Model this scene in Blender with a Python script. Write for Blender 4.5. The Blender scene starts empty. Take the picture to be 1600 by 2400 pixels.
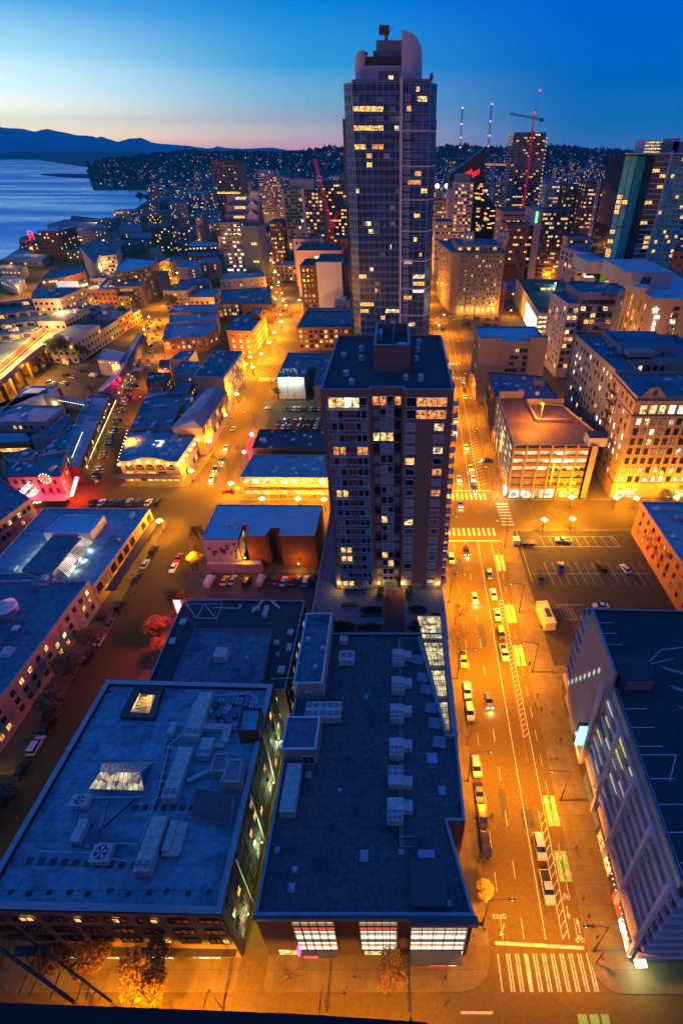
import bpy,math,random
from math import sin,cos,pi,atan2,sqrt,radians,floor
RND=random.Random(11)
U=RND.uniform
C=bpy.context.scene.collection

CAMH=110.0;FPX=1220.0;CX=925.0;CY=1200.0;YH=350.0
PITCH=math.atan((CY-YH)/FPX);PC,PS=cos(PITCH),sin(PITCH)
def ray(x,y):
    u=(x-CX)/FPX;v=(y-CY)/FPX
    return (u,PC-v*PS,-PS-v*PC)
def at(x,y,z=0.0):
    r=ray(x,y);t=(z-CAMH)/r[2]
    return (r[0]*t,r[1]*t)
def hY(Y,yt):
    r=ray(0,yt);return CAMH+r[2]*Y/r[1]
def xat(x,Y,z):
    return (x-CX)/FPX*(Y*PC+(CAMH-z)*PS)
cd=bpy.data.cameras.new('camera');cam=bpy.data.objects.new('camera',cd);C.objects.link(cam)
cam.location=(0,0,CAMH);cam.rotation_euler=(pi/2-PITCH,0,0)
cd.sensor_width=36;cd.lens=FPX/2400*36;cd.shift_x=-(CX-800)/2400
cd.clip_start=1;cd.clip_end=60000
S=bpy.context.scene;S.camera=cam
S.render.engine='CYCLES'
S.view_settings.view_transform='Standard';S.view_settings.look='None'
S.view_settings.exposure=0;S.view_settings.gamma=1
S.cycles.use_denoising=True;S.cycles.max_bounces=5;S.cycles.diffuse_bounces=2;S.cycles.glossy_bounces=2
S.cycles.transmission_bounces=2;S.cycles.volume_bounces=0
S.cycles.sample_clamp_indirect=3;S.cycles.caustics_reflective=False;S.cycles.caustics_refractive=False

W=bpy.data.worlds.new('World');S.world=W;W.use_nodes=True
nt=W.node_tree;nt.nodes.clear()
def nn(t,**k):
    n=nt.nodes.new(t)
    for a,b in k.items(): setattr(n,a,b)
    return n
def lk(a,b): nt.links.new(a,b)
tc=nn('ShaderNodeTexCoord');sp=nn('ShaderNodeSeparateXYZ');lk(tc.outputs['Generated'],sp.inputs[0])
def ramp(stops):
    r=nn('ShaderNodeValToRGB');e=r.color_ramp.elements
    while len(e)<len(stops): e.new(0.5)
    for i,(p,c) in enumerate(stops): e[i].position=p;e[i].color=(*c,1)
    return r
def mr(src,a,b):
    m=nn('ShaderNodeMapRange');m.interpolation_type='SMOOTHSTEP'
    m.inputs[1].default_value=a;m.inputs[2].default_value=b;lk(src,m.inputs[0]);return m.outputs[0]
el=nn('ShaderNodeMapRange');el.inputs[1].default_value=0.0;el.inputs[2].default_value=0.5;lk(sp.outputs[2],el.inputs[0])
glow=ramp([(0,(3.4,1.6,.8)),(.03,(4.4,3.3,1.4)),(.075,(3.3,3.2,2.1)),(.13,(1.7,2.05,1.95)),(.21,(.72,1.25,1.4)),(.30,(.16,.6,1.05)),(.42,(.01,.32,.86)),(.6,(.0,.16,.70)),(1,(.0,.09,.52))])
mid=ramp([(0,(2.0,.9,.8)),(.045,(1.7,1.4,1.1)),(.11,(.48,.95,1.1)),(.2,(.06,.52,.98)),(.34,(.0,.28,.86)),(.6,(.0,.14,.66)),(1,(.0,.09,.52))])
cold=ramp([(0,(.12,.28,.65)),(.06,(.02,.28,.72)),(.15,(.0,.20,.70)),(.3,(.0,.145,.74)),(.6,(.0,.10,.62)),(1,(.0,.09,.52))])
for r in (glow,mid,cold): lk(el.outputs[0],r.inputs[0])
az=nn('ShaderNodeMath',operation='ARCTAN2');lk(sp.outputs[0],az.inputs[0]);lk(sp.outputs[1],az.inputs[1])
m1=nn('ShaderNodeMix',data_type='RGBA');lk(mr(az.outputs[0],-.62,-.12),m1.inputs[0]);lk(glow.outputs[0],m1.inputs[6]);lk(mid.outputs[0],m1.inputs[7])
m2=nn('ShaderNodeMix',data_type='RGBA');lk(mr(az.outputs[0],-.22,.30),m2.inputs[0]);lk(m1.outputs[2],m2.inputs[6]);lk(cold.outputs[0],m2.inputs[7])
back=ramp([(0,(.42,.18,.20)),(.2,(.28,.14,.21)),(.5,(.10,.10,.28)),(.85,(.0,.11,.46)),(1,(.0,.11,.50))])
lk(el.outputs[0],back.inputs[0])
m3=nn('ShaderNodeMix',data_type='RGBA');lk(mr(sp.outputs[1],.15,-.35),m3.inputs[0]);lk(m2.outputs[2],m3.inputs[6]);lk(back.outputs[0],m3.inputs[7])
zen=ramp([(0,(0,0,0)),(.35,(0,0,0)),(1,(1,1,1))]);lk(sp.outputs[2],zen.inputs[0])
m4=nn('ShaderNodeMix',data_type='RGBA');lk(zen.outputs[0],m4.inputs[0]);lk(m3.outputs[2],m4.inputs[6]);m4.inputs[7].default_value=(.03,.125,.56,1)
bg=nn('ShaderNodeBackground');lk(m4.outputs[2],bg.inputs[0]);bg.inputs[1].default_value=1.0
wo=nn('ShaderNodeOutputWorld');lk(bg.outputs[0],wo.inputs[0])

MATS={}
def mat(name,col=(.5,.5,.5),rough=.8,var=.25,scale=1.0,metal=0,emit=None,es=1.0,stain=0,tile=None,dark=.5,spec=None,sample=False,evar=0,bump=0):
    if name in MATS: return MATS[name]
    m=bpy.data.materials.new(name);MATS[name]=m;m.use_nodes=True
    t=m.node_tree;b=t.nodes['Principled BSDF'];L=t.links.new
    b.inputs['Base Color'].default_value=(*col,1);b.inputs['Roughness'].default_value=rough;b.inputs['Metallic'].default_value=metal
    if spec is not None: b.inputs['Specular IOR Level'].default_value=spec
    tx=t.nodes.new('ShaderNodeTexCoord')
    if emit:
        b.inputs['Emission Color'].default_value=(*emit,1);b.inputs['Emission Strength'].default_value=es
        if evar:
            oi=t.nodes.new('ShaderNodeObjectInfo')
            ad=t.nodes.new('ShaderNodeVectorMath');ad.operation='ADD'
            sc=t.nodes.new('ShaderNodeVectorMath');sc.operation='SCALE';sc.inputs[3].default_value=77.0
            cb=t.nodes.new('ShaderNodeCombineXYZ');L(oi.outputs['Random'],cb.inputs[0]);L(oi.outputs['Random'],cb.inputs[2]);L(cb.outputs[0],sc.inputs[0])
            L(tx.outputs['Object'],ad.inputs[0]);L(sc.outputs[0],ad.inputs[1])
            v=t.nodes.new('ShaderNodeTexVoronoi');v.inputs['Scale'].default_value=evar;L(ad.outputs[0],v.inputs['Vector'])
            n=t.nodes.new('ShaderNodeTexNoise');n.inputs['Scale'].default_value=evar*.6;L(ad.outputs[0],n.inputs['Vector'])
            s2=t.nodes.new('ShaderNodeSeparateColor');L(v.outputs['Color'],s2.inputs[0])
            mr_=t.nodes.new('ShaderNodeMapRange');mr_.inputs[1].default_value=.25;mr_.inputs[2].default_value=.7;mr_.inputs[3].default_value=.1;mr_.inputs[4].default_value=1.5
            mu=t.nodes.new('ShaderNodeMath');mu.operation='MULTIPLY';L(s2.outputs[0],mu.inputs[0])
            L(n.outputs[0],mr_.inputs[0]);L(mr_.outputs[0],mu.inputs[1])
            mu2=t.nodes.new('ShaderNodeMath');mu2.operation='MULTIPLY';mu2.inputs[1].default_value=es*2.2;L(mu.outputs[0],mu2.inputs[0])
            ma=t.nodes.new('ShaderNodeMath');ma.operation='ADD';ma.inputs[1].default_value=es*.12;L(mu2.outputs[0],ma.inputs[0])
            L(ma.outputs[0],b.inputs['Emission Strength'])
        m.cycles.emission_sampling='AUTO' if sample else 'NONE'
    if (var or stain or tile) and not emit:
        n=t.nodes.new('ShaderNodeTexNoise');n.inputs['Scale'].default_value=scale;n.inputs['Detail'].default_value=6;n.inputs['Roughness'].default_value=.65
        L(tx.outputs['Object'],n.inputs['Vector'])
        mx=t.nodes.new('ShaderNodeMix');mx.data_type='RGBA'
        lo=tuple(c*(1-var) for c in col);hi=tuple(min(1,c*(1+var)) for c in col)
        mx.inputs[6].default_value=(*lo,1);mx.inputs[7].default_value=(*hi,1)
        q=t.nodes.new('ShaderNodeMapRange');q.inputs[1].default_value=.3;q.inputs[2].default_value=.7;L(n.outputs[0],q.inputs[0]);L(q.outputs[0],mx.inputs[0])
        last=mx.outputs[2]
        if stain:
            n2=t.nodes.new('ShaderNodeTexNoise');n2.inputs['Scale'].default_value=.11;n2.inputs['Detail'].default_value=8;n2.inputs['Roughness'].default_value=.72;n2.inputs['Distortion'].default_value=.6
            L(tx.outputs['Object'],n2.inputs['Vector'])
            q2=t.nodes.new('ShaderNodeMapRange');q2.inputs[1].default_value=.5;q2.inputs[2].default_value=.68;q2.inputs[3].default_value=0;q2.inputs[4].default_value=stain;L(n2.outputs[0],q2.inputs[0])
            m2_=t.nodes.new('ShaderNodeMix');m2_.data_type='RGBA';L(q2.outputs[0],m2_.inputs[0]);L(last,m2_.inputs[6]);m2_.inputs[7].default_value=(*[c*(1-dark) for c in col],1);last=m2_.outputs[2]
        if tile:
            br=t.nodes.new('ShaderNodeTexBrick');br.inputs['Scale'].default_value=1;br.inputs['Brick Width'].default_value=tile[0];br.inputs['Row Height'].default_value=tile[1]
            br.inputs['Mortar Size'].default_value=tile[2];br.inputs['Color1'].default_value=(1,1,1,1);br.inputs['Color2'].default_value=(tile[3],)*3+(1,);br.inputs['Mortar'].default_value=(tile[4],)*3+(1,)
            if len(tile)>5:

                sx=t.nodes.new('ShaderNodeSeparateXYZ');L(tx.outputs['Object'],sx.inputs[0]);a_=t.nodes.new('ShaderNodeMath');a_.operation='ADD';L(sx.outputs[0],a_.inputs[0]);L(sx.outputs[1],a_.inputs[1])
                c_=t.nodes.new('ShaderNodeCombineXYZ');L(a_.outputs[0],c_.inputs[0]);L(sx.outputs[2],c_.inputs[1]);L(c_.outputs[0],br.inputs['Vector'])
            else: L(tx.outputs['Object'],br.inputs['Vector'])
            m3_=t.nodes.new('ShaderNodeMix');m3_.data_type='RGBA';m3_.blend_type='MULTIPLY';m3_.inputs[0].default_value=1;L(last,m3_.inputs[6]);L(br.outputs[0],m3_.inputs[7]);last=m3_.outputs[2]
        L(last,b.inputs['Base Color'])
        if bump:
            bp=t.nodes.new('ShaderNodeBump');bp.inputs['Strength'].default_value=bump;L(n.outputs[0],bp.inputs['Height']);L(bp.outputs[0],b.inputs['Normal'])
    return m
asphalt=mat('asphalt',(.125,.09,.024),.8,.22,1.6,stain=.45,dark=.3,spec=.08)
concrete=mat('pavement_concrete',(.17,.135,.06),.85,.22,.4,stain=.4,dark=.35,tile=(3,3,.04,.88,.6),spec=.08)
kerbm=mat('kerb_stone',(.3,.29,.27),.8)
paint=mat('road_paint',(.5,.48,.38),.7,.5,1.6,spec=.1)
paintg=mat('bike_green',(.16,.42,.12),.7,.25,3)
paintr=mat('kerb_red',(.55,.05,.03),.7)
painty=mat('kerb_yellow',(.75,.6,.03),.7)
roofL=mat('roof_pale',(.22,.40,.48),.75,.32,.9,stain=1,dark=.65,tile=(14,3.4,.07,.9,.6),spec=.2)
roofM=mat('roof_grey',(.13,.22,.27),.8,.35,.9,stain=1,dark=.65,tile=(11,3.8,.07,.88,.6),spec=.2)
roofP=mat('roof_pavers',(.12,.125,.14),.8,.4,1.3,stain=.9,dark=.6,tile=(3.1,1.7,.05,.8,.6))
roofD=mat('roof_dark',(.065,.068,.075),.85,.3,.6,stain=.6,dark=.4)
metalb=mat('galvanised',(.58,.60,.62),.45,.2,2,metal=.3)
metald=mat('dark_metal',(.05,.05,.055),.5,.2,2)
whitem=mat('white_trim',(.8,.8,.8),.6,.12,2)
hvacm=mat('hvac_casing',(.60,.58,.54),.6,.25,1.2,stain=.4)
brickR=mat('red_brick',(.23,.07,.045),.85,.25,1.5,tile=(.9,.3,.03,.8,.7,1))
brickD=mat('dark_brick',(.12,.05,.04),.85,.3,1.2,tile=(.9,.3,.03,.8,.7,1))
brickO=mat('orange_brick',(.33,.13,.06),.85,.2,1.2,tile=(.9,.3,.03,.85,.7,1))
beige=mat('beige_stone',(.34,.25,.19),.8,.15,.7,tile=(3,1.2,.03,.95,.85,1))
cream=mat('cream_render',(.38,.32,.26),.8,.14,.5,stain=.4,dark=.3)
greyw=mat('grey_render',(.18,.17,.19),.8,.18,.5,stain=.4,dark=.3)
darkw=mat('dark_render',(.08,.065,.065),.8,.2,.6,tile=(6,2.8,.05,.95,.6,1))
whitew=mat('white_render',(.42,.40,.40),.8,.12,.4,stain=.3,dark=.25)
panelw=mat('pale_panel',(.6,.57,.56),.7,.06,.4,tile=(40,3.0,.07,.98,.78,1))
glassd=mat('dark_glass',(.012,.018,.03),.08,0,spec=.8)
glassb=mat('blue_glass',(.03,.07,.16),.2,.3,.3,spec=1.0)
glasst=mat('teal_glass',(.03,.22,.24),.3,.3,.3,spec=.9)
blindm=mat('window_blind',(.30,.33,.34),.6,.2,3)
WARM=mat('lit_warm',(.1,.1,.1),.3,emit=(1,.50,.12),es=1.15,evar=1.7)
YEL=mat('lit_yellow',(.1,.1,.1),.3,emit=(1,.72,.28),es=1.0,evar=1.2)
WHI=mat('lit_white',(.1,.1,.1),.3,emit=(1,.9,.62),es=1.25,evar=.8)
ORA=mat('lit_orange',(.1,.1,.1),.3,emit=(1,.33,.05),es=.8,evar=2.0)
REDE=mat('neon_red',(.1,.02,.02),.4,emit=(1,.02,.035),es=3.2)
WNEON=mat('neon_white',(.5,.5,.5),.4,emit=(1,.82,.75),es=4)
tubem=mat('fluorescent_tube',(.5,.5,.5),.4,emit=(1,.93,.80),es=1.7)
bulbm=mat('sodium_globe',(.5,.5,.5),.4,emit=(1,.62,.16),es=16)
bulbw=mat('white_globe',(.5,.5,.5),.4,emit=(.85,.95,1),es=12)

class MB:
    def __init__(s): s.v=[];s.f=[];s.m=[]
    def poly(s,pts,m=0):
        k=len(s.v);s.v+=[tuple(p) for p in pts];s.f.append(tuple(range(k,k+len(pts))));s.m.append(m);return s
    def prism(s,P,z0,z1,ms=0,mt=None,bot=False):
        n=len(P)
        for i in range(n):
            a,b=P[i],P[(i+1)%n];s.poly([(a[0],a[1],z0),(b[0],b[1],z0),(b[0],b[1],z1),(a[0],a[1],z1)],ms)
        s.poly([(p[0],p[1],z1) for p in P],ms if mt is None else mt)
        if bot: s.poly([(p[0],p[1],z0) for p in reversed(P)],ms)
        return s
    def box(s,x0,x1,y0,y1,z0,z1,m=0,mt=None): return s.prism([(x0,y0),(x1,y0),(x1,y1),(x0,y1)],z0,z1,m,mt,True)
    def ob(s,cx,cy,z0,lx,ly,lz,a=0,m=0,mt=None):
        ca,sa=cos(a),sin(a)
        P=[(cx+dx*ca-dy*sa,cy+dx*sa+dy*ca) for dx,dy in ((-lx/2,-ly/2),(lx/2,-ly/2),(lx/2,ly/2),(-lx/2,ly/2))]
        return s.prism(P,z0,z0+lz,m,mt,True)
    def tube(s,p,q,r0,r1=None,n=6,m=0,cap=True):
        r1=r0 if r1 is None else r1
        d=[q[i]-p[i] for i in range(3)];l=sqrt(sum(c*c for c in d)) or 1e-6;d=[c/l for c in d]
        u=(0,0,1) if abs(d[2])<.9 else (1,0,0)
        a=(d[1]*u[2]-d[2]*u[1],d[2]*u[0]-d[0]*u[2],d[0]*u[1]-d[1]*u[0]);la=sqrt(sum(c*c for c in a));a=[c/la for c in a]
        b=(d[1]*a[2]-d[2]*a[1],d[2]*a[0]-d[0]*a[2],d[0]*a[1]-d[1]*a[0])
        k=len(s.v)
        for (c0,r) in ((p,r0),(q,r1)):
            for i in range(n):
                t=2*pi*i/n;s.v.append(tuple(c0[j]+r*(cos(t)*a[j]+sin(t)*b[j]) for j in range(3)))
        for i in range(n):
            j=(i+1)%n;s.f.append((k+i,k+j,k+n+j,k+n+i));s.m.append(m)
        if cap:
            s.f.append(tuple(k+n+i for i in range(n)));s.m.append(m);s.f.append(tuple(k+i for i in reversed(range(n))));s.m.append(m)
        return s
    def sph(s,x,y,z,r,m=0,nu=8,nv=5,sz=1):
        k=len(s.v)
        for j in range(1,nv):
            t=pi*j/nv
            for i in range(nu): s.v.append((x+r*sin(t)*cos(2*pi*i/nu),y+r*sin(t)*sin(2*pi*i/nu),z+r*sz*cos(t)))
        a=len(s.v);s.v+=[(x,y,z+r*sz),(x,y,z-r*sz)]
        for j in range(nv-2):
            for i in range(nu):
                i2=(i+1)%nu;s.f.append((k+j*nu+i,k+(j+1)*nu+i,k+(j+1)*nu+i2,k+j*nu+i2));s.m.append(m)
        for i in range(nu):
            i2=(i+1)%nu;s.f.append((a,k+i,k+i2));s.m.append(m);s.f.append((a+1,k+(nv-2)*nu+i2,k+(nv-2)*nu+i));s.m.append(m)
        return s
    def mesh(s,name,mats,loc=(0,0,0),smooth=False):
        me=bpy.data.meshes.new(name);me.from_pydata([(a-loc[0],b-loc[1],c-loc[2]) for a,b,c in s.v],[],s.f)
        for m in (mats if isinstance(mats,(list,tuple)) else [mats]): me.materials.append(m)
        me.polygons.foreach_set('material_index',s.m)
        if smooth: me.polygons.foreach_set('use_smooth',[True]*len(s.f))
        me.update();return me
    def build(s,name,mats,parent=None,loc=None,smooth=False):
        if parent is not None: loc=WL.get(parent.name,tuple(parent.location))
        loc=tuple(loc) if loc is not None else (0,0,0)
        o=bpy.data.objects.new(name,s.mesh(name,mats,loc,smooth));C.objects.link(o)
        if parent is not None: o.parent=parent
        else: o.location=loc
        WL[o.name]=loc
        return o
WL={}
def link(name,me,parent=None,loc=(0,0,0),rz=0):
    o=bpy.data.objects.new(name,me);C.objects.link(o);o.parent=parent;o.location=loc;o.rotation_euler=(0,0,rz);return o
def tag(o,label=None,cat=None,group=None,kind=None):
    if label: o['label']=label
    if cat: o['category']=cat
    if group: o['group']=group
    if kind: o['kind']=kind
    return o
def thing(name,label,cat,loc=(0,0,0),group=None,rz=0):
    o=bpy.data.objects.new(name,None);C.objects.link(o);o.location=loc;o.rotation_euler=(0,0,rz);o.empty_display_size=.5
    return tag(o,label,cat,group)
def struct(o): o['kind']='structure';return o
ORD=['first','second','third','fourth','fifth','sixth','seventh','eighth','ninth','tenth','eleventh','twelfth','thirteenth','fourteenth','fifteenth','sixteenth','seventeenth','eighteenth','nineteenth','twentieth']+['twenty-'+w for w in ('first','second','third','fourth','fifth','sixth','seventh','eighth','ninth')]+['thirtieth']+['thirty-'+w for w in ('first','second','third','fourth','fifth','sixth','seventh','eighth','ninth')]

WM={}
def win_mesh(w,h,pane,frame,mull=1,fr=.09):
    k=(round(w,2),round(h,2),pane.name,frame.name,mull)
    if k in WM: return WM[k]
    b=MB();d=.1
    b.box(-w/2-fr,w/2+fr,-d,.02,-fr,0,0);b.box(-w/2-fr,w/2+fr,-d,.02,h,h+fr,0)
    b.box(-w/2-fr,-w/2,-d,.02,0,h,0);b.box(w/2,w/2+fr,-d,.02,0,h,0)
    for i in range(mull):
        x=-w/2+w*(i+1)/(mull+1);b.box(x-fr*.35,x+fr*.35,-d*.8,.02,0,h,0)
    b.poly([(-w/2,-.03,0),(w/2,-.03,0),(w/2,-.03,h),(-w/2,-.03,h)],1)
    WM[k]=b.mesh('window',[frame,pane]);return WM[k]
def pick(lit,tone='mix'):
    if U(0,1)>lit: return glassd if U(0,1)<.72 else blindm
    r=U(0,1)
    if tone=='warm': return WARM if r<.6 else (ORA if r<.75 else YEL)
    if tone=='white': return WHI if r<.6 else YEL
    return WARM if r<.35 else (YEL if r<.75 else (WHI if r<.9 else ORA))
class Bld:
    def __init__(s,name,label,P,h,wall,roof,z0=0,par=.8,cat='building',group=None,cap=None,pw=.35):
        if isinstance(P,tuple) and len(P)==4 and not isinstance(P[0],tuple):
            x0,x1,y0,y1=P;P=[(x0,y0),(x1,y0),(x1,y1),(x0,y1)]
        A=sum(P[i][0]*P[(i+1)%len(P)][1]-P[(i+1)%len(P)][0]*P[i][1] for i in range(len(P)))
        if A<0: P=P[::-1]
        s.P=P;s.h=h;s.z0=z0;n=len(P)
        cx=sum(p[0] for p in P)/n;cy=sum(p[1] for p in P)/n
        s.c=(cx,cy);s.root=thing(name,label,cat,(cx,cy,z0),group);s.w=[]
        b=MB()
        I=s.inset(pw)
        for i in range(n):
            a,c=P[i],P[(i+1)%n];ia,ic=I[i],I[(i+1)%n]
            b.poly([(*a,z0),(*c,z0),(*c,h),(*a,h)],0)
            if par: b.poly([(*ia,h-par),(*ic,h-par),(*ic,h),(*ia,h)],0);b.poly([(*a,h),(*c,h),(*ic,h),(*ia,h)],1)
        s.wall=b.build('wall',[wall,cap or wall],s.root)
        b=MB();b.poly([(*p,h-par) for p in (I if par else P)],0);s.roofo=b.build('roof',roof,s.root)
    def inset(s,d):
        P=s.P;n=len(P);out=[]
        for i in range(n):
            a,b,c=P[i-1],P[i],P[(i+1)%n]
            e1=(b[0]-a[0],b[1]-a[1]);e2=(c[0]-b[0],c[1]-b[1])
            l1=sqrt(e1[0]**2+e1[1]**2) or 1;l2=sqrt(e2[0]**2+e2[1]**2) or 1
            n1=(-e1[1]/l1,e1[0]/l1);n2=(-e2[1]/l2,e2[0]/l2)
            k=1+n1[0]*n2[0]+n1[1]*n2[1];k=max(k,.2)
            out.append((b[0]+d*(n1[0]+n2[0])/k,b[1]+d*(n1[1]+n2[1])/k))
        return out
    def fac(s,e,cols,rows,w,h,z0=None,z1=None,lit=.2,tone='mix',frame=None,mull=1,m0=1.0,m1=None,skip=None,off=0.0):
        a,b=s.P[e%len(s.P)],s.P[(e+1)%len(s.P)]
        L=sqrt((b[0]-a[0])**2+(b[1]-a[1])**2);d=((b[0]-a[0])/L,(b[1]-a[1])/L);nrm=(d[1],-d[0]);ang=atan2(d[1],d[0])
        z0=s.z0+4.5 if z0 is None else z0;z1=s.h-1.5 if z1 is None else z1;m1=m0 if m1 is None else m1
        frame=frame or whitem
        for r in range(rows):
            z=z0+(z1-z0)*(r+.5)/rows-h/2
            for c in range(cols):
                if skip and skip(r,c): continue
                u=m0+(L-m0-m1)*(c+.5)/cols
                s.w.append((a[0]+d[0]*u+nrm[0]*(.02+off),a[1]+d[1]*u+nrm[1]*(.02+off),z,ang,w,h,pick(lit,tone),frame,mull))
        return s
    def fin(s,cap=100,name='window'):
        s.w.sort(key=lambda q: q[0]**2+q[1]**2+(q[2]-CAMH)**2)
        x0,y0=s.c
        for q in s.w[:cap]: link(name,win_mesh(q[4],q[5],q[6],q[7],q[8]),s.root,(q[0]-x0,q[1]-y0,q[2]-s.z0),q[3])
        rest=s.w[cap:]
        if rest:
            b=MB();ms=[]
            for (x,y,z,a,w,h,pm,fr,mu) in rest:
                for mm in (pm,fr):
                    if mm not in ms: ms.append(mm)
                ca,sa=cos(a),sin(a)
                def T(u,v,zz): return (x+u*ca-v*sa,y+u*sa+v*ca,z+zz)
                f=.09
                b.poly([T(-w/2-f,-.05,-f),T(w/2+f,-.05,-f),T(w/2+f,-.05,h+f),T(-w/2-f,-.05,h+f)],ms.index(fr))
                hw=w/2 if mu==0 else w/(mu+1)/2-.03
                for k in range(mu+1):
                    cxx=-w/2+w*(k+.5)/(mu+1)
                    b.poly([T(cxx-hw,-.08,0),T(cxx+hw,-.08,0),T(cxx+hw,-.08,h),T(cxx-hw,-.08,h)],ms.index(pm))
            tag(b.build(name,ms,s.root),kind='stuff')
        return s
    def part(s,name,mb,mats,smooth=False): return mb.build(name,mats,s.root,smooth=smooth)
    def pieces(s,name,mb,mats,n=1):
        for i in range(0,len(mb.f),n):
            q=MB()
            for j in range(i,min(i+n,len(mb.f))): q.poly([mb.v[k] for k in mb.f[j]],mb.m[j])
            q.build(name,mats,s.root)
    def ledge(s,z,t=.4,d=.35,m=None,name='cornice'):
        O=s.inset(-d);b=MB();n=len(O)
        for i in range(n):
            a,c,p,q=O[i],O[(i+1)%n],s.P[i],s.P[(i+1)%n]
            b.poly([(*a,z),(*c,z),(*c,z+t),(*a,z+t)]);b.poly([(*a,z+t),(*c,z+t),(*q,z+t),(*p,z+t)]);b.poly([(*p,z),(*q,z),(*c,z),(*a,z)])
        b.build(name,m or whitem,s.root);return s
    def vents(s,n,kinds=None):
        xs=[p[0] for p in s.P];ys=[p[1] for p in s.P];z=s.h-.8
        for i in range(n):
            for _ in range(12):
                x=U(min(xs)+2.5,max(xs)-2.5) if max(xs)-min(xs)>6 else (min(xs)+max(xs))/2;y=U(min(ys)+2.5,max(ys)-2.5)
                if inside(x,y,s.P): break
            k=RND.choice(kinds or ['box','box','pipe','duct','hatch'])
            b=MB()
            if k=='box': b.ob(x,y,z,U(1.2,2.6),U(1.2,3),U(.8,1.7),RND.choice([0,0,.2]));b.ob(x,y,z-.05,3,3.2,.12,0);nm='air_handler';m=hvacm
            elif k=='pipe': b.tube((x,y,z),(x,y,z+1),.3,.3,8);b.tube((x,y,z+1),(x,y,z+1.3),.5,.35,8);nm='roof_vent';m=metalb
            elif k=='duct': b.ob(x,y,z+.3,U(3,7),.7,.6,RND.choice([0,pi/2]));b.ob(x,y,z,1.3,1.3,1.3);nm='duct';m=metalb
            else: b.ob(x,y,z,1.5,1.5,.5);b.ob(x,y,z+.5,1.3,1.3,.12);nm='roof_hatch';m=whitem
            b.build(nm,m,s.root)
        return s
def inside(x,y,P):
    r=False;n=len(P)
    for i in range(n):
        (x1,y1),(x2,y2)=P[i],P[(i+1)%n]
        if (y1>y)!=(y2>y) and x<(x2-x1)*(y-y1)/(y2-y1)+x1: r=not r
    return r
def text(body,size,m,parent,loc,rot,name='lettering',depth=.08,align='LEFT',bold=.02):
    cu=bpy.data.curves.new(name,'FONT');cu.body=body;cu.size=size;cu.extrude=depth;cu.align_x=align;cu.offset=bold
    o=bpy.data.objects.new(name,cu);C.objects.link(o)
    bpy.context.view_layer.update()
    me=bpy.data.meshes.new_from_object(o.evaluated_get(bpy.context.evaluated_depsgraph_get()));me.materials.clear();me.materials.append(m)
    bpy.data.objects.remove(o);bpy.data.curves.remove(cu)
    o=bpy.data.objects.new(name,me);C.objects.link(o);o.parent=parent
    if parent is not None: loc=tuple(loc[i]-parent.location[i] for i in range(3))
    o.location=loc;o.rotation_euler=rot;return o
def plight(parent,loc,power,col,r=.3,name='light'):
    k=(power,col,r)
    if k not in LD:
        d=bpy.data.lights.new(name,'POINT');d.energy=power;d.color=col;d.shadow_soft_size=r;LD[k]=d
    o=bpy.data.objects.new(name,LD[k]);C.objects.link(o);o.parent=parent;o.location=loc;return o
LD={}
SOD=(1,.36,.0);YLW=(1,.50,.06)
def slight(parent,loc,power,col,r=.3):
    k=('s',power,col,r)
    if k not in LD:
        d=bpy.data.lights.new('light','SPOT');d.energy=power;d.color=col;d.shadow_soft_size=r;d.spot_size=radians(158);d.spot_blend=.5;LD[k]=d
    o=bpy.data.objects.new('light',LD[k]);C.objects.link(o);o.parent=parent;o.location=loc;return o
# ================= SETTING =================
landm=mat('land',(.05,.05,.05),.9,.3,.02)
def hexa(P,z,name,m,**k):
    b=MB();b.poly([(*p,z) for p in P]);return struct(b.build(name,m,**k))
shore=[(-470,-300),(-470,560),(-478,690),(-500,800),(-520,972)]+[at(*p) for p in ((262,516),(285,508),(314,492),(340,474),(372,458),(418,444),(400,436),(357,443),(350,425),(300,424),(224,423),(212,404),(212,392))]+[(-5200,9000),(9500,9000),(9500,-300)]
hexa(shore,0,'ground',asphalt)

b=MB();n=len(shore)
for i in range(n-1):
    a,c=shore[i],shore[i+1];b.poly([(*a,-3),(*c,-3),(*c,-.01),(*a,-.01)])
struct(b.build('sea_wall',concrete))
wm=bpy.data.materials.new('sea_water');wm.use_nodes=True;t=wm.node_tree;bs=t.nodes['Principled BSDF']
bs.inputs['Base Color'].default_value=(.06,.54,.86,1);bs.inputs['Metallic'].default_value=.7;bs.inputs['Roughness'].default_value=.16;bs.inputs['IOR'].default_value=1.08
tx=t.nodes.new('ShaderNodeTexCoord');mp=t.nodes.new('ShaderNodeMapping');mp.inputs['Scale'].default_value=(.0012,.006,1);mp.inputs['Rotation'].default_value=(0,0,.12)
nz=t.nodes.new('ShaderNodeTexNoise');nz.inputs['Scale'].default_value=1;nz.inputs['Detail'].default_value=7;nz.inputs['Distortion'].default_value=.4
t.links.new(tx.outputs['Object'],mp.inputs[0]);t.links.new(mp.outputs[0],nz.inputs['Vector'])
q=t.nodes.new('ShaderNodeMapRange');q.inputs[1].default_value=.40;q.inputs[2].default_value=.62;q.inputs[3].default_value=.22;q.inputs[4].default_value=.42;t.links.new(nz.outputs[0],q.inputs[0]);t.links.new(q.outputs[0],bs.inputs['Roughness'])
n2=t.nodes.new('ShaderNodeTexNoise');n2.inputs['Scale'].default_value=.12;n2.inputs['Detail'].default_value=4;t.links.new(tx.outputs['Object'],n2.inputs['Vector'])
bp=t.nodes.new('ShaderNodeBump');bp.inputs['Strength'].default_value=.35;bp.inputs['Distance'].default_value=1.2;t.links.new(n2.outputs[0],bp.inputs['Height']);t.links.new(bp.outputs[0],bs.inputs['Normal'])
hexa([(-20000,-500),(-300,-500),(-300,15500),(-20000,15500)],-2,'sea',wm)

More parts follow.
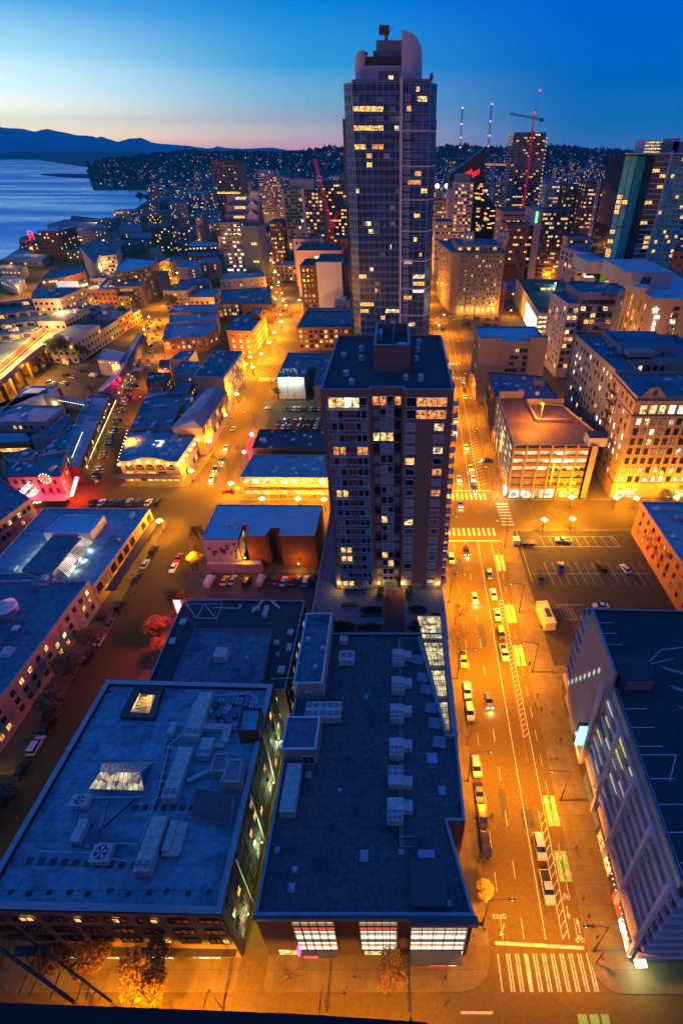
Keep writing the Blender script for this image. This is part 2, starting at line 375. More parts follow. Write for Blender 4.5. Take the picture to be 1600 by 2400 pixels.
hillm=mat('forested_hill',(.014,.028,.04),.95,.4,.01)
mtnm=mat('mountain_haze_blue',(.01,.30,.62),.95,.3,.0008)  # blue of the distant air is put into the mountains' base colour
shom=mat('far_shore_forest',(.012,.03,.05),.95,.3,.004)
def ridge(name,prof,Y0,depth,m,base=-2,jag=0,step=8):

    xs=[];x=prof[0][0]
    while x<=prof[-1][0]:
        for (x0,y0),(x1,y1) in zip(prof,prof[1:]):
            if x0<=x<=x1: y=y0+(y1-y0)*(x-x0)/(x1-x0);break
        xs.append((x,y+U(-jag,jag)));x+=step
    rows=7;V=[];b=MB()
    for j in range(rows+1):
        f=j/rows
        for (x,y) in xs:
            z=hY(Y0,y);X=xat(x,Y0,z)
            if f<=.6: g=f/.6;Y=Y0-depth*(1-g);zz=base+(z-base)*(g**.8)*(1+(1-g)*(.16*sin(x*.11+j*2.1)+.08*sin(x*.3+j)))
            else: g=(f-.6)/.4;Y=Y0+depth*g;zz=base+(z-base)*(1-g)
            V.append((X*(Y/Y0),Y,zz))
    n=len(xs);b.v=V
    for j in range(rows):
        for i in range(n-1): b.f.append((j*n+i,j*n+i+1,(j+1)*n+i+1,(j+1)*n+i));b.m.append(0)
    return struct(b.build(name,m,smooth=True))
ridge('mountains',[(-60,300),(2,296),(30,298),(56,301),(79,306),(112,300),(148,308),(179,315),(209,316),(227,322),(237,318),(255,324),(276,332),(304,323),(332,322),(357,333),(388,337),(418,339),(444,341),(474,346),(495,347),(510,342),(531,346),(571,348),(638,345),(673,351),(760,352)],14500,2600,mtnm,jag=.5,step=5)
ridge('far_shore',[(-60,360),(0,358),(40,356),(70,353.5),(150,354),(200,355),(300,354),(420,356),(560,356)],9500,1200,shom,jag=.3)
hill_prof=[(208,404),(215,392),(222,384),(235,378),(255,373),(275,371),(330,366),(372,360),(420,357),(455,355),(500,357),(560,356),(640,357),(700,354),(750,350),(770,345),(800,344),(900,346),(1000,347),(1050,345),(1090,340),(1120,344),(1160,347),(1200,349),(1260,347),(1290,343),(1310,343),(1350,346),(1400,350),(1450,353),(1500,355),(1640,362),(1800,370)]
HY=2950.
def crest(x):
    for (x0,y0),(x1,y1) in zip(hill_prof,hill_prof[1:]):
        if x0<=x<=x1: return y0+(y1-y0)*(x-x0)/(x1-x0)
    return 380
ridge('hill',[(x,y+2.5) for x,y in hill_prof],HY,900,hillm,base=0,jag=.4,step=6)
def hill_z(x,Y):
    z=hY(HY,crest(x)+2.5);g=1-(HY-Y)/900.
    return max(0,z*max(0,g)**.8)

def block(P,name='pavement',m=None,z=.13):
    b=MB();b.prism(P,-.02,z,1,0);return struct(b.build(name,[m or concrete,kerbm]))
def rr(x0,x1,y0,y1,r=(0,0,0,0),x0b=None,x1b=None):
    x0b=x0 if x0b is None else x0b;x1b=x1 if x1b is None else x1b
    cs=[(x0,y0,r[0],0),(x1,y0,r[1],1),(x1b,y1,r[2],2),(x0b,y1,r[3],3)];out=[]
    for (x,y,rad,k) in cs:
        if not rad: out.append((x,y));continue
        sx=1 if k in (0,3) else-1;sy=1 if k in (0,1) else-1;cx,cy=x+sx*rad,y+sy*rad
        a0={0: pi,1: 1.5*pi,2: 0,3: .5*pi}[k]
        out+=[(cx+rad*cos(a0+t*pi/10),cy+rad*sin(a0+t*pi/10)) for t in range(6)]
    return out
block(rr(-64.5,-25.3,24.3,147.5,(4,1,1,4)))
block(rr(-20.9,15.8,24.3,147,(1,5,4,1),None,17.6))
block(rr(32.2,150,24,147.5,(4,0,0,4),36.6))
block(rr(-200,-81.5,24.3,153.5,(0,4,4,0)))
block([(-66,166),(-25.5,166),(-26,294),(-70,294)])
block([(-21,166),(17.5,166),(22,300),(-22,300)])
block([(37.5,166),(160,166),(175,300),(43.5,300)])
block([(-110,175),(-82,175),(-80.5,190),(-81,296),(-122,296),(-112,215)])
block([(-200,165),(-126,165),(-152,250),(-188,380),(-230,380),(-205,250)])
for (x0,x1) in ((-22,23),(46,130),(150,260),(280,400)):
    for (y0,y1) in ((318,425),(447,545),(567,665),(687,785),(807,905),(927,1025),(1047,1250)):
        k=(y0-318)*.02
        block([(x0*(1+k/50),y0),(x1*(1+k/50),y0),(x1*(1+k/50)+3,y1),(x0*(1+k/50)+3,y1)])
for (y0,y1) in ((318,425),(447,545),(567,665),(687,785),(807,905),(927,1025),(1047,1250)):
    d=(y0-300)*.12
    block([(-84-d,y0),(-28-d*.3,y0),(-30-d*.3,y1),(-84-d-12,y1)]);block([(-168-d*1.3,y0),(-101-d,y0),(-113-d,y1),(-186-d*1.3,y1)])
    block([(-262-d*1.1,y0),(-190-d*1.3,y0),(-200-d*1.3,y1),(-275-d*1.2,y1)])

def marks(name,quads,m=paint,z=.006):
    b=MB()
    for Q in quads: b.poly([(*p,z) for p in Q])
    return struct(b.build(name,m))
def stripe(p,q,w): 
    dx,dy=q[0]-p[0],q[1]-p[1];l=sqrt(dx*dx+dy*dy) or 1;nx,ny=-dy/l*w/2,dx/l*w/2
    return [(p[0]+nx,p[1]+ny),(q[0]+nx,q[1]+ny),(q[0]-nx,q[1]-ny),(p[0]-nx,p[1]-ny)]
Q=[]
for i in range(11):
    x=17.1+i*1.48
    if i==3 or i==0: Q.append([(x-.1,24.3),(x+(.55 if i else .12),24.3),(x+(.55 if i else .12),29.1),(x-.1,29.1)])
    else: Q+=[[(x-.12,24.3),(x+.12,24.3),(x+.12,29.1),(x-.12,29.1)],[(x+.32,24.3),(x+.56,24.3),(x+.56,29.1),(x+.32,29.1)]]
Q+=[[(16.9,30.3),(31.7,29.6),(31.7,30.1),(16.9,30.8)]]
for i,(yy,ww) in enumerate(((21.7,.35),(19.9,.3),(19.3,.3),(17.2,.4))): Q.append([(10.2,yy),(15.2,yy),(15.2,yy+ww),(10.2,yy+ww)])
Q+=[stripe((33.5,19.2),(39.5,19.2),.35),stripe((39.6,19.2),(41,16),.4)]
marks('crosswalk',Q)
marks('crosswalk',[[(x,y0),(x+.75,y0),(x+.75,y0+4.4),(x,y0+4.4)] for y0 in (143.5,166.2) for x in [18.5+1.75*i for i in range(10)]])
marks('crosswalk',[[(38.2,y),(42.6,y),(42.6,y+.7),(38.2,y+.7)] for y in [149.6+1.9*i for i in range(8)]])
marks('crosswalk',[[(x,y0),(x+.8,y0),(x+.8,y0+4.5),(x,y0+4.5)] for y0 in (293,318,410) for x in [24+2*i for i in range(9)]])
marks('crosswalk',[[(x,y0),(x+.9,y0),(x+.9,y0+6),(x,y0+6)] for y0 in (290,318) for x in [-79-(y0-290)*.15+1.6*i for i in range(9)]])
Q=[stripe((17.5,170.6-30),(36,170.6-30),.5),stripe((18,172.5),(38,172.5),.5)]
def xl(Y,f):
    a=16.0+.012*(Y-30)+max(0,Y-165)*.035;c=32.3+.034*(Y-30);return a+(c-a)*f
def lane(f,y0,y1,w=.14,dash=None,f2=None):
    out=[];y=y0;f2=f if f2 is None else f2;st=dash or 10
    while y<y1:
        e=min(y1,y+(3 if dash else st));g=lambda yy: f+(f2-f)*(yy-y0)/(y1-y0)
        out.append(stripe((xl(y,g(y)),y),(xl(e,g(e)),e),w));y+=st
    return out
Q+=lane(.14,31,140,.1,7)+lane(.36,31,140,.14,9)+lane(.585,31,140,.16)+lane(.83,31,140,.16)+lane(.92,31,140,.1,6)+lane(.36,173,400,.14,9)+lane(.6,173,400,.15)+lane(.8,173,400,.15)
y=31
while y<52: Q.append(stripe((xl(y,.76),y),(xl(y+1.2,.82),y+1.2),.14));y+=1.5
Q+=lane(.76,31,52,.12)
y=68
while y<112: Q.append(stripe((xl(y,.755),y),(xl(y+.9,.815),y+.9),.14));y+=1.35
Q+=lane(.755,68,112,.12)
y=176
while y<240: Q.append(stripe((xl(y,.78),y),(xl(y+2,.96),y+2),.16));y+=2.6
marks('lane_marking',Q)
marks('kerb_marking',[stripe((xl(y,.74),y),(xl(y+4,.74),y+4),.12) for y in range(62,84,4)],paintr)
gq=[]
for (y0,y1) in ((39.5,44.6),(49,55),(88,95),(103,110),(125,133)): gq+=[[(xl(y0,.85),y0),(xl(y0,.91),y0),(xl(y1,.91),y1),(xl(y1,.85),y1)],[(xl(y0,.93),y0),(xl(y0,.99),y0),(xl(y1,.99),y1),(xl(y1,.93),y1)]]
gq+=[[(28.2,20.6),(29.6,20.6),(29.6,21.7),(28.2,21.7)],[(30,20.6),(31.4,20.6),(31.4,21.7),(30,21.7)],[(31.8,18),(33,18),(33,21.7),(31.8,21.7)]]
marks('bike_lane_box',gq,paintg,.005)
def arrow(x,y,s,up):
    k=1 if up else-1
    return [[(x-.07*s,y-k*.8*s),(x+.07*s,y-k*.8*s),(x+.07*s,y+k*.2*s),(x-.07*s,y+k*.2*s)],[(x-.28*s,y+k*.2*s),(x+.28*s,y+k*.2*s),(x,y+k*.85*s)]]
def bikesym(x,y,s):
    out=[]
    for dx in (-.33,.33):
        for i in range(8):
            a,c=i*pi/4,(i+1)*pi/4;out.append([(x+s*(dx+.26*cos(a)),y+s*.26*sin(a)),(x+s*(dx+.26*cos(c)),y+s*.26*sin(c)),(x+s*(dx+.17*cos(c)),y+s*.17*sin(c)),(x+s*(dx+.17*cos(a)),y+s*.17*sin(a))])
    for p,q in (((-.33,0),(-.15,.42)),((-.15,.42),(.2,.42)),((.33,0),(.2,.55)),((0,0),(.2,.42)),((0,0),(-.15,.42)),((-.3,.52),(-.05,.52))): out.append(stripe((x+s*p[0],y+s*p[1]),(x+s*q[0],y+s*q[1]),.08*s))
    return out
Q=[]
for (y0,y1) in ((39.5,44.6),(49,55)):
    ym=(y0+y1)/2;d=(y1-y0)*.27
    Q+=bikesym(xl(ym,.88),ym+d,1.25)+arrow(xl(ym,.88),ym-d,1.3,False)+arrow(xl(ym,.96),ym+d,1.3,True)+bikesym(xl(ym,.96),ym-d,1.25)
Q+=bikesym(xl(36.5,.88),37,1.2)+arrow(xl(34.8,.87),34.8,1.2,False)+arrow(xl(32.6,.955),32.9,1.3,True)+bikesym(xl(31,.94),30.9,1.3)
Q+=[stripe((18.3,32.0),(18.8,32.9),.16),stripe((18.8,32.9),(18.9,33.3),.16),[(18.0,32.2),(18.7,31.7),(17.9,31.5)]]
marks('lane_symbol',Q,paint,.009)
o=text('KING',1.0,paint,None,(17.0,33.9,.004),(0,0,0),'lane_lettering',.003);struct(o)

Q=[]
for i in range(13): x=48.5+i*2.55;Q.append(stripe((x+.35,118.2),(x,123.4),.1))
for i in range(13): x=48.5+i*2.55;Q.append(stripe((x,123.8),(x-.3,129.2),.1))
Q.append(stripe((43.5,123.6),(80,123.6),.12))
for i in range(9): x=50.5+i*3;Q.append(stripe((x,137.4),(x-.4,142.6),.12))
Q+=[stripe((44,137.2),(76,137.2),.16),stripe((75.8,137.2),(75,142.8),.16),stripe((50,142.8),(75,142.8),.1),stripe((42.5,120),(42.5,146),.12)]
Q+=[stripe((48.4+i*.9,104),(47.6+i*.9,110),.1) for i in range(5)]+[stripe((47,110),(55,110),.1),stripe((48,104),(56,104),.1)]
lotm=mat('lot_asphalt',(.05,.04,.018),.85,.3,.5,stain=.5)
hexa([(41.2,88),(84,88),(90,146),(41.2,146)],.145,'parking_lot',lotm)
marks('parking_marking',Q,paint,.152)
hexa([(-64,103),(-21,103),(-21,124),(-64,124)],.145,'parking_lot',mat('lot_asphalt_warm',(.07,.06,.055),.8,.3,.5,stain=.5))
hexa([(-62,226),(-26,226),(-27,260),(-64,260)],.145,'parking_lot',lotm)
hexa([at(120,875),at(250,880),at(215,925),at(100,930),at(110,905)] and [(-222,245),(-152,245),(-165,330),(-215,325)],.145,'parking_lot',lotm)

b=MB()
for (x,y,r) in ((20.6,32.9,.38),(29.4,34.6,.38),(20.9,106,.5),(25,60,.3),(23,120,.4),(-70,160,.8),(-77,140,.6),(3,20,.7),(27,152,.7),(31,158,.7)): b.poly([(x+r*cos(i*pi/6),y+r*sin(i*pi/6),.004) for i in range(12)])
struct(b.build('manhole',metald))
Q=[]
for i in range(26):
    f=U(.05,.7);y=U(32,400);w=U(1,2.5);l=U(2,12);Q.append([(xl(y,f),y),(xl(y,f)+w,y),(xl(y+l,f)+w,y+l),(xl(y+l,f),y+l)])
marks('asphalt_patch',Q,mat('patch_asphalt',(.05,.05,.05),.85,.25,.8),.0025)
# ================= rooftop things =================
def fan_disc(b,x,y,z,r,m=1):
    b.tube((x,y,z),(x,y,z+.12),r,r,10,m)
def unit(px_,z,lx,ly,lz,label,a=0,fans=(0,0),side=None,cat='air handler',name='air_handler',m=None,group=None,ctr=None,fy=None):
    x,y=ctr or at(px_[0],px_[1],z+lz)
    t=thing(name,label,cat,(x,y,z),group,a)
    b=MB();b.ob(0,0,.18,lx,ly,lz-.18,0,0)
    for k in range(1,int(ly // 1.6)): b.ob(0,-ly/2+k*1.6,.2,lx+.04,.05,lz-.2,0,0)
    o=link('casing',b.mesh('casing',[m or hvacm]),t)
    b=MB()
    for sx in (-1,1): b.ob(sx*lx*.38,0,0,.15,ly*.95,.18)
    link('skid',b.mesh('skid',[metald]),t)
    for i in range(fans[0]):
        for j in range(fans[1]):
            b=MB();fx=-lx/2+lx*(i+.5)/fans[0];ext=fy or ly;yy=-ly/2+ext*(j+.5)/fans[1];r=min(lx/fans[0],ext/fans[1])*.40
            for q in range(10):
                a0,a1=q*pi/5,(q+1)*pi/5
                b.poly([(fx+r*cos(a0),yy+r*sin(a0),lz),(fx+r*cos(a1),yy+r*sin(a1),lz),(fx+r*cos(a1),yy+r*sin(a1),lz+.12),(fx+r*cos(a0),yy+r*sin(a0),lz+.12)],0)
                if q%2==0: b.poly([(fx,yy,lz+.05),(fx+r*.9*cos(a0),yy+r*.9*sin(a0),lz+.03),(fx+r*.9*cos(a1),yy+r*.9*sin(a1),lz+.08)],0)
            b.poly([(fx+r*cos(q*pi/5),yy+r*sin(q*pi/5),lz+.01) for q in range(10)],1)
            link('fan',b.mesh('fan',[metalb,metald]),t)
    if side:
        b=MB();b.ob(side[0],side[1],.1,side[2],side[3],side[4]);link('duct',b.mesh('duct',[hvacm]),t)
    return t
skyl=mat('skylight_dome',(.30,.42,.62),.25,.1,1,spec=1.0)
def skylight(px_,z,w,l,label,group=None,h=.45):
    x,y=at(px_[0],px_[1],z+h);t=thing('skylight',label,'skylight',(x,y,z),group)
    b=MB();b.ob(0,0,0,w,l,h*.6);link('frame',b.mesh('frame',[metalb]),t)
    b=MB();k=.44;b.v=[(-w*k,-l*k,h*.6),(w*k,-l*k,h*.6),(w*k,l*k,h*.6),(-w*k,l*k,h*.6),(-w*.3,-l*.3,h),(w*.3,-l*.3,h),(w*.3,l*.3,h),(-w*.3,l*.3,h)]
    b.f=[(0,1,5,4),(1,2,6,5),(2,3,7,6),(3,0,4,7),(4,5,6,7)];b.m=[0]*5
    link('dome',b.mesh('dome',[skyl]),t);return t
def goose(px_,z,label,group=None,s=1):
    x,y=at(px_[0],px_[1],z+1);t=thing('roof_ventilator',label,'roof ventilator',(x,y,z),group)
    b=MB();b.ob(0,0,0,1.1*s,1.1*s,.25);b.tube((0,0,.25),(0,0,.8*s),.34*s,.34*s,10);link('base',b.mesh('base',[metalb]),t)
    b=MB();b.tube((0,0,.8*s),(0,0,1.1*s),.62*s,.55*s,12);b.tube((0,0,1.1*s),(0,0,1.35*s),.4*s,.2*s,12);link('cowl',b.mesh('cowl',[metalb]),t);return t
def pipe(pts,r,label,m=None,name='pipe_run',cat='roof pipe',n=6):
    b=MB()
    for p,q in zip(pts,pts[1:]): b.tube(p,q,r,r,n)
    o=b.build(name,m or metalb,None,pts[0]);return tag(o,label,cat)
# ================= corner retail store (low roof in the foreground) =================
st=Bld('retail_store','low wide store with dark flat roof and bright display windows at the bottom',[(-20.8,29),(11.8,29),(8.9,42.3),(11.9,42.3),(12.05,84),(-20.7,84)],17,darkw,roofP,par=.7,cap=mat('parapet_cap_blue',(.34,.38,.42),.6),pw=.5)
for (x0,x1,red) in ((-15.5,-9.1,1),(-5.4,.4,.5),(2.4,11.2,0)):
    b=MB();y=28.9
    b.poly([(x0,y,2.8),(x1,y,2.8),(x1,y,16),(x0,y,16)],0)
    for z,hh,m in ((14.6,.7,3),(12.0,.5,2 if red else 3),(11.0,.5,1),(8.3,.95,1),(9.6,.6,3),(6.0,.4,1),(3.4,.85,1),(4.9,.4,3)):
        xx=x0+.15
        while xx<x1-.3: e=min(x1-.15,xx+1.3);b.box(xx,e-.12,y-.12,y-.02,z,z+hh,m);xx+=1.3
    st.part('display_window',b,[mat('shop_interior',(.25,.22,.2),.6,emit=(1,.68,.36),es=.22),tubem,mat('red_display',(.5,.02,.02),.5,emit=(1,.08,.04),es=.9),mat('shop_shelf',(.3,.3,.3),.6,emit=(1,.74,.42),es=.5)])
    b=MB()
    for xx in [x0+i*(x1-x0)/5 for i in range(6)]: b.box(xx-.06,xx+.06,28.66,28.9,2.8,16)
    for z in (2.8,7.1,11.9,13.4,15.9): b.box(x0-.1,x1+.1,28.7,28.85,z-.08,z+.08)
    st.part('window_frame',b,metald)
b=MB();b.box(-20.9,8.9,28.55,29,16.1,17.15);b.box(2.2,12.2,27.9,29,15.9,17.05);st.part('cornice',b,mat('fascia_dark',(.11,.09,.10),.5))
b=MB()
for x0,x1 in ((-19,-16),(-14.8,-9.4),(-5,.2),(2.5,7),(7.4,11.2)): b.poly([(x0,28.93,.2),(x1,28.93,.2),(x1,28.93,2.5),(x0,28.93,2.5)],0)
st.pieces('shop_front',b,[YEL])
b=MB();b.box(2.3,10.8,26.9,29,2.6,2.85);b.box(-14.9,-9.2,27.9,29,2.6,2.85);st.part('canopy',b,metald)
b=MB();b.box(5.6,8.3,27.0,27.06,2.0,2.5,0);b.box(8.6,9.9,27.0,27.06,2.1,2.45,1);b.box(-14.6,-12.4,27.75,27.85,2.95,3.5,0)
st.part('sign_panel',b,[mat('red_sign_light',(.5,.02,.02),.4,emit=(1,.05,.05),es=3),WNEON])
b=MB();b.box(-15.6,-15.3,28,28.9,2.9,5.4);st.part('blade_sign',b,mat('magenta_sign',(.5,.05,.2),.4,emit=(1,.1,.35),es=2))
st.fac(1,5,1,1.6,1.5,z0=1,z1=4,lit=.8,tone='white');st.fac(3,8,2,2.5,2.0,z0=3,z1=12,lit=.5,tone='warm');st.fin()
st.part('entrance_awning',MB().box(2.4,7.9,30.0,36.5,17.25,17.6),mat('standing_seam_roof',(.09,.09,.10),.5,.1,3,tile=(.45,60,.06,.9,.6)))

def px_quad(l,z): return [at(x,y,z) for x,y in l]
p1=Bld('stair_penthouse','long pale penthouse with flat blue-grey roof beside the alley on the store roof',(-20.6,-14.6,66.5,86),21.5,whitew,roofM,16.3,.45,'penthouse',cap=whitem);p1.fac(0,1,1,1.1,2,z0=16.5,z1=19.2,lit=0,mull=0);p1.fin()
p2=Bld('stair_penthouse','short square penthouse with cream front wall nearest the camera on the store roof',(-20.6,-14.2,52.5,59.2),21.3,cream,roofM,16.3,.45,'penthouse',cap=whitem);p2.fac(0,1,1,2,2.4,z0=16.3,z1=19.5,lit=0,mull=1,m0=3.6,m1=.4,frame=whitem);p2.fin()
for i,(x,y) in enumerate(((-16.5,70.5),(-15.6,75.5),(-19,78))): goose((0,0),21.05,['small round ventilator at the near end of the long penthouse','small round ventilator by the east edge of the long penthouse','small round ventilator in the middle of the long penthouse'][i],s=.8).location=(x,y,21.05)
unit(None,17-.7,7,3.6,2.2,'wide chiller with ten black fans in the recess between the two pale penthouses',fans=(5,2),ctr=(-14.2,62.6))
unit(None,16.3,3.4,2.8,2,'boxy condenser with two fans east of the long penthouse',fans=(2,1),ctr=(-10.6,76.2))
unit(None,16.3,1.8,1.6,1.5,'small square vent box beside the garden wall',ctr=(-11.8,81.6))
upos=[(933,1535),(932,1600),(930,1666),(929,1748),(927,1815),(926,1895)]
for i,p in enumerate(upos):
    last=i==4
    x,y=at(p[0],p[1],18.5)
    unit(None,16.3,2.7,3.4+(i==5)*.4,2.1,f'white six-fan rooftop unit, {ORD[5 - i]} from the camera in the row along the store roof',fans=(3,2),fy=1.9,side=((-2.0 if last else 2.0),.8,1.9,1.7,1.5),group='packaged units in a row down the store roof',ctr=(x,y),a=pi if last else 0)
for i,(p,w,l,lab) in enumerate([((1012,1775),1.8,1.9,'bright square skylight near the east parapet of the store roof'),((723,1814),1.0,1.1,'small skylight nearest the long metal shed'),((795,1850),.6,.7,'tiny skylight in the open middle-west of the store roof'),((1035,1851),1.2,1.5,'skylight beside the notch in the east parapet'),((649,1991),.8,.9,'small skylight near the alley parapet'),((853,2004),1.3,1.7,'raised skylight in the middle of the near half of the store roof'),((940,1995),.8,.8,'small skylight between the raised and the largest ones'),((999,2005),2.6,1.8,'largest rectangular skylight on the store roof'),((683,2079),1.0,1.2,'skylight in the near west corner of the store roof'),((1050,2115),.8,.8,'small skylight beside the seamed canopy roof'),((858,1630),.9,1.1,'small skylight east of the ten-fan chiller')]): skylight(p,16.3,w,l,lab)
goose((690,2035),16.3,'round ventilator on a square pad in the near west of the store roof',s=.8)
for i,p in enumerate([(978,1545),(990,1587),(999,1615),(1010,1658),(1018,1694),(1029,1738)]):
    x,y=at(*p,16.9);t=thing('roof_hatch',f'dark square roof hatch along the slanting parapet, {ORD[5 - i]} from the camera','roof hatch',(x,y,16.3),'hatches along the slanting parapet',-.15)
    b=MB();b.ob(0,0,0,2.3,2.1,.45);link('kerb',b.mesh('kerb',[roofM]),t);b=MB();b.ob(0,0,.45,2.5,2.3,.12);link('lid',b.mesh('lid',[mat('hatch_lid',(.26,.30,.36),.5)]),t)
x,y=at(676,1850,18);t=unit(None,16.3,2.6,8.5,2.3,'long ribbed metal shed near the alley edge of the store roof',ctr=(-18.2,47.2),name='roof_shed',cat='roof shed')
pipe([(.9,38.5,16.7),(.9,83,16.7)],.07,'long straight pipe running the length of the store roof');pipe([(1.3,38.5,16.6),(1.3,83,16.6)],.05,'thin pipe parallel to the long pipe on the store roof')
for i,(y0,x1) in enumerate(((38.5,3),(40,3),(46,3),(55,3),(62,3),(70,3),(79,3))): pipe([(.9,y0,16.65),(x1,y0,16.65)],.05,f'short branch pipe to the packaged units, {ORD[i]} from the camera',)

b=MB();fr=MB()
A0,A1,Bk0,Bk1=at(1052,1712,17.2),at(1040,1700,17.2),at(975,1442,17.2),at(1032,1443,17.2)
secs=[(1444,1497),(1507,1560),(1572,1632),(1646,1712)]
for (ya,yb) in secs:
    def lx(y): return 975+(y-1442)*(1045-975)/(1712-1442)+1
    def rx(y): return 1031+(y-1443)*(1053-1031)/(1712-1443)
    q=[at(lx(ya),ya,16.9),at(rx(ya),ya,16.9),at(rx(yb),yb,16.9),at(max(lx(yb),0),yb,16.9)]
    b.poly([(*p,16.9) for p in q],0)
    for k in range(6):
        f=k/5;p=[q[0][i]+(q[1][i]-q[0][i])*f for i in (0,1)];r=[q[3][i]+(q[2][i]-q[3][i])*f for i in (0,1)];fr.tube((*p,16.98),(*r,16.98),.05,n=4)
        p=[q[0][i]+(q[3][i]-q[0][i])*f for i in (0,1)];r=[q[1][i]+(q[2][i]-q[1][i])*f for i in (0,1)];fr.tube((*p,17.0),(*r,17.0),.06,n=4)
atr=thing('atrium_roof','narrow glazed atrium roof glowing yellow between the slanting parapet and the avenue','glazed roof',(9,75,16.3))
b.build('glazing',mat('atrium_glow',(.2,.2,.15),.3,emit=(1,.82,.38),es=.62,evar=.9),atr);fr.build('glazing_bars',metald,atr)
b=MB();p0,p1_=at(984,1497,17),at(1047,1722,17)
b.prism([(p0[0]-.5,p0[1]),p0,(p1_[0],p1_[1]),(p1_[0]-.5,p1_[1])],16.3,17.8);b.box(p1_[0]-.5,12.1,p1_[1]-.5,p1_[1],16.3,17.4);b.box(11.2,12.1,p1_[1],90.5,16.3,17.35)
b.build('parapet',mat('parapet_cap_blue'),atr)
# ================= garden terrace podium + dark apartment tower =================
pod=Bld('garden_podium','planted terrace podium with tiled decking at the foot of the dark apartment tower',(-20.7,12.6,84.1,141),15.4,darkw,mat('terrace_tiles',(.20,.19,.20),.8,.15,1,tile=(1.2,1.2,.07,.85,.5)),par=.5,cap=mat('parapet_cap_blue'),cat='podium')
pod.fac(1,14,3,2.6,2.0,z0=1,z1=13,lit=.35,tone='warm');pod.fac(3,12,3,2.2,1.6,z0=2,z1=13,lit=.15);pod.fin()
b=MB();b.box(-2.6,2.4,84.4,100.8,14.9,14.96);pod.part('brick_path',b,mat('path_brick',(.17,.06,.045),.8,tile=(.5,.25,.05,.8,.6)))
b=MB()
for (x0,x1,y0,y1) in ((-19.5,-9.5,85,88.5),(-9,-3,85.5,88),(-8.5,-3,91,93.8),(3.2,7.5,85,88.6),(3.4,8,92,94),(-13.5,-9.5,94.6,95.6)): b.box(x0,x1,y0,y1,14.9,15.5)
pod.pieces('planter',b,concrete,6)
def foliage(n,cx,cy,cz,rx,ry,rz_,s,mb,mi=1,hollow=.35):
    for _ in range(n):
        while 1:
            x,y,z=U(-1,1),U(-1,1),U(-1,1);d=x*x+y*y+z*z
            if d<1 and d>hollow*U(0,1): break
        a,e=U(0,2*pi),U(-.9,.9);ss=s*U(.6,1.4)
        ux,uy,uz=cos(a)*ss,sin(a)*ss,e*ss*.5;vx,vy,vz=-sin(a)*ss*.7*e,cos(a)*ss*.7*e,ss*.7
        X,Y,Z=cx+x*rx,cy+y*ry,cz+z*rz_
        mb.poly([(X-ux,Y-uy,Z-uz),(X+vx,Y+vy,Z+vz),(X+ux,Y+uy,Z+uz),(X-vx,Y-vy,Z-vz)],mi)
leafG=mat('leaf_green',(.05,.09,.025),.6,.4,.7);leafD=mat('leaf_dark',(.02,.04,.02),.7,.4,.6)
leafR=mat('leaf_autumn_red',(.17,.04,.02),.6,.5,.7);leafO=mat('leaf_autumn_orange',(.24,.14,.02),.6,.5,.7);leafY=mat('leaf_yellow',(.6,.42,.04),.6,.3,.7)
barkm=mat('bark',(.09,.065,.05),.9,.3,3)
hi=0
for (x0,x1,y0,y1,hgt,lab) in ((-19.3,-9.7,85.2,88.3,1.6,'long clipped hedge at the alley corner of the terrace'),(-8.8,-3.2,85.7,87.8,1.3,'dark hedge west of the brick path on the terrace'),(-8.3,-3.2,91.2,93.6,1.2,'square shrub bed behind the hedge west of the path'),(3.4,7.3,85.2,88.4,1.8,'dark hedge east of the brick path beside the atrium roof'),(3.6,7.8,92.2,93.8,1.0,'low shrub bed east of the brick path'),(-4.6,-2.9,95.2,100.3,2.4,'lit ivy-green shrub at the left of the tower entrance'),(2.7,4.4,95.2,100.3,2.4,'lit ivy-green shrub at the right of the tower entrance'),(8.6,11.5,89,91,1.4,'shrub in the east corner of the terrace')):
    b=MB();foliage(int(60+(x1-x0)*(y1-y0)*22),(x0+x1)/2,(y0+y1)/2,15.3+hgt/2,(x1-x0)/2*1.1,(y1-y0)/2*1.1,hgt/2*1.2,.28,b,0,.1)
    tag(b.build('hedge',[leafG if hgt>2 else leafD],None,((x0+x1)/2,(y0+y1)/2,15.4)),lab,'hedge')
ap=Bld('apartment_tower','dark brown apartment tower with white balcony rails in the middle of the view',[(-15.2,101),(-4.8,101),(-4.8,102.3),(1.5,102.3),(1.5,101),(12.0,101),(12.2,138.8),(-14.9,138.8)],70,mat('tower_brown_cladding',(.27,.14,.11),.75,.12,.5,tile=(30,2.83,.06,.96,.7,1)),roofD,14.9,.9,cap=mat('parapet_cap_blue'),pw=.4)
zt,zb=hY(101,750+745/3.62),hY(101,750+2250/3.62);NR=19;dz=(zt-zb)/(NR-1)
railm=mat('balcony_rail',(.62,.64,.72),.5,.1,3)
def balcony(x0,x1,yf,depth,z,rootb,gap=.35,name='balcony'):
    b=MB();b.box(x0,x1,yf-depth,yf,z-.18,z,1);b.box(x0,x1,yf-depth,yf-depth+.05,z+1.0,z+1.08);b.box(x0,x1,yf-depth,yf-depth+.05,z+.05,z+.12)
    for xx in (x0,x1-.05): b.box(xx,xx+.05,yf-depth,yf,z+1.0,z+1.06)
    x=x0
    while x<=x1: b.box(x,x+.04,yf-depth+.005,yf-depth+.045,z,z+1);x+=gap
    n=max(2,int((x1-x0)/2));
    for i in range(n+1): xx=x0+(x1-x0-.09)*i/n;b.box(xx,xx+.09,yf-depth-.01,yf-depth+.07,z,z+1.1)
    return b.build(name,[railm,greyw],rootb)
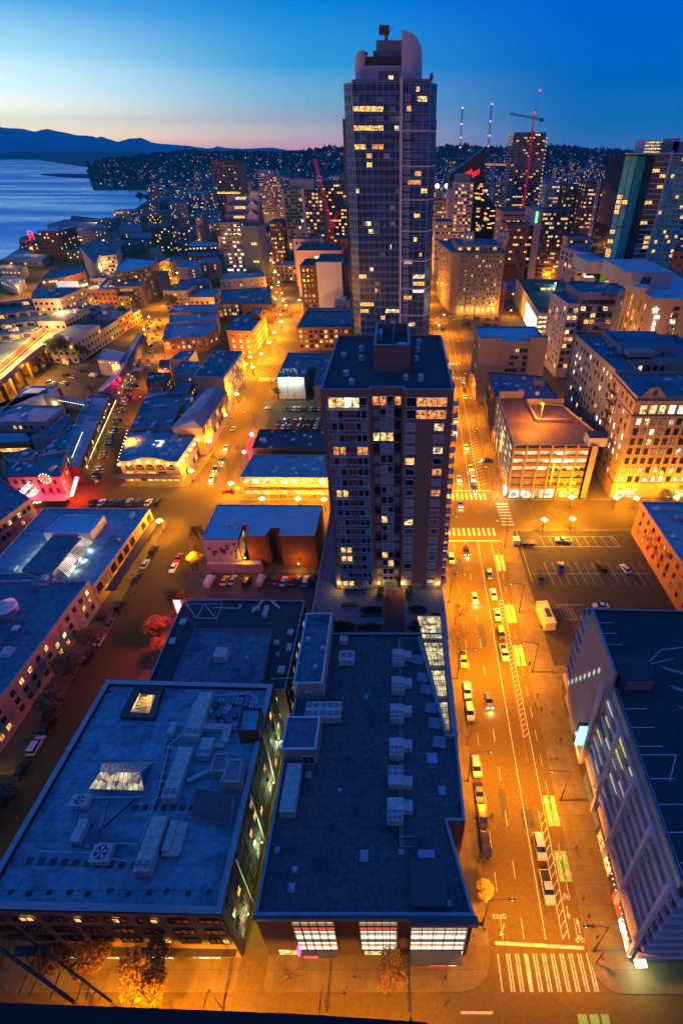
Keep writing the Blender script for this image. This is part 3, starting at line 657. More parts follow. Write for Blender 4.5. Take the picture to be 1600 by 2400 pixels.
for i in range(NR):
    z=zb+i*dz
    balcony(-14.0,-5.6,101,1.3,z,ap.root)
    top=i==NR-1
    if top:
        for k,(xa,pm) in enumerate(((-12.9,WARM),(-11.3,WARM),(-9.7,WHI),(-8.1,YEL),(-6.6,glassd))): ap.w.append((xa,100.98,z+.15,0,1.5,2.1,pm,whitem,0))
    else:
        side=RND.choice([0,1,2,3])
        for s,xx in enumerate((-12.8,-11.3,-7.6,-6.5)):
            pm=blindm if U(0,1)<.45 else glassd
            if i==NR-5 or (i in (3,4,10) and s<2) or (i==0 and s<2) : pm=ORA if i==NR-5 else WARM
            ap.w.append((xx,100.98,z+.1,0,1.1,2.0,pm,whitem,0))

    if i%2==0 or i>NR-3: balcony(-3.0,.1-.4,102.3,1.0,z,ap.root)
    for s,xx in enumerate((-4.0,-2.5,-1.0,.6)):
        pm=RND.choice([glassd,blindm,blindm,glassd]);
        if i in (NR-4,NR-1) and s<2: pm=YEL if i==NR-4 else ORA
        if i==NR-1: pm=ORA if s in (0,3) else pm
        if U(0,1)<.1: pm=WARM
        ap.w.append((xx,102.27,z+.1,0,1.25,1.9,pm,whitem if s in (1,2) else metald,0))

    if i<NR-2:
        for xx,p in ((3.25,.25),(9.35,.6)):
            pm=RND.choice([WARM,ORA,YEL]) if U(0,1)<(p if i>9 else .12) else RND.choice([blindm,blindm,glassb,glassd]);ap.w.append((xx,100.98,z+.35,0,1.95,1.6,pm,whitem,0))
    else:
        for k in range(4): ap.w.append((3.4+k*2.1,100.98,z+.35,0,1.95,1.9,ORA if (k>0) else glassd,whitem,0))

    b=MB();b.box(12.0,13.3,102.2,104.6,z-.15,z,1);b.box(13.25,13.3,102.2,104.6,z,z+1.0);b.box(12.0,13.3,102.2,102.25,z,z+1.0);ap.part('balcony',b,[railm,greyw])
    for yy in (112,120,128):
        b=MB();b.box(12.05,13.4,yy,yy+3,z-.15,z,1);b.box(13.35,13.4,yy,yy+3,z,z+1.0);ap.part('balcony',b,[railm,greyw])
ap.fin(400)
for x in (-14.6,-4.2,1.9,11.3):
    b=MB();b.box(x-.2,x+.2,100.7,100.98,17.0,17.4);o=ap.part('wall_lamp',b,bulbm);plight(ap.root,(x-ap.c[0],100.3-ap.c[1],17.0-14.9),260,YLW,.15)
for (x0,x1) in ((4.5,7),(8.2,10.8),(-3.6,.4)):
    b=MB();b.box(x0,x1,100.9 if x0>1 else 102.2,101.02 if x0>1 else 102.32,15.0,17.2);ap.part('entrance_door',b,blindm)

ph=Bld('lift_penthouse','square dark open-topped penthouse on the roof of the dark apartment tower',(-4.6,3.4,113.4,131),75.2,mat('tower_brown_cladding'),roofD,69.1,2.6,'penthouse',cap=mat('parapet_cap_blue'),pw=.5)
b=MB();b.box(.5,2.9,114,118,72.6,74.4);b.box(-4,-3,125,130,72.6,74.2);ph.pieces('chiller',b,metalb,6);b=MB();b.tube((-.3,124,72.6),(-.3,124,77),.12);b.sph(-.3,124,77.1,.45,0);ph.part('mast',b,metalb)
for i,(p,l) in enumerate([((847,813),'far left ventilator left of the lift penthouse'),((847,835),'second ventilator left of the lift penthouse'),((811,870),'ventilator in the middle left of the tower roof'),((824,890),'ventilator near the left front parapet of the tower roof'),((981,797),'far right ventilator on the tower roof'),((978,815),'second far ventilator right of the lift penthouse'),((975,836),'third ventilator right of the lift penthouse'),((951,880),'ventilator near the front centre parapet of the tower roof')]): goose(p,69.1,'grey mushroom '+l,s=1.05)
unit(None,69.1,1.1,1.1,1.6,'small square flue box near the front right of the tower roof',ctr=at(986,880,70.5),name='flue_box',cat='flue');unit(None,69.1,1.2,1.6,1.0,'open square hatch near the back left of the tower roof',ctr=at(805,828,70),name='roof_box',cat='roof hatch')
# ================= brick office (blue roof, lower left) =================
bk=Bld('brick_office','large brick office with pale blue roof crowded with ducts in the lower left',[(-61.6,29.3),(-25.2,28.6),(-25.2,68.2),(-60.2,69.3)],19,brickD,roofL,par=.9,cap=mat('parapet_cap_pale',(.40,.42,.44),.7,.2,.5),pw=1.0)
b=MB();bk.part('front_facing',b.poly([(-61.5,29.1,.2),(-25.3,28.5,.2),(-25.3,28.5,18.9),(-61.5,29.1,18.9)]),beige)
for c in range(8):
    x=-59.5+c*4.6
    for z in (15.9,11.4,7.6): 
        for k in range(3): bk.w.append((x+(k-1)*1.05,28.98-(x+61.5)*.0145-.1,z,0,.9,1.9 if z<15 else 1.4,WARM if (U(0,1)<.08) else glassd,darkw,0))
bk.fac(1,13,4,1.1,1.9,z0=1.5,z1=18,lit=.22,tone='warm',frame=beige,mull=1);bk.fac(3,10,4,1.4,2.0,z0=4,z1=18,lit=.2)
bk.fin(100)
b=MB();b.box(-61,-25.4,27.6,28.9,4.1,4.4);bk.part('canopy',b,metald)
b=MB()
for x in (-57,-50,-41,-33.2): b.poly([(x,28.4,.3),(x+4.6,28.35,.3),(x+4.6,28.35,3.5),(x,28.4,3.5)])
b.poly([(-31.5,28.2,3.1),(-26.5,28.1,3.1),(-26.5,28.1,3.9),(-31.5,28.2,3.9)],1);bk.pieces('shop_front',b,[YEL,tubem])
for (x,z0_,z1_) in ((-24.9,3,18),(-24.9,3,16)): pass
b=MB()
for y in (36,46,57,64): b.tube((-25.0,y,1),(-25.0,y,18.3),.1)
bk.part('drainpipe',b,metalb)
ZB=18.1
def U2(p,lx,ly,lz,lab,**k): return unit(None,ZB,lx,ly,lz,lab,ctr=at(p[0],p[1],ZB+lz),**k)
U2((466,1672),2.6,9.5,2.3,'long air handler with two fans near the back of the brick office roof',fans=(2,1),fy=2)
U2((482,1750),2.3,3.6,1.9,'medium condenser with two fans right of the long pipe on the brick office roof',fans=(2,1),fy=1.6)
U2((416,1808),2.6,9.0,2.3,'long air handler in the middle of the brick office roof',fans=(2,1),fy=2)
U2((353,1975),2.5,8.0,2.3,'long air handler with two fans nearest the front of the brick office roof',fans=(2,1),fy=2)
U2((187,1875),3.0,2.0,1.4,'low cream fan box with one fan near the west parapet',fans=(1,1))
U2((237,1998),3.0,2.6,1.6,'cream condenser with one fan near the southwest of the brick roof',fans=(1,1))
U2((185,1945),1.5,3.4,1.6,'pale stacked intake boxes left of the pipe frame')
U2((403,1705),1.2,2.4,1.5,'small tall condenser left of the curved pipe')
U2((411,1965),2.6,5.0,1.0,'low grey plenum box right of the front air handler');U2((398,1957),1.2,4.6,1.5,'narrow grey duct box beside the low plenum')
U2((497,1702),5.0,1.2,1.2,'silver duct running across behind the round stack');U2((531,1717),1.4,3.6,1.2,'silver duct dropping from the cross duct')
U2((512,1745),2.2,1.0,.9,'shiny curved duct bend in front of the cross duct')
pp=Bld('brick_penthouse','brick stair penthouse with pale flat roof at the back right of the brick office',[at(*q,22) for q in ((567,1659),(614,1660),(605,1715),(556,1714))],22,brickR,roofL,ZB,.3,'penthouse');pp.fin()
pp=Bld('lift_housing','twin white-sided lift housing with rusty flat roof right of the centre of the brick office',[at(*q,22) for q in ((537,1778),(570,1778),(561,1834),(515,1833))],22,mat('corrugated_pale',(.52,.50,.44),.7,tile=(.35,60,.06,.95,.7,1)),mat('roof_rusty',(.24,.30,.33),.8,.4,.6,stain=.9),ZB,.25,'penthouse');pp.fin()
pp=Bld('lift_housing','lower grey housing joined to the left of the white-sided lift housing',[at(*q,20.8) for q in ((503,1764),(536,1764),(531,1808),(490,1808))],20.8,mat('corrugated_pale'),mat('roof_rusty'),ZB,.25,'penthouse');pp.fin()

q=[at(*c,19.5) for c in ((463,1858),(549,1872),(538,1930),(449,1912))];t=thing('sloped_shed','slanted corrugated plant shed near the right edge of the brick office roof','roof shed',(*q[3],ZB))
b=MB();zz=[21.0,21.0,19.4,19.4]
for i in range(4): j=(i+1)%4;b.poly([(*q[i],ZB),(*q[j],ZB),(*q[j],zz[j]),(*q[i],zz[i])])
b.build('wall',mat('corrugated_pale'),t);b=MB();b.poly([(q[i][0],q[i][1],zz[i]+.06) for i in range(4)]);b.build('roof',mat('shed_roof',(.16,.15,.17),.7,.2,1,tile=(.5,30,.05,.9,.7)),t)

q=[at(*c,19) for c in ((318,1608),(384,1611),(362,1684),(281,1681))];t=thing('light_well','deep square roof opening lit yellow inside at the back left of the brick office roof','light well',(*q[0],ZB))
b=MB();cxq=sum(p[0] for p in q)/4;cyq=sum(p[1] for p in q)/4;qi=[(cxq+(p[0]-cxq)*.55,cyq+(p[1]-cyq)*.62) for p in q]
for i in range(4): j=(i+1)%4;b.poly([(*q[i],ZB),(*q[j],ZB),(*q[j],19.3),(*q[i],19.3)]);b.poly([(*q[i],19.3),(*q[j],19.3),(*qi[j],18.75),(*qi[i],18.75)])
b.build('kerb',mat('well_lining',(.05,.07,.08),.6),t)
b=MB();b.poly([(*p,18.2) for p in qi],0);xm=qi[3][0];b.poly([(*qi[0],18.2),(*qi[3],18.2),(*qi[3],18.75),(*qi[0],18.75)],1);b.build('lit_floor',[mat('well_glow',(.3,.2,.1),.5,emit=(1,.55,.10),es=.7,evar=.5),YEL],t)
b=MB()
for i in range(6): f=(i+.5)/6;p=(qi[0][0]+(qi[3][0]-qi[0][0])*f,qi[0][1]+(qi[3][1]-qi[0][1])*f);b.tube((*p,18.25),(p[0]+1.3,p[1],18.25),.05,n=4)
b.build('mullions',metald,t)
q=[at(*c,19) for c in ((238,1787),(360,1785),(338,1852),(209,1848))];t=thing('glazed_skylight','large glazed ridge skylight with pale bars glowing in the middle of the brick office roof','skylight',(*q[3],ZB))
b=MB();fr=MB();r0=((q[0][0]+q[3][0])/2+1.2,(q[0][1]+q[3][1])/2);r1=((q[1][0]+q[2][0])/2-1.2,(q[1][1]+q[2][1])/2)
b.poly([(*q[0],18.9),(*q[1],18.9),(*r1,20.1),(*r0,20.1)],1);b.poly([(*q[3],18.9),(*q[2],18.9),(*r1,20.1),(*r0,20.1)],0);b.poly([(*q[0],18.9),(*q[3],18.9),(*r0,20.1)],1);b.poly([(*q[1],18.9),(*q[2],18.9),(*r1,20.1)],1)
b.build('glazing',[mat('skylight_glow',(.1,.1,.1),.2,emit=(1,.78,.42),es=.42,evar=1.1),glassb],t)
for i in range(11):
    f=i/10
    for A_,B_ in ((0,1),(3,2)): fr.tube((q[A_][0]+(q[B_][0]-q[A_][0])*f,q[A_][1]+(q[B_][1]-q[A_][1])*f,18.95),(r0[0]+(r1[0]-r0[0])*f,r0[1]+(r1[1]-r0[1])*f,20.15),.06,n=4)
fr.tube((*r0,20.15),(*r1,20.15),.09,n=4);fr.build('glazing_bars',whitem,t)
b=MB();b.prism([(p[0]*1.0,p[1]) for p in q],ZB,18.9);b.build('kerb',metalb,t)
zp=18.5
pipe([(*at(580,1627,19),19),(*at(498,1630,19),19),(*at(470,1634,19),19),(*at(455,1650,19),19),(*at(430,1720,19),19),(*at(397,1745,19),19),(*at(372,1850,19),19)],.16,'long curved silver pipe snaking down the brick office roof')
pipe([(*at(540,1625,19),19),(*at(585,1622,19),19),(*at(602,1640,19),19),(*at(600,1665,19),19)],.13,'curved pipe at the back right corner of the brick office roof')
pipe([(*at(200,1870,19),19),(*at(330,1868,19),19)],.1,'straight pipe left to right below the glazed skylight');pipe([(*at(372,1855,19),19),(*at(330,1975,19),19)],.12,'pipe running toward the front air handler')
pipe([(*at(243,1940,19),19),(*at(320,1870,19),19)],.2,'slanting dark duct left of the middle pads',m=metald);pipe([(*at(440,1830,19),19),(*at(490,1808,19),19)],.45,'thick slanting duct beside the grey housing',n=8)
pipe([(*at(90,1995,19),19),(*at(205,1998,19),19),(*at(300,2020,19),19)],.09,'thin pipe along the front left of the brick office roof');pipe([(*at(230,1975,19),19),(*at(325,1978,19),19)],.07,'thin pipe in front of the boxes')
pipe([(*at(190,1870,19),19),(*at(170,1985,19),19),(*at(225,1990,19),19),(*at(262,1860,19),19)],.08,'rectangular pipe frame in the west of the roof',m=metald)
k=0
for (x,y) in ((520,1640),(545,1645),(560,1640),(575,1650),(530,1665),(550,1675),(590,1648),(520,1690),(545,1700),(505,1650),(490,1668),(512,1675),(535,1655),(566,1622)):
    X,Y=at(x,y,19.2);t=unit(None,ZB,U(.8,1.4),U(.8,1.3),U(.7,1.4),f'small dark condenser in the cluster behind the brick penthouse, {ORD[k]} counted from the back left',ctr=(X,Y),m=metald if k%2 else metalb,group='small condensers clustered at the back right of the brick roof',name='condenser',cat='condenser',fans=(1,1));k+=1
k=0
for (x,y) in [(318+(i%8)*22,1893+(i // 8)*44) for i in range(8)]+[(405-i*4,1700+i*20) for i in range(10)]+[(70+i*27,2017+i*1.2) for i in range(10)]:
    X,Y=at(x,y,ZB+.1);b=MB();b.ob(0,0,0,.95,.95,.1);o=link('roof_paver',b.mesh('roof_paver',[mat('rubber_pad',(.09,.085,.09),.9)]),None,(X,Y,ZB+.004));tag(o,'dark square walkway pad laid in a line on the pale brick office roof','roof pad','walkway pads on the brick office roof')
for k in range(11):
    X,Y=at(25+k*46+U(-5,5),2090+U(-4,4),ZB+.3);b=MB();b.ob(0,0,0,.7,.5,.35,U(0,1));b.tube((0,0,.3),(0,0,.6),.12);o=link('roof_drain',b.mesh('roof_drain',[metald]),None,(X,Y,ZB));tag(o,f'dark stubby roof drain along the front parapet of the brick office, {ORD[k]} from the left','roof drain','roof drains along the front parapet')
for k in range(7):
    X,Y=at(252-k*36,1620+k*58,ZB+.3);b=MB();b.ob(0,0,0,1.1,.35,.3,.1);b.tube((-.5,0,.2),(.9,0,.2),.08);o=link('roof_drain',b.mesh('roof_drain',[metald]),None,(X,Y,ZB));tag(o,f'dark pipe stub along the west parapet of the brick office, {ORD[k]} from the back','roof drain','pipe stubs along the west parapet')
# ================= block behind it =================
cb=Bld('dark_block','low building with dark blue roof behind the brick office, red neon at its west corner',[(-54.3,97.4),(-23.0,96.6),(-23.4,69.6),(-53.6,70.2)],15,brickD,roofD,par=.6,cap=mat('parapet_cap_blue'))
cb.fac(1 if cb.P[1][0]>-30 else 3,9,3,1.2,1.6,lit=.3,tone='warm');cb.fac(0,1,1,1,1,z0=2,z1=4);
for e in range(4): cb.fac(e,8,3,1.2,1.7,lit=.25,tone='warm',frame=greyw)
cb.fin(100)
pp=Bld('raised_roof','broad raised dark roof section on the low building behind the brick office',[at(*q,16.6) for q in ((457,1473),(638,1474),(612,1606),(400,1603))],16.6,greyw,roofM,14.4,.2,'roof section');pp.fin()
ZC=14.4
for (p,lx,ly,lz,lab) in (((517,1528),2.6,2.6,2.4,'square cream air handler standing alone on the raised dark roof'),((622,1430),1.1,3.4,1.3,'narrow upright duct box near the back of the dark roof'),((648,1504),1.2,1.2,1.0,'small square vent right of the raised roof, the farther one'),((677,1515),1.1,2.0,.9,'small grey box near the alley parapet of the dark roof'),((659,1568),1.5,1.8,1.0,'grey box near the alley right of the raised roof'),((428,1455),1.4,1.6,1.0,'pinkish box near the neon sign on the dark roof'),((404,1500),1.3,1.6,.9,'pale box at the west edge of the dark roof'),((600,1425),1.8,.9,.9,'low cross box at the back of the dark roof'),((680,1480),1.3,1.6,.9,'dark box at the back right of the dark roof')):
    unit(None,16.45 if 'alone' in lab else ZC,lx,ly,lz,lab,ctr=at(p[0],p[1],ZC+lz+(2 if 'alone' in lab else 0)))
for i,(p,lab) in enumerate([((578,1538),'round ventilator right of the cream air handler'),((562,1417),'round ventilator at the back edge of the dark roof'),((650,1530),'round ventilator between the small boxes')]): goose(p,16.4 if i==0 else ZC,'grey '+lab,s=.7)
pipe([(*at(592,1438,15),15.4),(*at(616,1410,15),15.4)],.3,'slanting duct left of the upright duct box');pipe([(*at(656,1428,15),15.4),(*at(636,1410,15),15.4)],.3,'slanting duct right of the upright duct box')
pipe([(*at(500,1425,15),15.2),(*at(560,1427,15),15.2)],.12,'pale pipe along the back of the dark roof');pipe([(*at(635,1592,15),15.2),(*at(680,1591,15),15.2)],.12,'bright pipe crossing to the alley parapet')
t=thing('sign_frame','steel lattice brace on the dark roof behind the neon sign','steel frame',(*at(440,1420,15),ZC));b=MB()
X0,Y0=at(436,1412,16);X1,Y1=at(520,1412,16);X2,Y2=at(458,1440,16);X3,Y3=at(505,1442,16)
for p,q in (((X0,Y0,15.5),(X1,Y1,15.5)),((X0,Y0,15.5),(X2,Y2,14.6)),((X1,Y1,15.5),(X3,Y3,14.6)),((X2,Y2,14.6),((X0+X1)/2,Y0,15.5)),((X3,Y3,14.6),((X0+X1)/2,Y0,15.5)),((X2,Y2,14.8),(X3,Y3,14.8)),((X0,Y0,16.6),(X1,Y1,16.6)),((X0,Y0,15.5),(X0,Y0,16.6)),((X1,Y1,15.5),(X1,Y1,16.6))): b.tube(p,q,.1,n=4)
b.build('truss',metalb,t)

X,Y=at(412,1412,13);t=thing('neon_blade_sign','tall glowing white and red blade sign at the west corner of the dark-roofed building','neon sign',(-55.0,95.3,9))
b=MB();b.box(-55.9,-54.4,95.2,95.5,9.5,16.2,0);b.build('panel',mat('sign_face',(.6,.1,.1),.4,emit=(1,.35,.25),es=7),t)
b=MB();b.box(-56.1,-55.95,95.1,95.6,9.3,16.4,0);b.box(-54.35,-54.2,95.1,95.6,9.3,16.4,0);b.build('neon_border',REDE,t);plight(t,(-2.5,-1.2,4),9000,(1,.06,.04),.8);plight(t,(-1.2,.8,3),3000,(1,.06,.04),.8)
# ================= right foreground garage =================
GH=28.0
gr=Bld('parking_garage','huge dark parking garage with sloped white columns and blue roof deck at the lower right',[(38.8,28.2),(92,26.5),(92,79.5),(41.4,81)],GH,mat('garage_core',(.05,.048,.045),.9,.3,.4),mat('garage_deck',(.045,.05,.06),.85,.3,.4,stain=.6),par=.7,cap=mat('garage_rim',(.36,.36,.40),.6))
def gx(y): return 38.8+(y-28.2)*(41.4-38.8)/(81-28.2)
strip=mat('garage_spandrel',(.52,.46,.52),.65,.15,.5)
NF=8
for k in range(NF):
    z=4.6+k*2.95;b=MB();b.prism([(gx(28)-.5,28.0),(gx(81)-.5,81.2),(gx(81)+.05,81.2),(gx(28)+.05,28.0)],z,z+1.15);gr.part('spandrel',b,strip)
    b=MB();b.box(38.4,92,27.2,28.1,z,z+1.15);gr.part('spandrel',b,strip)
    b=MB();x0=39.3;z2=z+1.3
    b.poly([(gx(29)+.02-.06,29,z2),(gx(80)-.04,80,z2),(gx(80)-.04,80,z2+1.5),(gx(29)-.04,29,z2+1.5)],0)
    gr.part('deck_level',b,[mat('garage_level_light',(.3,.28,.2),.8,emit=(.6,.52,.25),es=.035 if k<6 else .05,evar=.25)])
    if k<7:
        b=MB();
        for q in range(5+(k%3)): y=U(44,69);ln=U(1.5,4);m=RND.choice([0,0,1,2,3]);b.poly([(gx(y)-.09,y,z2+.2),(gx(y)-.09,min(y+ln,72),z2+.2),(gx(y)-.09,min(y+ln,72),z2+1.35),(gx(y)-.09,y,z2+1.35)],m) if 48-k*1.5<y else None
        if b.f: gr.pieces('lit_bay',b,[mat('lit_bay_cream',(.3,.3,.2),.7,emit=(1,.85,.5),es=.6),mat('lit_bay_yellow',(.3,.3,.1),.7,emit=(1,.75,.12),es=.7),mat('lit_bay_green',(.2,.3,.2),.7,emit=(.6,.95,.5),es=.45),mat('lit_bay_pink',(.3,.2,.25),.7,emit=(.9,.6,.7),es=.45)])
colm=mat('garage_column',(.75,.66,.64),.6,.1,1)
for i,yb in enumerate((60.5,50.7,42.6,35.3,28.2)):
    b=MB();w=.3;x0=gx(yb)-1.0;x1=gx(yb)-1.9
    b.v=[(x0-w,yb-w,2.8),(x0+w,yb-w,2.8),(x0+w,yb+w,2.8),(x0-w,yb+w,2.8),(x1-w,yb-w+.6,29),(x1+w,yb-w+.6,29),(x1+w,yb+w+.6,29),(x1-w,yb+w+.6,29)]
    b.f=[(0,1,5,4),(1,2,6,5),(2,3,7,6),(3,0,4,7),(4,5,6,7),(0,3,2,1)];b.m=[0]*6
    for z in (6,12,18,24): b.box(x0-(z/30),gx(yb)-.3,yb-.15+z/50,yb+.15+z/50,z,z+.4)
    gr.part('column',b,colm)
b=MB()
for y in [29+i*2.2 for i in range(24)]: b.tube((gx(y)+.25,y,GH),(gx(y)+.25,y,GH+.9),.03,n=4)
b.tube((gx(28.5)+.25,28.5,GH+.9),(gx(80)+.25,80,GH+.9),.04,n=4);gr.part('railing',b,metalb)

b=MB();
b.v=[]
q0,q1=at(1375,1457,32.5),at(1417,1557,32.5)
b.prism([(gx(60.2)-.95,60.2),(gx(60.2)-.35,60.2),(gx(76)-.35,76.0),(gx(76)-.95,76.0)],3.4,32.5);gr.part('stair_slab',b,mat('slab_panel',(.46,.37,.34),.7,.06,.5,tile=(3.2,3.2,.04,.97,.7,1)))
b=MB()
for i in range(8): y=62+i*1.55;z=24.5-i*2.6+2;b.box(gx(y)-1.02,gx(y)-.9,y+3,y+3.55,z,z+1.15)
gr.part('slot_window',b,mat('slot_light',(.5,.6,.5),.4,emit=(.8,1,.75),es=.55))
b=MB();b.box(gx(73)+.3,gx(73)+7.2,60.5,67,GH-.7,GH+2.6);gr.part('stair_head',b,roofD)
b=MB();b.poly([(gx(73)+1.5,60.45,GH-.5),(gx(73)+6.5,60.45,GH-.5),(gx(73)+6.5,60.45,GH+2.2),(gx(73)+1.5,60.45,GH+2.2)]);gr.part('stair_door',b,greyw)
b=MB();b.prism([(gx(29)-.45,29),(gx(79)-.45,79),(gx(79)+.3,79),(gx(29)+.3,29)],.13,4.5);b.box(38.8,91,27.9,28.4,.13,4.5);gr.part('ground_floor',b,darkw)
b=MB();
for (y0,y1,m) in ((29,33.5,1),(33.8,37.2,2),(40,43,0),(44,47,0),(48,58,3),(62,66,0),(68,72,3)): b.poly([(gx(y0)-.5,y0,.5),(gx(y1)-.5,y1,.5),(gx(y1)-.5,y1,3.3),(gx(y0)-.5,y0,3.3)],m)
gr.pieces('shop_front',b,[WARM,WHI,mat('red_shopfront',(.5,.05,.02),.5,emit=(1,.10,.02),es=.8),mat('dim_shop',(.1,.1,.1),.4,emit=(1,.7,.3),es=.12)])
b=MB()
for i in range(16): y=30+i*.85;b.sph(gx(y)-.75,y,3.9,.11,0,6,4)
gr.part('string_light',b,WNEON)
b=MB();b.ob(gx(28)+.4,27.0,3.2,1.8,1.0,.25);gr.part('corner_light',b,mat('green_white_light',(.5,.6,.5),.4,emit=(.7,1,.8),es=4));plight(gr.root,(gx(28)+.4-gr.c[0],26.6-gr.c[1],2.9),900,(.75,1,.8),.3)
Q=[stripe((gx(y)+1.2,y),(gx(y)+5.2,y),.12) for y in [32,36,40,44,49.5,53,56.7,68.5,71.5,74.5,77.5]] 
for i in range(6): a=(gx(40)+11+i*.3,44+i*4.4);c=(a[0]+8,a[1]-3.2);Q+=[stripe(a,c,.12),stripe((a[0]+.4,a[1]-.5),(c[0]+.3,c[1]-.6),.12)]
Q+=[stripe((gx(48)+1,48),(gx(48)+7,48),.12),stripe((gx(48)+7,48),(gx(48)+4,43.6),.12),stripe((gx(48)+6,40.5),(gx(48)+9.5,45.5),.12),stripe((gx(48)+9.5,45.5),(gx(48)+12,40.5),.12)]
Q+=[stripe((59,70),(69.5,58),.13),stripe((59.4,70.2),(69.9,58.2),.13),stripe((53.5,70.2),(62,71.2),.13),stripe((49.8,67),(53.5,70.2),.13),stripe((50,66.6),(55,68),.13)]+arrow(57.5,53.5,1.6,False)
b=MB()
for q in Q: b.poly([(*p,GH-.69) for p in q])
gr.pieces('bay_marking',b,mat('deck_paint',(.85,.88,.9),.6));gr.fin()

t=thing('letter_sign','stack of four glowing turquoise sign boxes hung on the pale garage slab','sign',(gx(62)-1.6,62.5,7))
for i in range(4):
    b=MB();b.box(gx(62)-2.6,gx(62)-1.0,61.9+i*.12,62.3+i*.12,7+i*1.55,8.3+i*1.55);b.build('letter_box',mat('turquoise_sign',(.1,.5,.5),.4,emit=(.25,1,.9),es=2.6),t)
b=MB();b.box(gx(62)-2.8,gx(62)-.95,62.4,63,6.8,13.4);b.build('backing',metald,t);plight(t,(-1.5,0,3),500,(.4,1,.9),.5)
# ================= mid-field buildings =================
def pxb(name,label,l,h,wall,roof,**k): return Bld(name,label,[at(x,y,h) for x,y in l],h,wall,roof,**k)
def face(B,dirn):
    best=-9;n=len(B.P)
    for i in range(n):
        a,c=B.P[i],B.P[(i+1)%n];L=sqrt((c[0]-a[0])**2+(c[1]-a[1])**2) or 1;d=((c[1]-a[1])*dirn[0]-(c[0]-a[0])*dirn[1])/L*(1 if L>3 else .1)
        if d>best: best=d;r=i
    return r
FR,RT,LF=(0,-1),(1,0),(-1,0)
capb=MATS['parapet_cap_blue']

TY=330.0;TH=hY(TY,193)
def TX(px_): return xat(px_,TY,TH)
tl,tfin,tr=TX(824.6),TX(941),TX(1008.6)
def fl(i): return 4+i*(TH-8)/34
gt=Bld('glass_tower','tallest blue glass residential tower with curved white fins on top in the centre',[(tl-4.5,TY+6),(tl,TY),(tfin,TY),(tfin,TY-.6),(tr,TY-.6),(tr+3.6,TY+7),(tr+3.6,TY+36),(tl-4.5,TY+36)],TH,mat('tower_glass',(.004,.045,.16),.2,.6,.12,spec=.3),roofD,par=.6,cap=metalb)
mull=mat('tower_mullion',(.42,.52,.72),.5,.1,1)
def wallgrid(B,a,c,z0,z1,nc,nr,m,r=.10,out=.12,double=False,skipc=()):
    L=sqrt((c[0]-a[0])**2+(c[1]-a[1])**2);d=((c[0]-a[0])/L,(c[1]-a[1])/L);n=(d[1],-d[0]);b=MB()
    for i in range(nc+1):
        u=L*i/nc;x,y=a[0]+d[0]*u+n[0]*out,a[1]+d[1]*u+n[1]*out;b.ob(x,y,z0,r,r,z1-z0,atan2(d[1],d[0]))
    for j in range(nr+1):
        z=z0+(z1-z0)*j/nr;mx,my=(a[0]+c[0])/2+n[0]*out*.8,(a[1]+c[1])/2+n[1]*out*.8
        b.ob(mx,my,z-r/2,L,r,r,atan2(d[1],d[0]))
        if double: b.ob(mx,my,z+.75,L,r,r,atan2(d[1],d[0]))
    return B.part('mullion_grid',b,m)
P=gt.P
for a,c,nc,dbl in ((P[1],P[2],8,True),(P[3],P[4],4,False),(P[0],P[1],3,True),(P[4],P[5],3,False)): wallgrid(gt,a,c,4,TH-.5,nc,34,mull,double=dbl)
b=MB();b.box(tfin-.9,tfin+.5,TY-1.6,TY,4,TH+2);gt.part('white_fin',b,mat('tower_fin',(.55,.50,.56),.6,.08,1))
b=MB()
for i in range(34):
    z=fl(i)+.6
    for k in range(6): x=tfin+1.4+k*.62;b.box(x,x+.16,TY-1.0,TY-.7,z,z+2.2)
    b.box(tfin+1.3,tfin+4.7,TY-1.05,TY-.7,z-.1,z+.12);b.box(tfin+1.3,tfin+4.7,TY-1.05,TY-.7,z+2.1,z+2.3)
gt.part('balcony_screen',b,mull)
b=MB()
for i in range(2,34,4): b.ob((tfin+tr)/2,TY-.85,fl(i)-.35,tr-tfin,.4,.7);b.ob((tr+tr+3.6)/2+.15,TY+3.1,fl(i)-.35,8.2,.4,.7,atan2(7.6,3.6))
gt.part('band',b,mull)
skyg=mat('sky_reflection_blue',(.02,.10,.34),.25,.3,.2)  # glass coloured with the blue sky reflection of the upper floors
hbay=(TH-4.5)/34
def pane(B,x0,x1,i,m,y=TY-.05,name='lit_window',h=2.1):
    b=MB();z=4+i*hbay+.85;b.poly([(x0,y,z),(x1,y,z),(x1,y,z+h),(x0,y,z+h)]);B.part(name,b,m)
cw=(tfin-tl)/8;rw=(tr-tfin)/4
lights=[(31,0,5,WARM),(29,0,5,WARM),(29,6.8,7.6,YEL),(27,0,2,WARM),(27,3,5,ORA),(26,2,3,ORA),(25,2,3,WARM),(22,0,.6,YEL),(18,1.6,2.6,YEL),(17,2,3,YEL),(12,2,2.8,YEL),(11,0,1.5,WARM),(7,0,2.7,WARM),(6,0,1.7,WARM),(6,5,8,YEL),(5,4,5,WARM),(9,3,3.4,WARM),(15,6,6.3,YEL)]
for (i,a,c,m) in lights:
    x=a
    while x<c-.05: e=min(c,x+1);pane(gt,tl+x*cw+.15,tl+e*cw-.15,i,m,TY-.05);x+=1
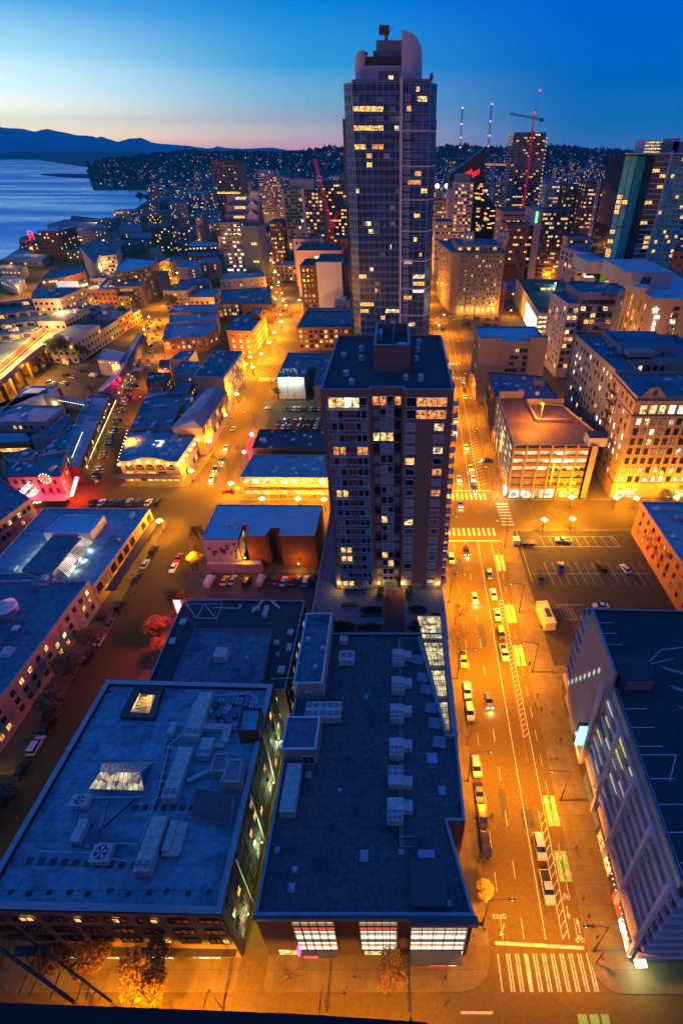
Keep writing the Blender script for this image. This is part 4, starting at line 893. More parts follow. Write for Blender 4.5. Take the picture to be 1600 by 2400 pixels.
for (i,a,c,m) in [(32,2.2,3.6,YEL),(33,2.0,2.5,WARM),(31,.7,1.4,WARM),(24,2,3,ORA),(23,1,3,ORA),(22,3,4,WARM),(19,2,3,WARM),(16,2,2.6,WARM),(13,.5,1.9,WARM),(11,2,4,YEL),(10,2,4,WARM),(9,2,4,WHI),(8,.5,1.9,WARM),(14,3,3.4,WARM),(4,.4,2.6,WARM),(3,.5,1.6,YEL)]:
    x=a
    while x<c-.05: e=min(c,x+1);pane(gt,tfin+x*rw+.15,tfin+e*rw-.15,i,m,TY-.65);x+=1
for i in range(26,34):
    for k in range(4):
        if k>1 or U(0,1)<.5: pane(gt,tfin+k*rw+.12,tfin+(k+1)*rw-.12,i,skyg,TY-.62,'sky_and_tint_pane')
for i in range(33):
    for k in range(8):
        if i>29 and U(0,1)<.6: pane(gt,tl+k*cw+.12,tl+(k+1)*cw-.12,i,RND.choice([glasst,skyg]),TY-.035,'sky_and_tint_pane')  # top-floor panes get the reflected sky as their own colour
        if U(0,1)<.10: pane(gt,tl+k*cw+.2,tl+(k+1)*cw-.2,i,RND.choice([glasst,glassb,blindm,glasst]),TY-.04,'sky_and_tint_pane')

def arcwall(B,pts,z0,ztops,th,m,name):
    b=MB();n=len(pts)
    for i in range(n-1):
        (x0,y0),(x1,y1)=pts[i],pts[i+1];dx,dy=x1-x0,y1-y0;l=sqrt(dx*dx+dy*dy);nx,ny=-dy/l*th,dx/l*th
        for s in (0,1): b.poly([(x0+nx*s,y0+ny*s,z0),(x1+nx*s,y1+ny*s,z0),(x1+nx*s,y1+ny*s,ztops[i+1]),(x0+nx*s,y0+ny*s,ztops[i])])
        b.poly([(x0,y0,ztops[i]),(x1,y1,ztops[i+1]),(x1+nx,y1+ny,ztops[i+1]),(x0+nx,y0+ny,ztops[i])])
    b.poly([(*pts[0],z0),(pts[0][0]+(-(pts[1][1]-pts[0][1]))*0+.01,pts[0][1]+th,z0),(pts[0][0]+.01,pts[0][1]+th,ztops[0]),(*pts[0],ztops[0])])
    return B.part(name,b,m)
finp=mat('crown_panel',(.50,.48,.56),.6,.06,.4,tile=(3,5,.04,.97,.75,1))
zt1=hY(TY+2,70);x0=TX(941);pts=[];zz=[]
for i in range(9): f=i/8;a=f*pi/2;pts.append((x0+10.5*sin(a)*1.0,TY+2+16*(1-cos(a))));zz.append(zt1-f*f*9)
arcwall(gt,pts,TH-.6,zz,.8,finp,'crown_fin')
xl1,xl0=TX(851),TX(831);pts=[(xl1,TY+5),(xl1-2.5,TY+5.6),(xl0,TY+8),(xl0-.5,TY+14)];z2=hY(TY+5,117);arcwall(gt,pts,TH-.6,[z2,z2-.6,z2-2.5,z2-4],-1,finp,'crown_fin')
b=MB();b.box(xl1-.5,xl1+.8,TY+5,TY+13,TH-.6,z2);gt.part('crown_fin',b,finp)
b=MB();zz0=hY(TY+7,154);b.box(xl1+.8,tfin,TY+7,TY+24,TH-.6,zz0);gt.part('crown_wall',b,finp)
b=MB();b.box(xl1+.8,tfin,TY+9,TY+24,zz0,hY(TY+9,132));gt.part('crown_louvre',b,mat('louvre_brown',(.10,.05,.06),.7,.1,1,tile=(60,.5,.12,.9,.5,1)))
zc=hY(TY+12,94);b=MB();b.box(TX(881),TX(941),TY+12,TY+26,hY(TY+9,132),zc);b.box(TX(873),TX(881),TY+13,TY+20,hY(TY+9,132),hY(TY+12,118));gt.part('plant_room',b,mat('plant_blue',(.16,.19,.26),.7,.1,.5))
b=MB();b.ob(TX(900),TY+14,hY(TY+14,88)+1,5,2.5,3.4);b.ob(TX(905),TY+14,zc,1.6,1.6,3);b.tube((TX(906),TY+14,zc+2.4),(TX(921),TY+12,zc+4.6),.18);gt.part('window_cleaning_rig',b,metald)
b=MB()
for x in [TX(885)+i*2.2 for i in range(7)]: b.tube((x,TY+12.2,zc),(x,TY+12.2,zc+1.2),.05,n=4)
b.tube((TX(883),TY+12.2,zc+1.2),(TX(940),TY+12.2,zc+1.2),.05,n=4);gt.part('railing',b,metalb)
b=MB();b.sph(TX(858),TY+8,hY(TY+8,126),.8);b.tube((TX(858),TY+8,hY(TY+8,135)),(TX(858),TY+8,hY(TY+8,126)),.12);gt.part('dish',b,metald)
b=MB();b.poly([(TX(886),TY+6.9,TH),(TX(934),TY+6.9,TH),(TX(934),TY+6.9,TH+5),(TX(886),TY+6.9,TH+5)]);gt.part('penthouse_window',b,glassb)
b=MB();b.poly([(TX(910),TY+6.8,TH),(TX(921),TY+6.8,TH),(TX(921),TY+6.8,TH+3.2),(TX(910),TY+6.8,TH+3.2)]);gt.part('lit_window',b,YEL)
b=MB();b.poly([(tl,TY+.1,TH),(tfin,TY+.1,TH),(tfin,TY+.1,TH+1.1),(tl,TY+.1,TH+1.1)]);b.poly([(tfin+.6,TY-.5,TH),(tr,TY-.5,TH),(tr,TY-.5,TH+1.3),(tfin+.6,TY-.5,TH+1.3)]);gt.part('glass_balustrade',b,glassb)
b=MB();b.box(tl-6.2,tl-3.6,TY+9,TY+34,4,TH-14);b.box(tr+3.0,tr+4.6,TY+14,TY+34,4,TH-14);gt.part('side_bay',b,glassd);wallgrid(gt,(tl-6.2,TY+9),(tl-3.6,TY+9),4,TH-14,2,31,mull)
gt.fin()
b=MB();foliage(90,TX(1011),TY+3,TH+2,.9,.9,1.9,.35,b,0,0);foliage(60,TX(975),TY+3,TH+1,3,.8,.7,.3,b,0,0);tag(b.build('roof_shrub',leafD,None,(TX(1011),TY+3,TH)),'small conifer and shrubs in planters on the glass tower terrace','shrub')

K1=pxb('brick_tenement','red brick building with bright blue roof, light wells and a white end wall',[(472,1262),(557,1263),(570,1229),(583,1230),(574,1255),(620,1256),(634,1237),(657,1237),(654,1256),(737,1255),(755,1184),(509,1182)],12.6,brickR,mat('roof_bright',(.30,.60,.68),.7,.12,.3,stain=.5,dark=.3),par=.35,cap=whitem,pw=.25)
a,c=K1.P[0],K1.P[1];y0=min(p[1] for p in K1.P);xs=sorted(p[0] for p in K1.P)
K1.fac(face(K1,RT),6,4,1,1.6,lit=.15);K1.fac(0,1,1,.5,.5,lit=0)
b=MB();xa,xb=at(472,1262,12.6)[0],at(557,1263,12.6)[0];yw=at(520,1262,12.6)[1]-.35;b.box(xa+.1,xb-.2,yw-.1,yw+.3,4.2,12.4);K1.part('painted_wall',b,whitew)
b=MB()
for i in range(7): b.ob(xa+1.6+i*1.15+U(-.3,.3),yw-.16,U(6,9.5),U(.3,1.1),.04,U(.8,2.2))
for i in range(5): b.ob(xb-1.3+U(-.5,.6),yw-.16,5+i*1.3,U(.4,1.0),.04,U(.8,1.4))
K1.part('mural_figure',b,darkw)
b=MB();b.box(xa+.4,xb+6,yw-1.6,yw+.3,.13,3.9);K1.part('low_annexe',b,cream)
K1.vents(7,['pipe','hatch','box']);
for x,z in ((at(575,1300,6)[0],5.6),(at(700,1320,3)[0],3.2)): b=MB();b.sph(x,yw-.5,z,.22);K1.part('wall_lamp',b,bulbm);plight(K1.root,(x-K1.c[0],yw-1.4-K1.c[1],z),1100,SOD,.25)
K1.fin()
K2=pxb('corner_shop','long two storey shop with pale blue roof and glowing yellow arcade front',[(562,1118),(768,1120),(768,1066),(592,1065)],8.1,cream,roofL,par=.4,cap=whitem,pw=.3)
e=face(K2,FR);K2.fac(e,9,1,2.6,1.9,z0=5,z1=7.9,lit=1,tone='white',frame=darkw,mull=2,m0=.3);K2.fac(e,10,1,2.2,2.4,z0=.3,z1=3.2,lit=.95,tone='warm',frame=darkw);K2.fac(face(K2,LF),4,1,1.6,1.8,lit=.4)
b=MB();ya=K2.P[e][1];b.box(K2.P[e][0]-2,K2.P[(e+1)%4][0],ya-2.4,ya,3.6,3.75)
for i in range(22): x=K2.P[e][0]-1.5+i*1.5;b.box(x,x+.1,ya-2.4,ya,3.76,3.95)
K2.part('awning',b,mat('awning_frame',(.2,.12,.05),.6));K2.vents(9);K2.fin()
for i in range(5): plight(K2.root,(-13+i*6.6,ya-2.0-K2.c[1],2.9),700,YLW,.3)
K3=pxb('theatre_block','dark purple flat roofed theatre block with a ring of pipes behind the yellow shop',[(590,1050),(775,1054),(775,1007),(608,1006)],9.5,brickD,mat('roof_purple',(.075,.06,.085),.8,.3,.4,stain=.4),par=.6,cap=darkw)
K3.vents(12,['pipe','box','pipe','hatch']);K3.fin()
t=thing('theatre_sign','pink and red glowing theatre sign on the avenue corner of the purple-roofed block','neon sign',(*at(590,1040,0),3));x,y=at(594,1028,9);b=MB();b.box(x-1.4,x-1.0,y-6,y+2,2,9);b.build('panel',REDE,t);b=MB();b.sph(x-1.3,y+3,9.5,1.0);b.sph(x-1.8,y-10,8,.9);b.build('round_lamp',mat('pink_lamp',(.5,.2,.4),.4,emit=(1,.2,.5),es=4),t);plight(t,(-3,-1,4),2200,(1,.1,.15),.6)
K5=pxb('billboard_building','building with a tall blank wall floodlit pale green above the car park',[(648,884),(712,884),(722,858),(745,858),(735,905),(800,905),(800,828),(675,826)],13.1,greyw,roofM,par=.4,cap=capb,pw=.3)
b=MB();x0,x1=at(650,884,13)[0],at(712,884,13)[0];yk=at(680,884,13.1)[1];b.box(x0,x1,yk-.3,yk-.05,1.5,12.6);K5.part('advert_wall',b,panelw)
b=MB();b.ob(x0+4.7,yk-.36,3,.25,.05,7);K5.part('painted_line',b,metald);b=MB();b.ob(x0+7.6,yk-.36,1.6,1.2,.05,3.0);K5.part('painted_tree',b,leafY)
for i in range(3):
    b=MB();X=x0+2.2+i*4.2;b.tube((X,yk,13),(X,yk-1.6,13.4),.05);b.ob(X,yk-1.7,13.2,.7,.3,.25);K5.part('floodlight',b,bulbw);plight(K5.root,(X-K5.c[0],yk-1.9-K5.c[1],12.8),2300,(.65,1,.75),.2)
K5.vents(8,['pipe','box']);K5.fac(face(K5,LF),5,3,1,1.5,lit=.15)
b=MB()
for i in range(7): X=x0+1+i*1.4;b.tube((X,yk+4+(i%3),12.7),(X,yk+4+(i%3),16),.07,n=4)
K5.part('antenna',b,whitem);K5.fin()
K6=Bld('loft_building','orange brick loft building with a grid of sash windows behind the floodlit wall',(xat(695,346,15),xat(825,346,15)+1.5,346,389),15,brickO,roofM,par=.9,cap=whitem)
K6.fac(0,11,4,1.9,1.9,z0=1.5,z1=14,lit=.45,tone='warm',mull=2,frame=brickR,m0=.6);K6.fac(3,9,4,1.6,1.8,z0=1.5,z1=14,lit=.3,tone='warm');K6.vents(5,['box','pipe']);K6.ledge(14.2,.5,.4,brickO);K6.fin()
pp=Bld('white_parapet_block','plain white rooftop block at the back of the orange loft building',(xat(716,389,17),xat(820,389,17),389.4,398),hY(389.4,728),whitew,roofM,par=.3);pp.fin()
k7h=hY(425,622)
K7=Bld('blank_wall_tower','dark brick tower with a huge blank pale panelled wall facing the camera',(xat(702,425,k7h),xat(828,425,k7h),425,455),k7h,brickD,roofD,par=.8,cap=capb)
b=MB();za=hY(424,613);b.box(xat(741,424,za),xat(800,424,za),421.5,440,.13,za);K7.part('panel_wall',b,panelw);b=MB();b.box(xat(741,424,za)-.1,xat(800,424,za)+.1,421.6,456,za,za+.5);K7.part('panel_roof',b,roofD)
K7.fac(0,3,9,1.5,1.8,lit=.35,tone='warm',m0=1,m1=30,mull=1,frame=darkw);K7.fac(0,2,9,1.2,1.8,lit=.35,tone='warm',m0=37,m1=1,frame=darkw);K7.fac(3,6,9,1.5,1.8,lit=.4,frame=darkw);K7.fin()
h8=hY(500,587);K8=Bld('pink_concrete_building','pale pinkish concrete building with strip windows beneath the red crane',(xat(692,500,h8),xat(800,500,h8),500,545),h8,mat('pink_concrete',(.52,.38,.37),.8,.1,.4),roofD,par=1)
K8.fac(0,3,2,6,2.0,z0=h8-16,z1=h8-2,lit=.3,tone='white',mull=3,m0=11,m1=14,frame=greyw);K8.fac(3,8,7,3,1.7,lit=.15,frame=greyw);K8.fin()
h9=hY(546,560);K9=Bld('pink_concrete_building','upper stepped block of the pink concrete building',(xat(686,546,h9),xat(752,546,h9),546,560),h9,MATS['pink_concrete'],roofD,par=.5);K9.fac(0,5,1,2.5,1.8,z0=h9-6,z1=h9-1,lit=.1,frame=greyw);K9.fin()
K10=Bld('tan_block','tan block behind the glass tower with a single dark window',(xat(790,520,48),xat(835,520,48),520,540),hY(520,560),brickO,roofD,par=.6);K10.fac(0,2,3,4,2,lit=.1,frame=darkw);K10.fin()

D=pxb('waterfront_hotel','long pale hotel with pairs of small windows along the left edge of the view',[(208,1360),(2,1634),(-260,1984),(-420,1700),(-140,1360)],10.5,cream,roofM,par=.8,cap=capb)
e=face(D,RT);
for i in range(len(D.P)):
    a,c=D.P[i],D.P[(i+1)%len(D.P)]
    if (c[1]-a[1])>25 and a[0]>-100: D.fac(i,11,3,1.3,1.5,z0=1.5,z1=9.5,lit=.3,tone='warm',mull=1,frame=greyw)
D.vents(10);D.fin()
b=MB();b.box(-85.6,-83.6,40,60,3.6,3.8);D.part('canopy',b,cream);b=MB()
for i in range(40): b.sph(-83.6,40+i*.5,3.55,.09,0,5,3)
D.part('canopy_lights',b,WNEON)
for i in range(4): plight(D.root,(-84.4-D.c[0],42+i*5-D.c[1],3.3),260,YLW,.2)
G1=pxb('market_hall','low market hall with blue roof, raised monitor and white-lit corrugated clerestory',[(218,1376),(352,1192),(103,1190),(-30,1335),(-40,1378)],7.4,mat('yellow_brick',(.40,.25,.10),.8,.15,1),roofL,par=.5,cap=whitem)
e=face(G1,RT);G1.fac(e,9,1,2.6,2.4,z0=3.4,z1=6.8,lit=.12,tone='warm',mull=2,frame=brickD,m0=.4)
for q in [((145,1207),(244,1208),(212,1250),(102,1249))]:
    pp=Bld('roof_monitor','raised rectangular pale box on the market hall roof',[at(*c,10.5) for c in q],10.5,whitew,mat('roof_bright'),6.9,.3,'roof monitor',cap=whitem);pp.fin()
q=[at(*c,9.6) for c in ((123,1254),(191,1259),(123,1342),(50,1335))];b=MB();b.prism(q,6.9,9.4,1,0);tag(b.build('raised_deck',[roofM,whitew],None,(*q[0],6.9)),'raised dark blue centre deck between the lit clerestory strips on the market hall','roof deck')
q=[at(*c,8.2) for c in ((192,1259),(216,1267),(159,1350),(134,1335))];t=thing('lit_clerestory','sloping corrugated strip lit white on the market hall roof','clerestory',(*q[0],6.9))
b=MB();n=26
for i in range(n):
    f0,f1=i/n,(i+.55)/n;L=lambda a,c,f: tuple(a[k]+(c[k]-a[k])*f for k in (0,1))
    b.poly([(*L(q[0],q[3],f0),9.3),(*L(q[1],q[2],f0),7.5),(*L(q[1],q[2],f1),7.5),(*L(q[0],q[3],f1),9.3)],0);f2=(i+1)/n
    b.poly([(*L(q[0],q[3],f1),9.2),(*L(q[1],q[2],f1),7.4),(*L(q[1],q[2],f2),7.4),(*L(q[0],q[3],f2),9.2)],1)
b.build('corrugated_glazing',[mat('clerestory_glow',(.5,.5,.45),.4,emit=(1,.9,.6),es=1.0,evar=.25),metald],t)
for f in (.2,.5,.8): p=L(q[1],q[2],f);plight(t,(p[0]+.6-q[0][0],p[1]-.2-q[0][1],.9),180,(1,.92,.62),.15)
w0,w1=at(112,1272,7.4),at(50,1338,7.4)
for f in (.1,.35,.6,.9): p=L(w0,w1,f);plight(t,(p[0]-q[0][0],p[1]-q[0][1],.8),150,(1,.92,.62),.15)
b=MB();b.box(-85.3,-82.3,112.5,148,3.2,3.4)
G1.part('awning',b,mat('awning_dark',(.06,.04,.07),.8));G1.vents(14);G1.fin()
for i in range(6): plight(G1.root,(-84-G1.c[0],115+i*6-G1.c[1],2.9),330,YLW,.2)

for l,q,h,w,r in [('low dark blue roof with tank between the hotel and the market hall',[(-20,1345),(60,1342),(128,1362),(85,1398),(-20,1398)],9,whitew,roofM),('narrow blue service roof with a pink end wall above the hotel roof',[(75,1368),(108,1370),(130,1352),(118,1342),(90,1350)],10.5,whitew,roofL),('flat tank deck at the far left below the market hall',[(-60,1408),(40,1408),(30,1450),(-80,1450)],11.2,greyw,roofM)]:
    pp=pxb('service_wing',l,q,h,w,r,par=.4);pp.vents(3);pp.fin()
x,y=at(12,1418,12);t=thing('water_tank','pale blue domed round tank on the roof at the left edge','tank',(x,y,9.7));b=MB();b.tube((x,y,9.7),(x,y,12),2.6,2.6,20);b.build('drum',whitem,t,smooth=True);b=MB();b.tube((x,y,12),(x,y,13.2),2.6,.4,20);b.build('cone',metalb,t)
G0=pxb('corner_warehouse','pale warehouse wall with a row of paired windows running diagonally at the left edge',[(71,1168),(-60,1266),(-120,1180),(0,1120)],10,cream,roofM,par=.5);e=face(G0,(.7,-.7));G0.fac(e,10,2,1.3,1.6,z0=2.5,z1=9,lit=.18,tone='warm',frame=greyw);G0.fin()
G2=pxb('market_building','pinkish market building with dark cornice carrying the red neon market sign',[(11,1080),(157,1057),(138,1114),(15,1114)],11.5,mat('rose_render',(.34,.27,.28),.8,.1,.5),roofM,par=.5,cap=metald)
e=face(G2,FR);G2.fac(e,6,2,1.2,1.7,z0=3.2,z1=10.5,lit=.05,frame=greyw);G2.fac(face(G2,RT),5,3,1.3,1.9,lit=.35,tone='warm',frame=brickO);G2.ledge(11.0,.5,.8,metald);G2.vents(6);G2.fin()
b=MB();xx0,xx1=G2.P[e][0],G2.P[(e+1)%4][0];yy=G2.P[e][1];b.box(min(xx0,xx1)-2,max(xx0,xx1)+1.5,yy-4.5,yy,3.0,3.25);G2.part('entrance_canopy',b,whitew)
t=thing('market_sign','large red neon sign with white letters and a round clock on the market canopy','neon sign',(-134,163,4))
for body,p in (('PUBLIC',(54,1160)),('ARKET',(70,1172)),('ENTER',(80,1192))):
    z=hY(164.2,p[1]);text(body,2.5,mat('sign_letter_glow',(.8,.6,.6),.4,emit=(1,.78,.72),es=2.4),t,(xat(p[0],164.2,z),163.6,z),(radians(90),radians(-38),0),depth=.1,bold=.035)
b=MB();b.tube((-128.6,164.2,10.6),(-128.6,164.5,10.6),1.5,1.5,16,0);b.build('clock_face',ORA,t);b=MB()
for i in range(12): b.sph(-128.6+2.0*cos(i*pi/6),164.2,10.6+2.0*sin(i*pi/6),.2,0,6,4)
b.build('clock_bulb',WNEON,t);b=MB();b.tube((-128.6,164.1,10.6),(-128.6,164.1,11.8),.09);b.tube((-128.6,164.1,10.6),(-127.8,164.1,10.2),.09);b.build('clock_hand',metald,t)
b=MB();
for x in (-137,-132,-128.5): b.tube((x,164.7,3.2),(x,164.7,9),.12)
b.build('support',metald,t);plight(t,(4,-2.4,4),5500,(1,.015,.03),1.0);plight(t,(-4,-3,1),2500,(1,.02,.05),.8)
x,y=at(172,1150,3);t=thing('farmers_market_sign','leaning red-edged white neon strip sign at the end of the market arcade','neon sign',(x,y,4));b=MB();p,q2=at(168,1162,5),at(182,1122,8);b.tube((*p,5),(*q2,8.5),.55,n=6);b.build('tube',WNEON,t);b=MB();b.tube((p[0]-.8,p[1],5),(q2[0]-.8,q2[1],8.6),.2,n=6);b.tube((p[0]+.8,p[1],5),(q2[0]+.8,q2[1],8.6),.2,n=6);b.build('neon_border',REDE,t);plight(t,(1.5,-3,3),16000,(1,.02,.02),1.0)

AR=pxb('market_arcade','long market arcade with blue roof strip and string of white lamps beside the parked cars',[(208,925),(256,928),(184,1096),(132,1088)],8,brickD,roofL,par=.5,cap=capb)
AR.fac(face(AR,RT),24,1,1.4,1.8,z0=4.4,z1=7.4,lit=.15,tone='warm',frame=brickD,mull=0,m0=.3);AR.fin()
b=MB();p0_,p1_=at(271,935,4),at(196,1100,4);e0,e1=at(256,932,4),at(180,1098,4);b.prism([e1,p1_,p0_,e0],3.8,4.0,0,0);AR.part('awning',b,mat('awning_dark'))
for i in range(9): f=(i+.5)/9;plight(AR.root,(p1_[0]+(p0_[0]-p1_[0])*f+.8-AR.c[0],p1_[1]+(p0_[1]-p1_[1])*f-AR.c[1],3.0),420,(1,.80,.22),.3)
b=MB()
for i in range(60): f=(i+.5)/60;b.sph(p1_[0]+(p0_[0]-p1_[0])*f+.25,p1_[1]+(p0_[1]-p1_[1])*f,3.5,.17,0,5,3)
AR.part('string_light',b,mat('arcade_lamp',(.5,.5,.3),.4,emit=(1,.8,.3),es=5))
s0,s1=at(193,1012,8.6),at(169,1070,8.6);b=MB()
for i in range(16): f=i/15;b.sph(s1[0]+(s0[0]-s1[0])*f,s1[1]+(s0[1]-s1[1])*f,8.3,.2,0,5,3)
AR.part('roof_lamp',b,WNEON)
AN=pxb('north_arcade','long narrow gabled arcade with a white ridge running up beside the parked cars',[(327,782),(341,786),(264,926),(232,918),(262,880),(285,850)],6.5,greyw,mat('arcade_roof_brown',(.13,.085,.07),.8,.2,.5),par=0)
b=MB();rid=[at(333,780,8.6),at(290,858,8.6),at(275,885,8.6),at(238,918,8.6)]
for p,q2 in zip(rid,rid[1:]): b.tube((*p,8.6),(*q2,8.6),.22,n=4)
AN.part('ridge',b,whitem);b=MB();lf=[at(322,783,6.5),at(280,855,6.5),at(262,880,6.5),at(228,918,6.5)];rt=[at(342,786,6.5),at(300,862,6.5),at(287,888,6.5),at(266,926,6.5)]
for i in range(3): b.poly([(*rid[i],8.6),(*rid[i+1],8.6),(*lf[i+1],6.6),(*lf[i],6.6)],0);b.poly([(*rid[i],8.6),(*rid[i+1],8.6),(*rt[i+1],6.6),(*rt[i],6.6)],1)
AN.part('pitched_roof',b,[roofL,MATS['arcade_roof_brown']]);AN.fin()
for i in range(12): f=(i+.5)/12;a_,c_=at(345,788,3),at(272,928,3);plight(AN.root,(a_[0]+(c_[0]-a_[0])*f+1-AN.c[0],a_[1]+(c_[1]-a_[1])*f-AN.c[1],3.0),380,(1,.75,.2),.3)
CWg=pxb('cross_wing','blue-roofed cross wing with a row of small lamps and red neon at its corner',[(228,843),(278,846),(296,826),(243,817)],9.5,whitew,roofL,par=.2);e=face(CWg,FR);CWg.fac(e,6,1,.7,.7,z0=7.6,z1=8.8,lit=1,tone='white',mull=0);CWg.fin()
x,y=at(270,862,8);b=MB();b.box(x-1,x+3,y-.6,y-.3,3,10);t=thing('neon_sign','double red and yellow neon sign hanging below the cross wing','neon sign',(x,y,3));b.build('panel',mat('yellow_red_neon',(.5,.2,.05),.4,emit=(1,.25,.03),es=7),t);b=MB();b.box(x-1.5,x-1.1,y-.7,y-.3,3,10.2);b.box(x+3.1,x+3.5,y-.7,y-.3,3,10.2);b.build('border',REDE,t);plight(t,(2,-4,4),9000,(1,.02,.04),.8)
x,y=at(281,889,9);t=thing('neon_lamp','single round red neon lamp on the arcade roof below the cross wing','neon lamp',(x,y,8));b=MB();b.sph(x,y,9,.9,0,8,6,1.4);b.build('globe',REDE,t);b=MB();b.tube((x,y,6.6),(x,y,8.4),.2);b.build('post',metald,t);plight(t,(1,-1.2,2),5000,(1,.02,.06),.6)
for l,q,h,w,r,nv in [('blue roofed market wing with a lilac wall left of the arcade',[(71,1025),(163,968),(161,976),(135,1018)],9,MATS['rose_render'],roofM,2),('white walled market block with windows at the left edge',[(-60,988),(107,988),(147,957),(145,950),(-60,950)],11,MATS['rose_render'],roofL,3),('upper blue roof stepping back behind the white walled block',[(-60,960),(5,960),(64,903),(128,905),(140,925),(100,925),(60,948)],11.6,whitew,roofL,2),('low blue roofs in front of the white walled block',[(-60,1040),(68,1036),(72,1028),(60,1012),(-60,1012)],7,brickO,roofL,3),('small cluttered roof beside the market building',[(8,1068),(70,1050),(88,1058),(70,1074),(20,1080)],12.5,MATS['rose_render'],roofM,3),('cluttered blue roof between the arcade and the market building',[(100,1056),(130,1085),(186,1000),(176,978),(140,1022)],7.6,whitew,roofM,12),('small blue roofed office by the sunken car park',[(118,905),(130,915),(142,908),(136,902)],9,brickO,roofL,0),('narrow wing with a string of lamps toward the arcade',[(178,985),(205,930),(214,935),(190,990)],7.8,greyw,roofL,3)]:
    pp=pxb('market_wing',l,q,h,w,r,par=.35)
    if 'windows' in l: pp.fac(face(pp,FR),12,2,1.2,1.6,z0=3,z1=10,lit=.2,tone='warm',frame=greyw,mull=1)
    if 'low blue' in l: pp.fac(face(pp,FR),9,1,3,1.6,z0=1,z1=6,lit=.8,tone='warm',frame=darkw)
    pp.vents(nv);pp.fin()

a_,c_=at(103,926,9),at(203,944,9);t=thing('footbridge','covered blue-roofed footbridge with a row of lamps crossing behind the market','footbridge',(*a_,6));b=MB();dx,dy=c_[0]-a_[0],c_[1]-a_[1];L_=sqrt(dx*dx+dy*dy)
b.ob((a_[0]+c_[0])/2,(a_[1]+c_[1])/2,9,L_,4,.4,atan2(dy,dx));b.build('roof',roofL,t);b=MB();b.ob((a_[0]+c_[0])/2,(a_[1]+c_[1])/2,5.5,L_,3.4,.4,atan2(dy,dx));b.build('deck',greyw,t);b=MB()
for i in range(15): f=i/14;X,Y=a_[0]+dx*f,a_[1]+dy*f;b.tube((X,Y-1.8,5.6),(X,Y-1.8,9),.1,n=4);b.tube((X,Y-1.8,5.6),(X+L_/14,Y-1.8,3.2 if i%2 else 5.6),.08,n=4)
b.build('truss',metald,t);b=MB()
for i in range(26): f=(i+.5)/26;b.sph(a_[0]+dx*f,a_[1]+dy*f-1.9,8.6,.18,0,5,3)
b.build('lamp',WNEON,t);plight(t,(8,-6,1),1500,(1,.55,.15),.5)
x,y=at(85,928,9);t=thing('lift_lobby','open white-lit lift lobby box at the end of the footbridge','lift lobby',(x,y,5));b=MB();b.box(x-4,x+4,y-3,y+3,11.4,11.8);b.build('roof',whitem,t);b=MB();b.box(x-3.8,x+3.8,y+2,y+2.6,8,11.4);b.box(x-4,x-3.6,y-2.6,y+2.6,8,11.4);b.build('glazed_wall',WHI,t);b=MB();b.box(x-4,x+9,y-3.2,y+3,.2,7.8);b.build('base',brickO,t);plight(t,(0,-1,5),1600,(.7,1,.9),.4)

G4=pxb('arched_market','corner market building with arched windows, curved parapet and a row of globe lamps',[(279,1081),(417,1082),(470,1004),(303,1004)],9.5,mat('ochre_render',(.45,.30,.17),.8,.12,.6),roofL,par=.5,cap=mat('parapet_ochre',(.4,.27,.14)))
e=face(G4,FR);a,c=G4.P[e],G4.P[(e+1)%4]
def arch(B,e,n,w,z0,zs,m0=1.5,lit=None):
    a,c=B.P[e],B.P[(e+1)%len(B.P)];L=sqrt((c[0]-a[0])**2+(c[1]-a[1])**2);d=((c[0]-a[0])/L,(c[1]-a[1])/L);nr=(d[1],-d[0])
    for k in range(n):
        u=m0+(L-2*m0)*(k+.5)/n
        def Pt(du,z,o): return (a[0]+d[0]*(u+du)+nr[0]*o,a[1]+d[1]*(u+du)+nr[1]*o,z)
        b=MB();pts=[Pt(-w/2,z0,.04),Pt(w/2,z0,.04)]+[Pt(w/2*cos(t*pi/8),zs+w/2*sin(t*pi/8),.04) for t in range(9)];b.poly(pts,0)
        for t in range(8): b.poly([Pt(w/2*cos(t*pi/8),zs+w/2*sin(t*pi/8),.15),Pt((w/2+.35)*cos(t*pi/8),zs+(w/2+.35)*sin(t*pi/8),.15),Pt((w/2+.35)*cos((t+1)*pi/8),zs+(w/2+.35)*sin((t+1)*pi/8),.15),Pt(w/2*cos((t+1)*pi/8),zs+w/2*sin((t+1)*pi/8),.15)],1)
        for q in range(1,6): x=-w/2+w*q/6;b.tube(Pt(x,z0,.12),Pt(x,zs+w*.3,.12),.05,n=4,m=1)
        b.tube(Pt(-w/2,zs,.12),Pt(w/2,zs,.12),.08,n=4,m=1)
        B.part('arched_window',b,[lit or glassd,MATS['parapet_ochre']])
arch(G4,e,5,3.4,5.6,6.6);er=face(G4,RT);arch(G4,er,7,2.6,5.2,6.2)
b=MB();xm=(a[0]+c[0])/2
for i in range(12):
    f0,f1=i/12,(i+1)/12;g=lambda f: 9.5+1.7*(.5-.5*cos(2*pi*min(1,max(0,(f-.1)/.8))));X0,X1=a[0]+(c[0]-a[0])*f0,a[0]+(c[0]-a[0])*f1;Y=a[1]-.05
    b.poly([(X0,Y,9),(X1,Y,9),(X1,Y,g(f1)),(X0,Y,g(f0))]);b.poly([(X0,Y,g(f0)),(X1,Y,g(f1)),(X1,Y+.4,g(f1)),(X0,Y+.4,g(f0))]);b.poly([(X0,Y+.4,9),(X1,Y+.4,9),(X1,Y+.4,g(f1)),(X0,Y+.4,g(f0))])
G4.part('curved_parapet',b,MATS['ochre_render'])
b=MB();b.prism([(a[0]-2.2,a[1]-3.4),(c[0]+1.5,c[1]-3.4),(c[0]+1.5,c[1]),(a[0]-2.2,a[1])],3.5,3.8);G4.part('awning',b,mat('awning_dark'))
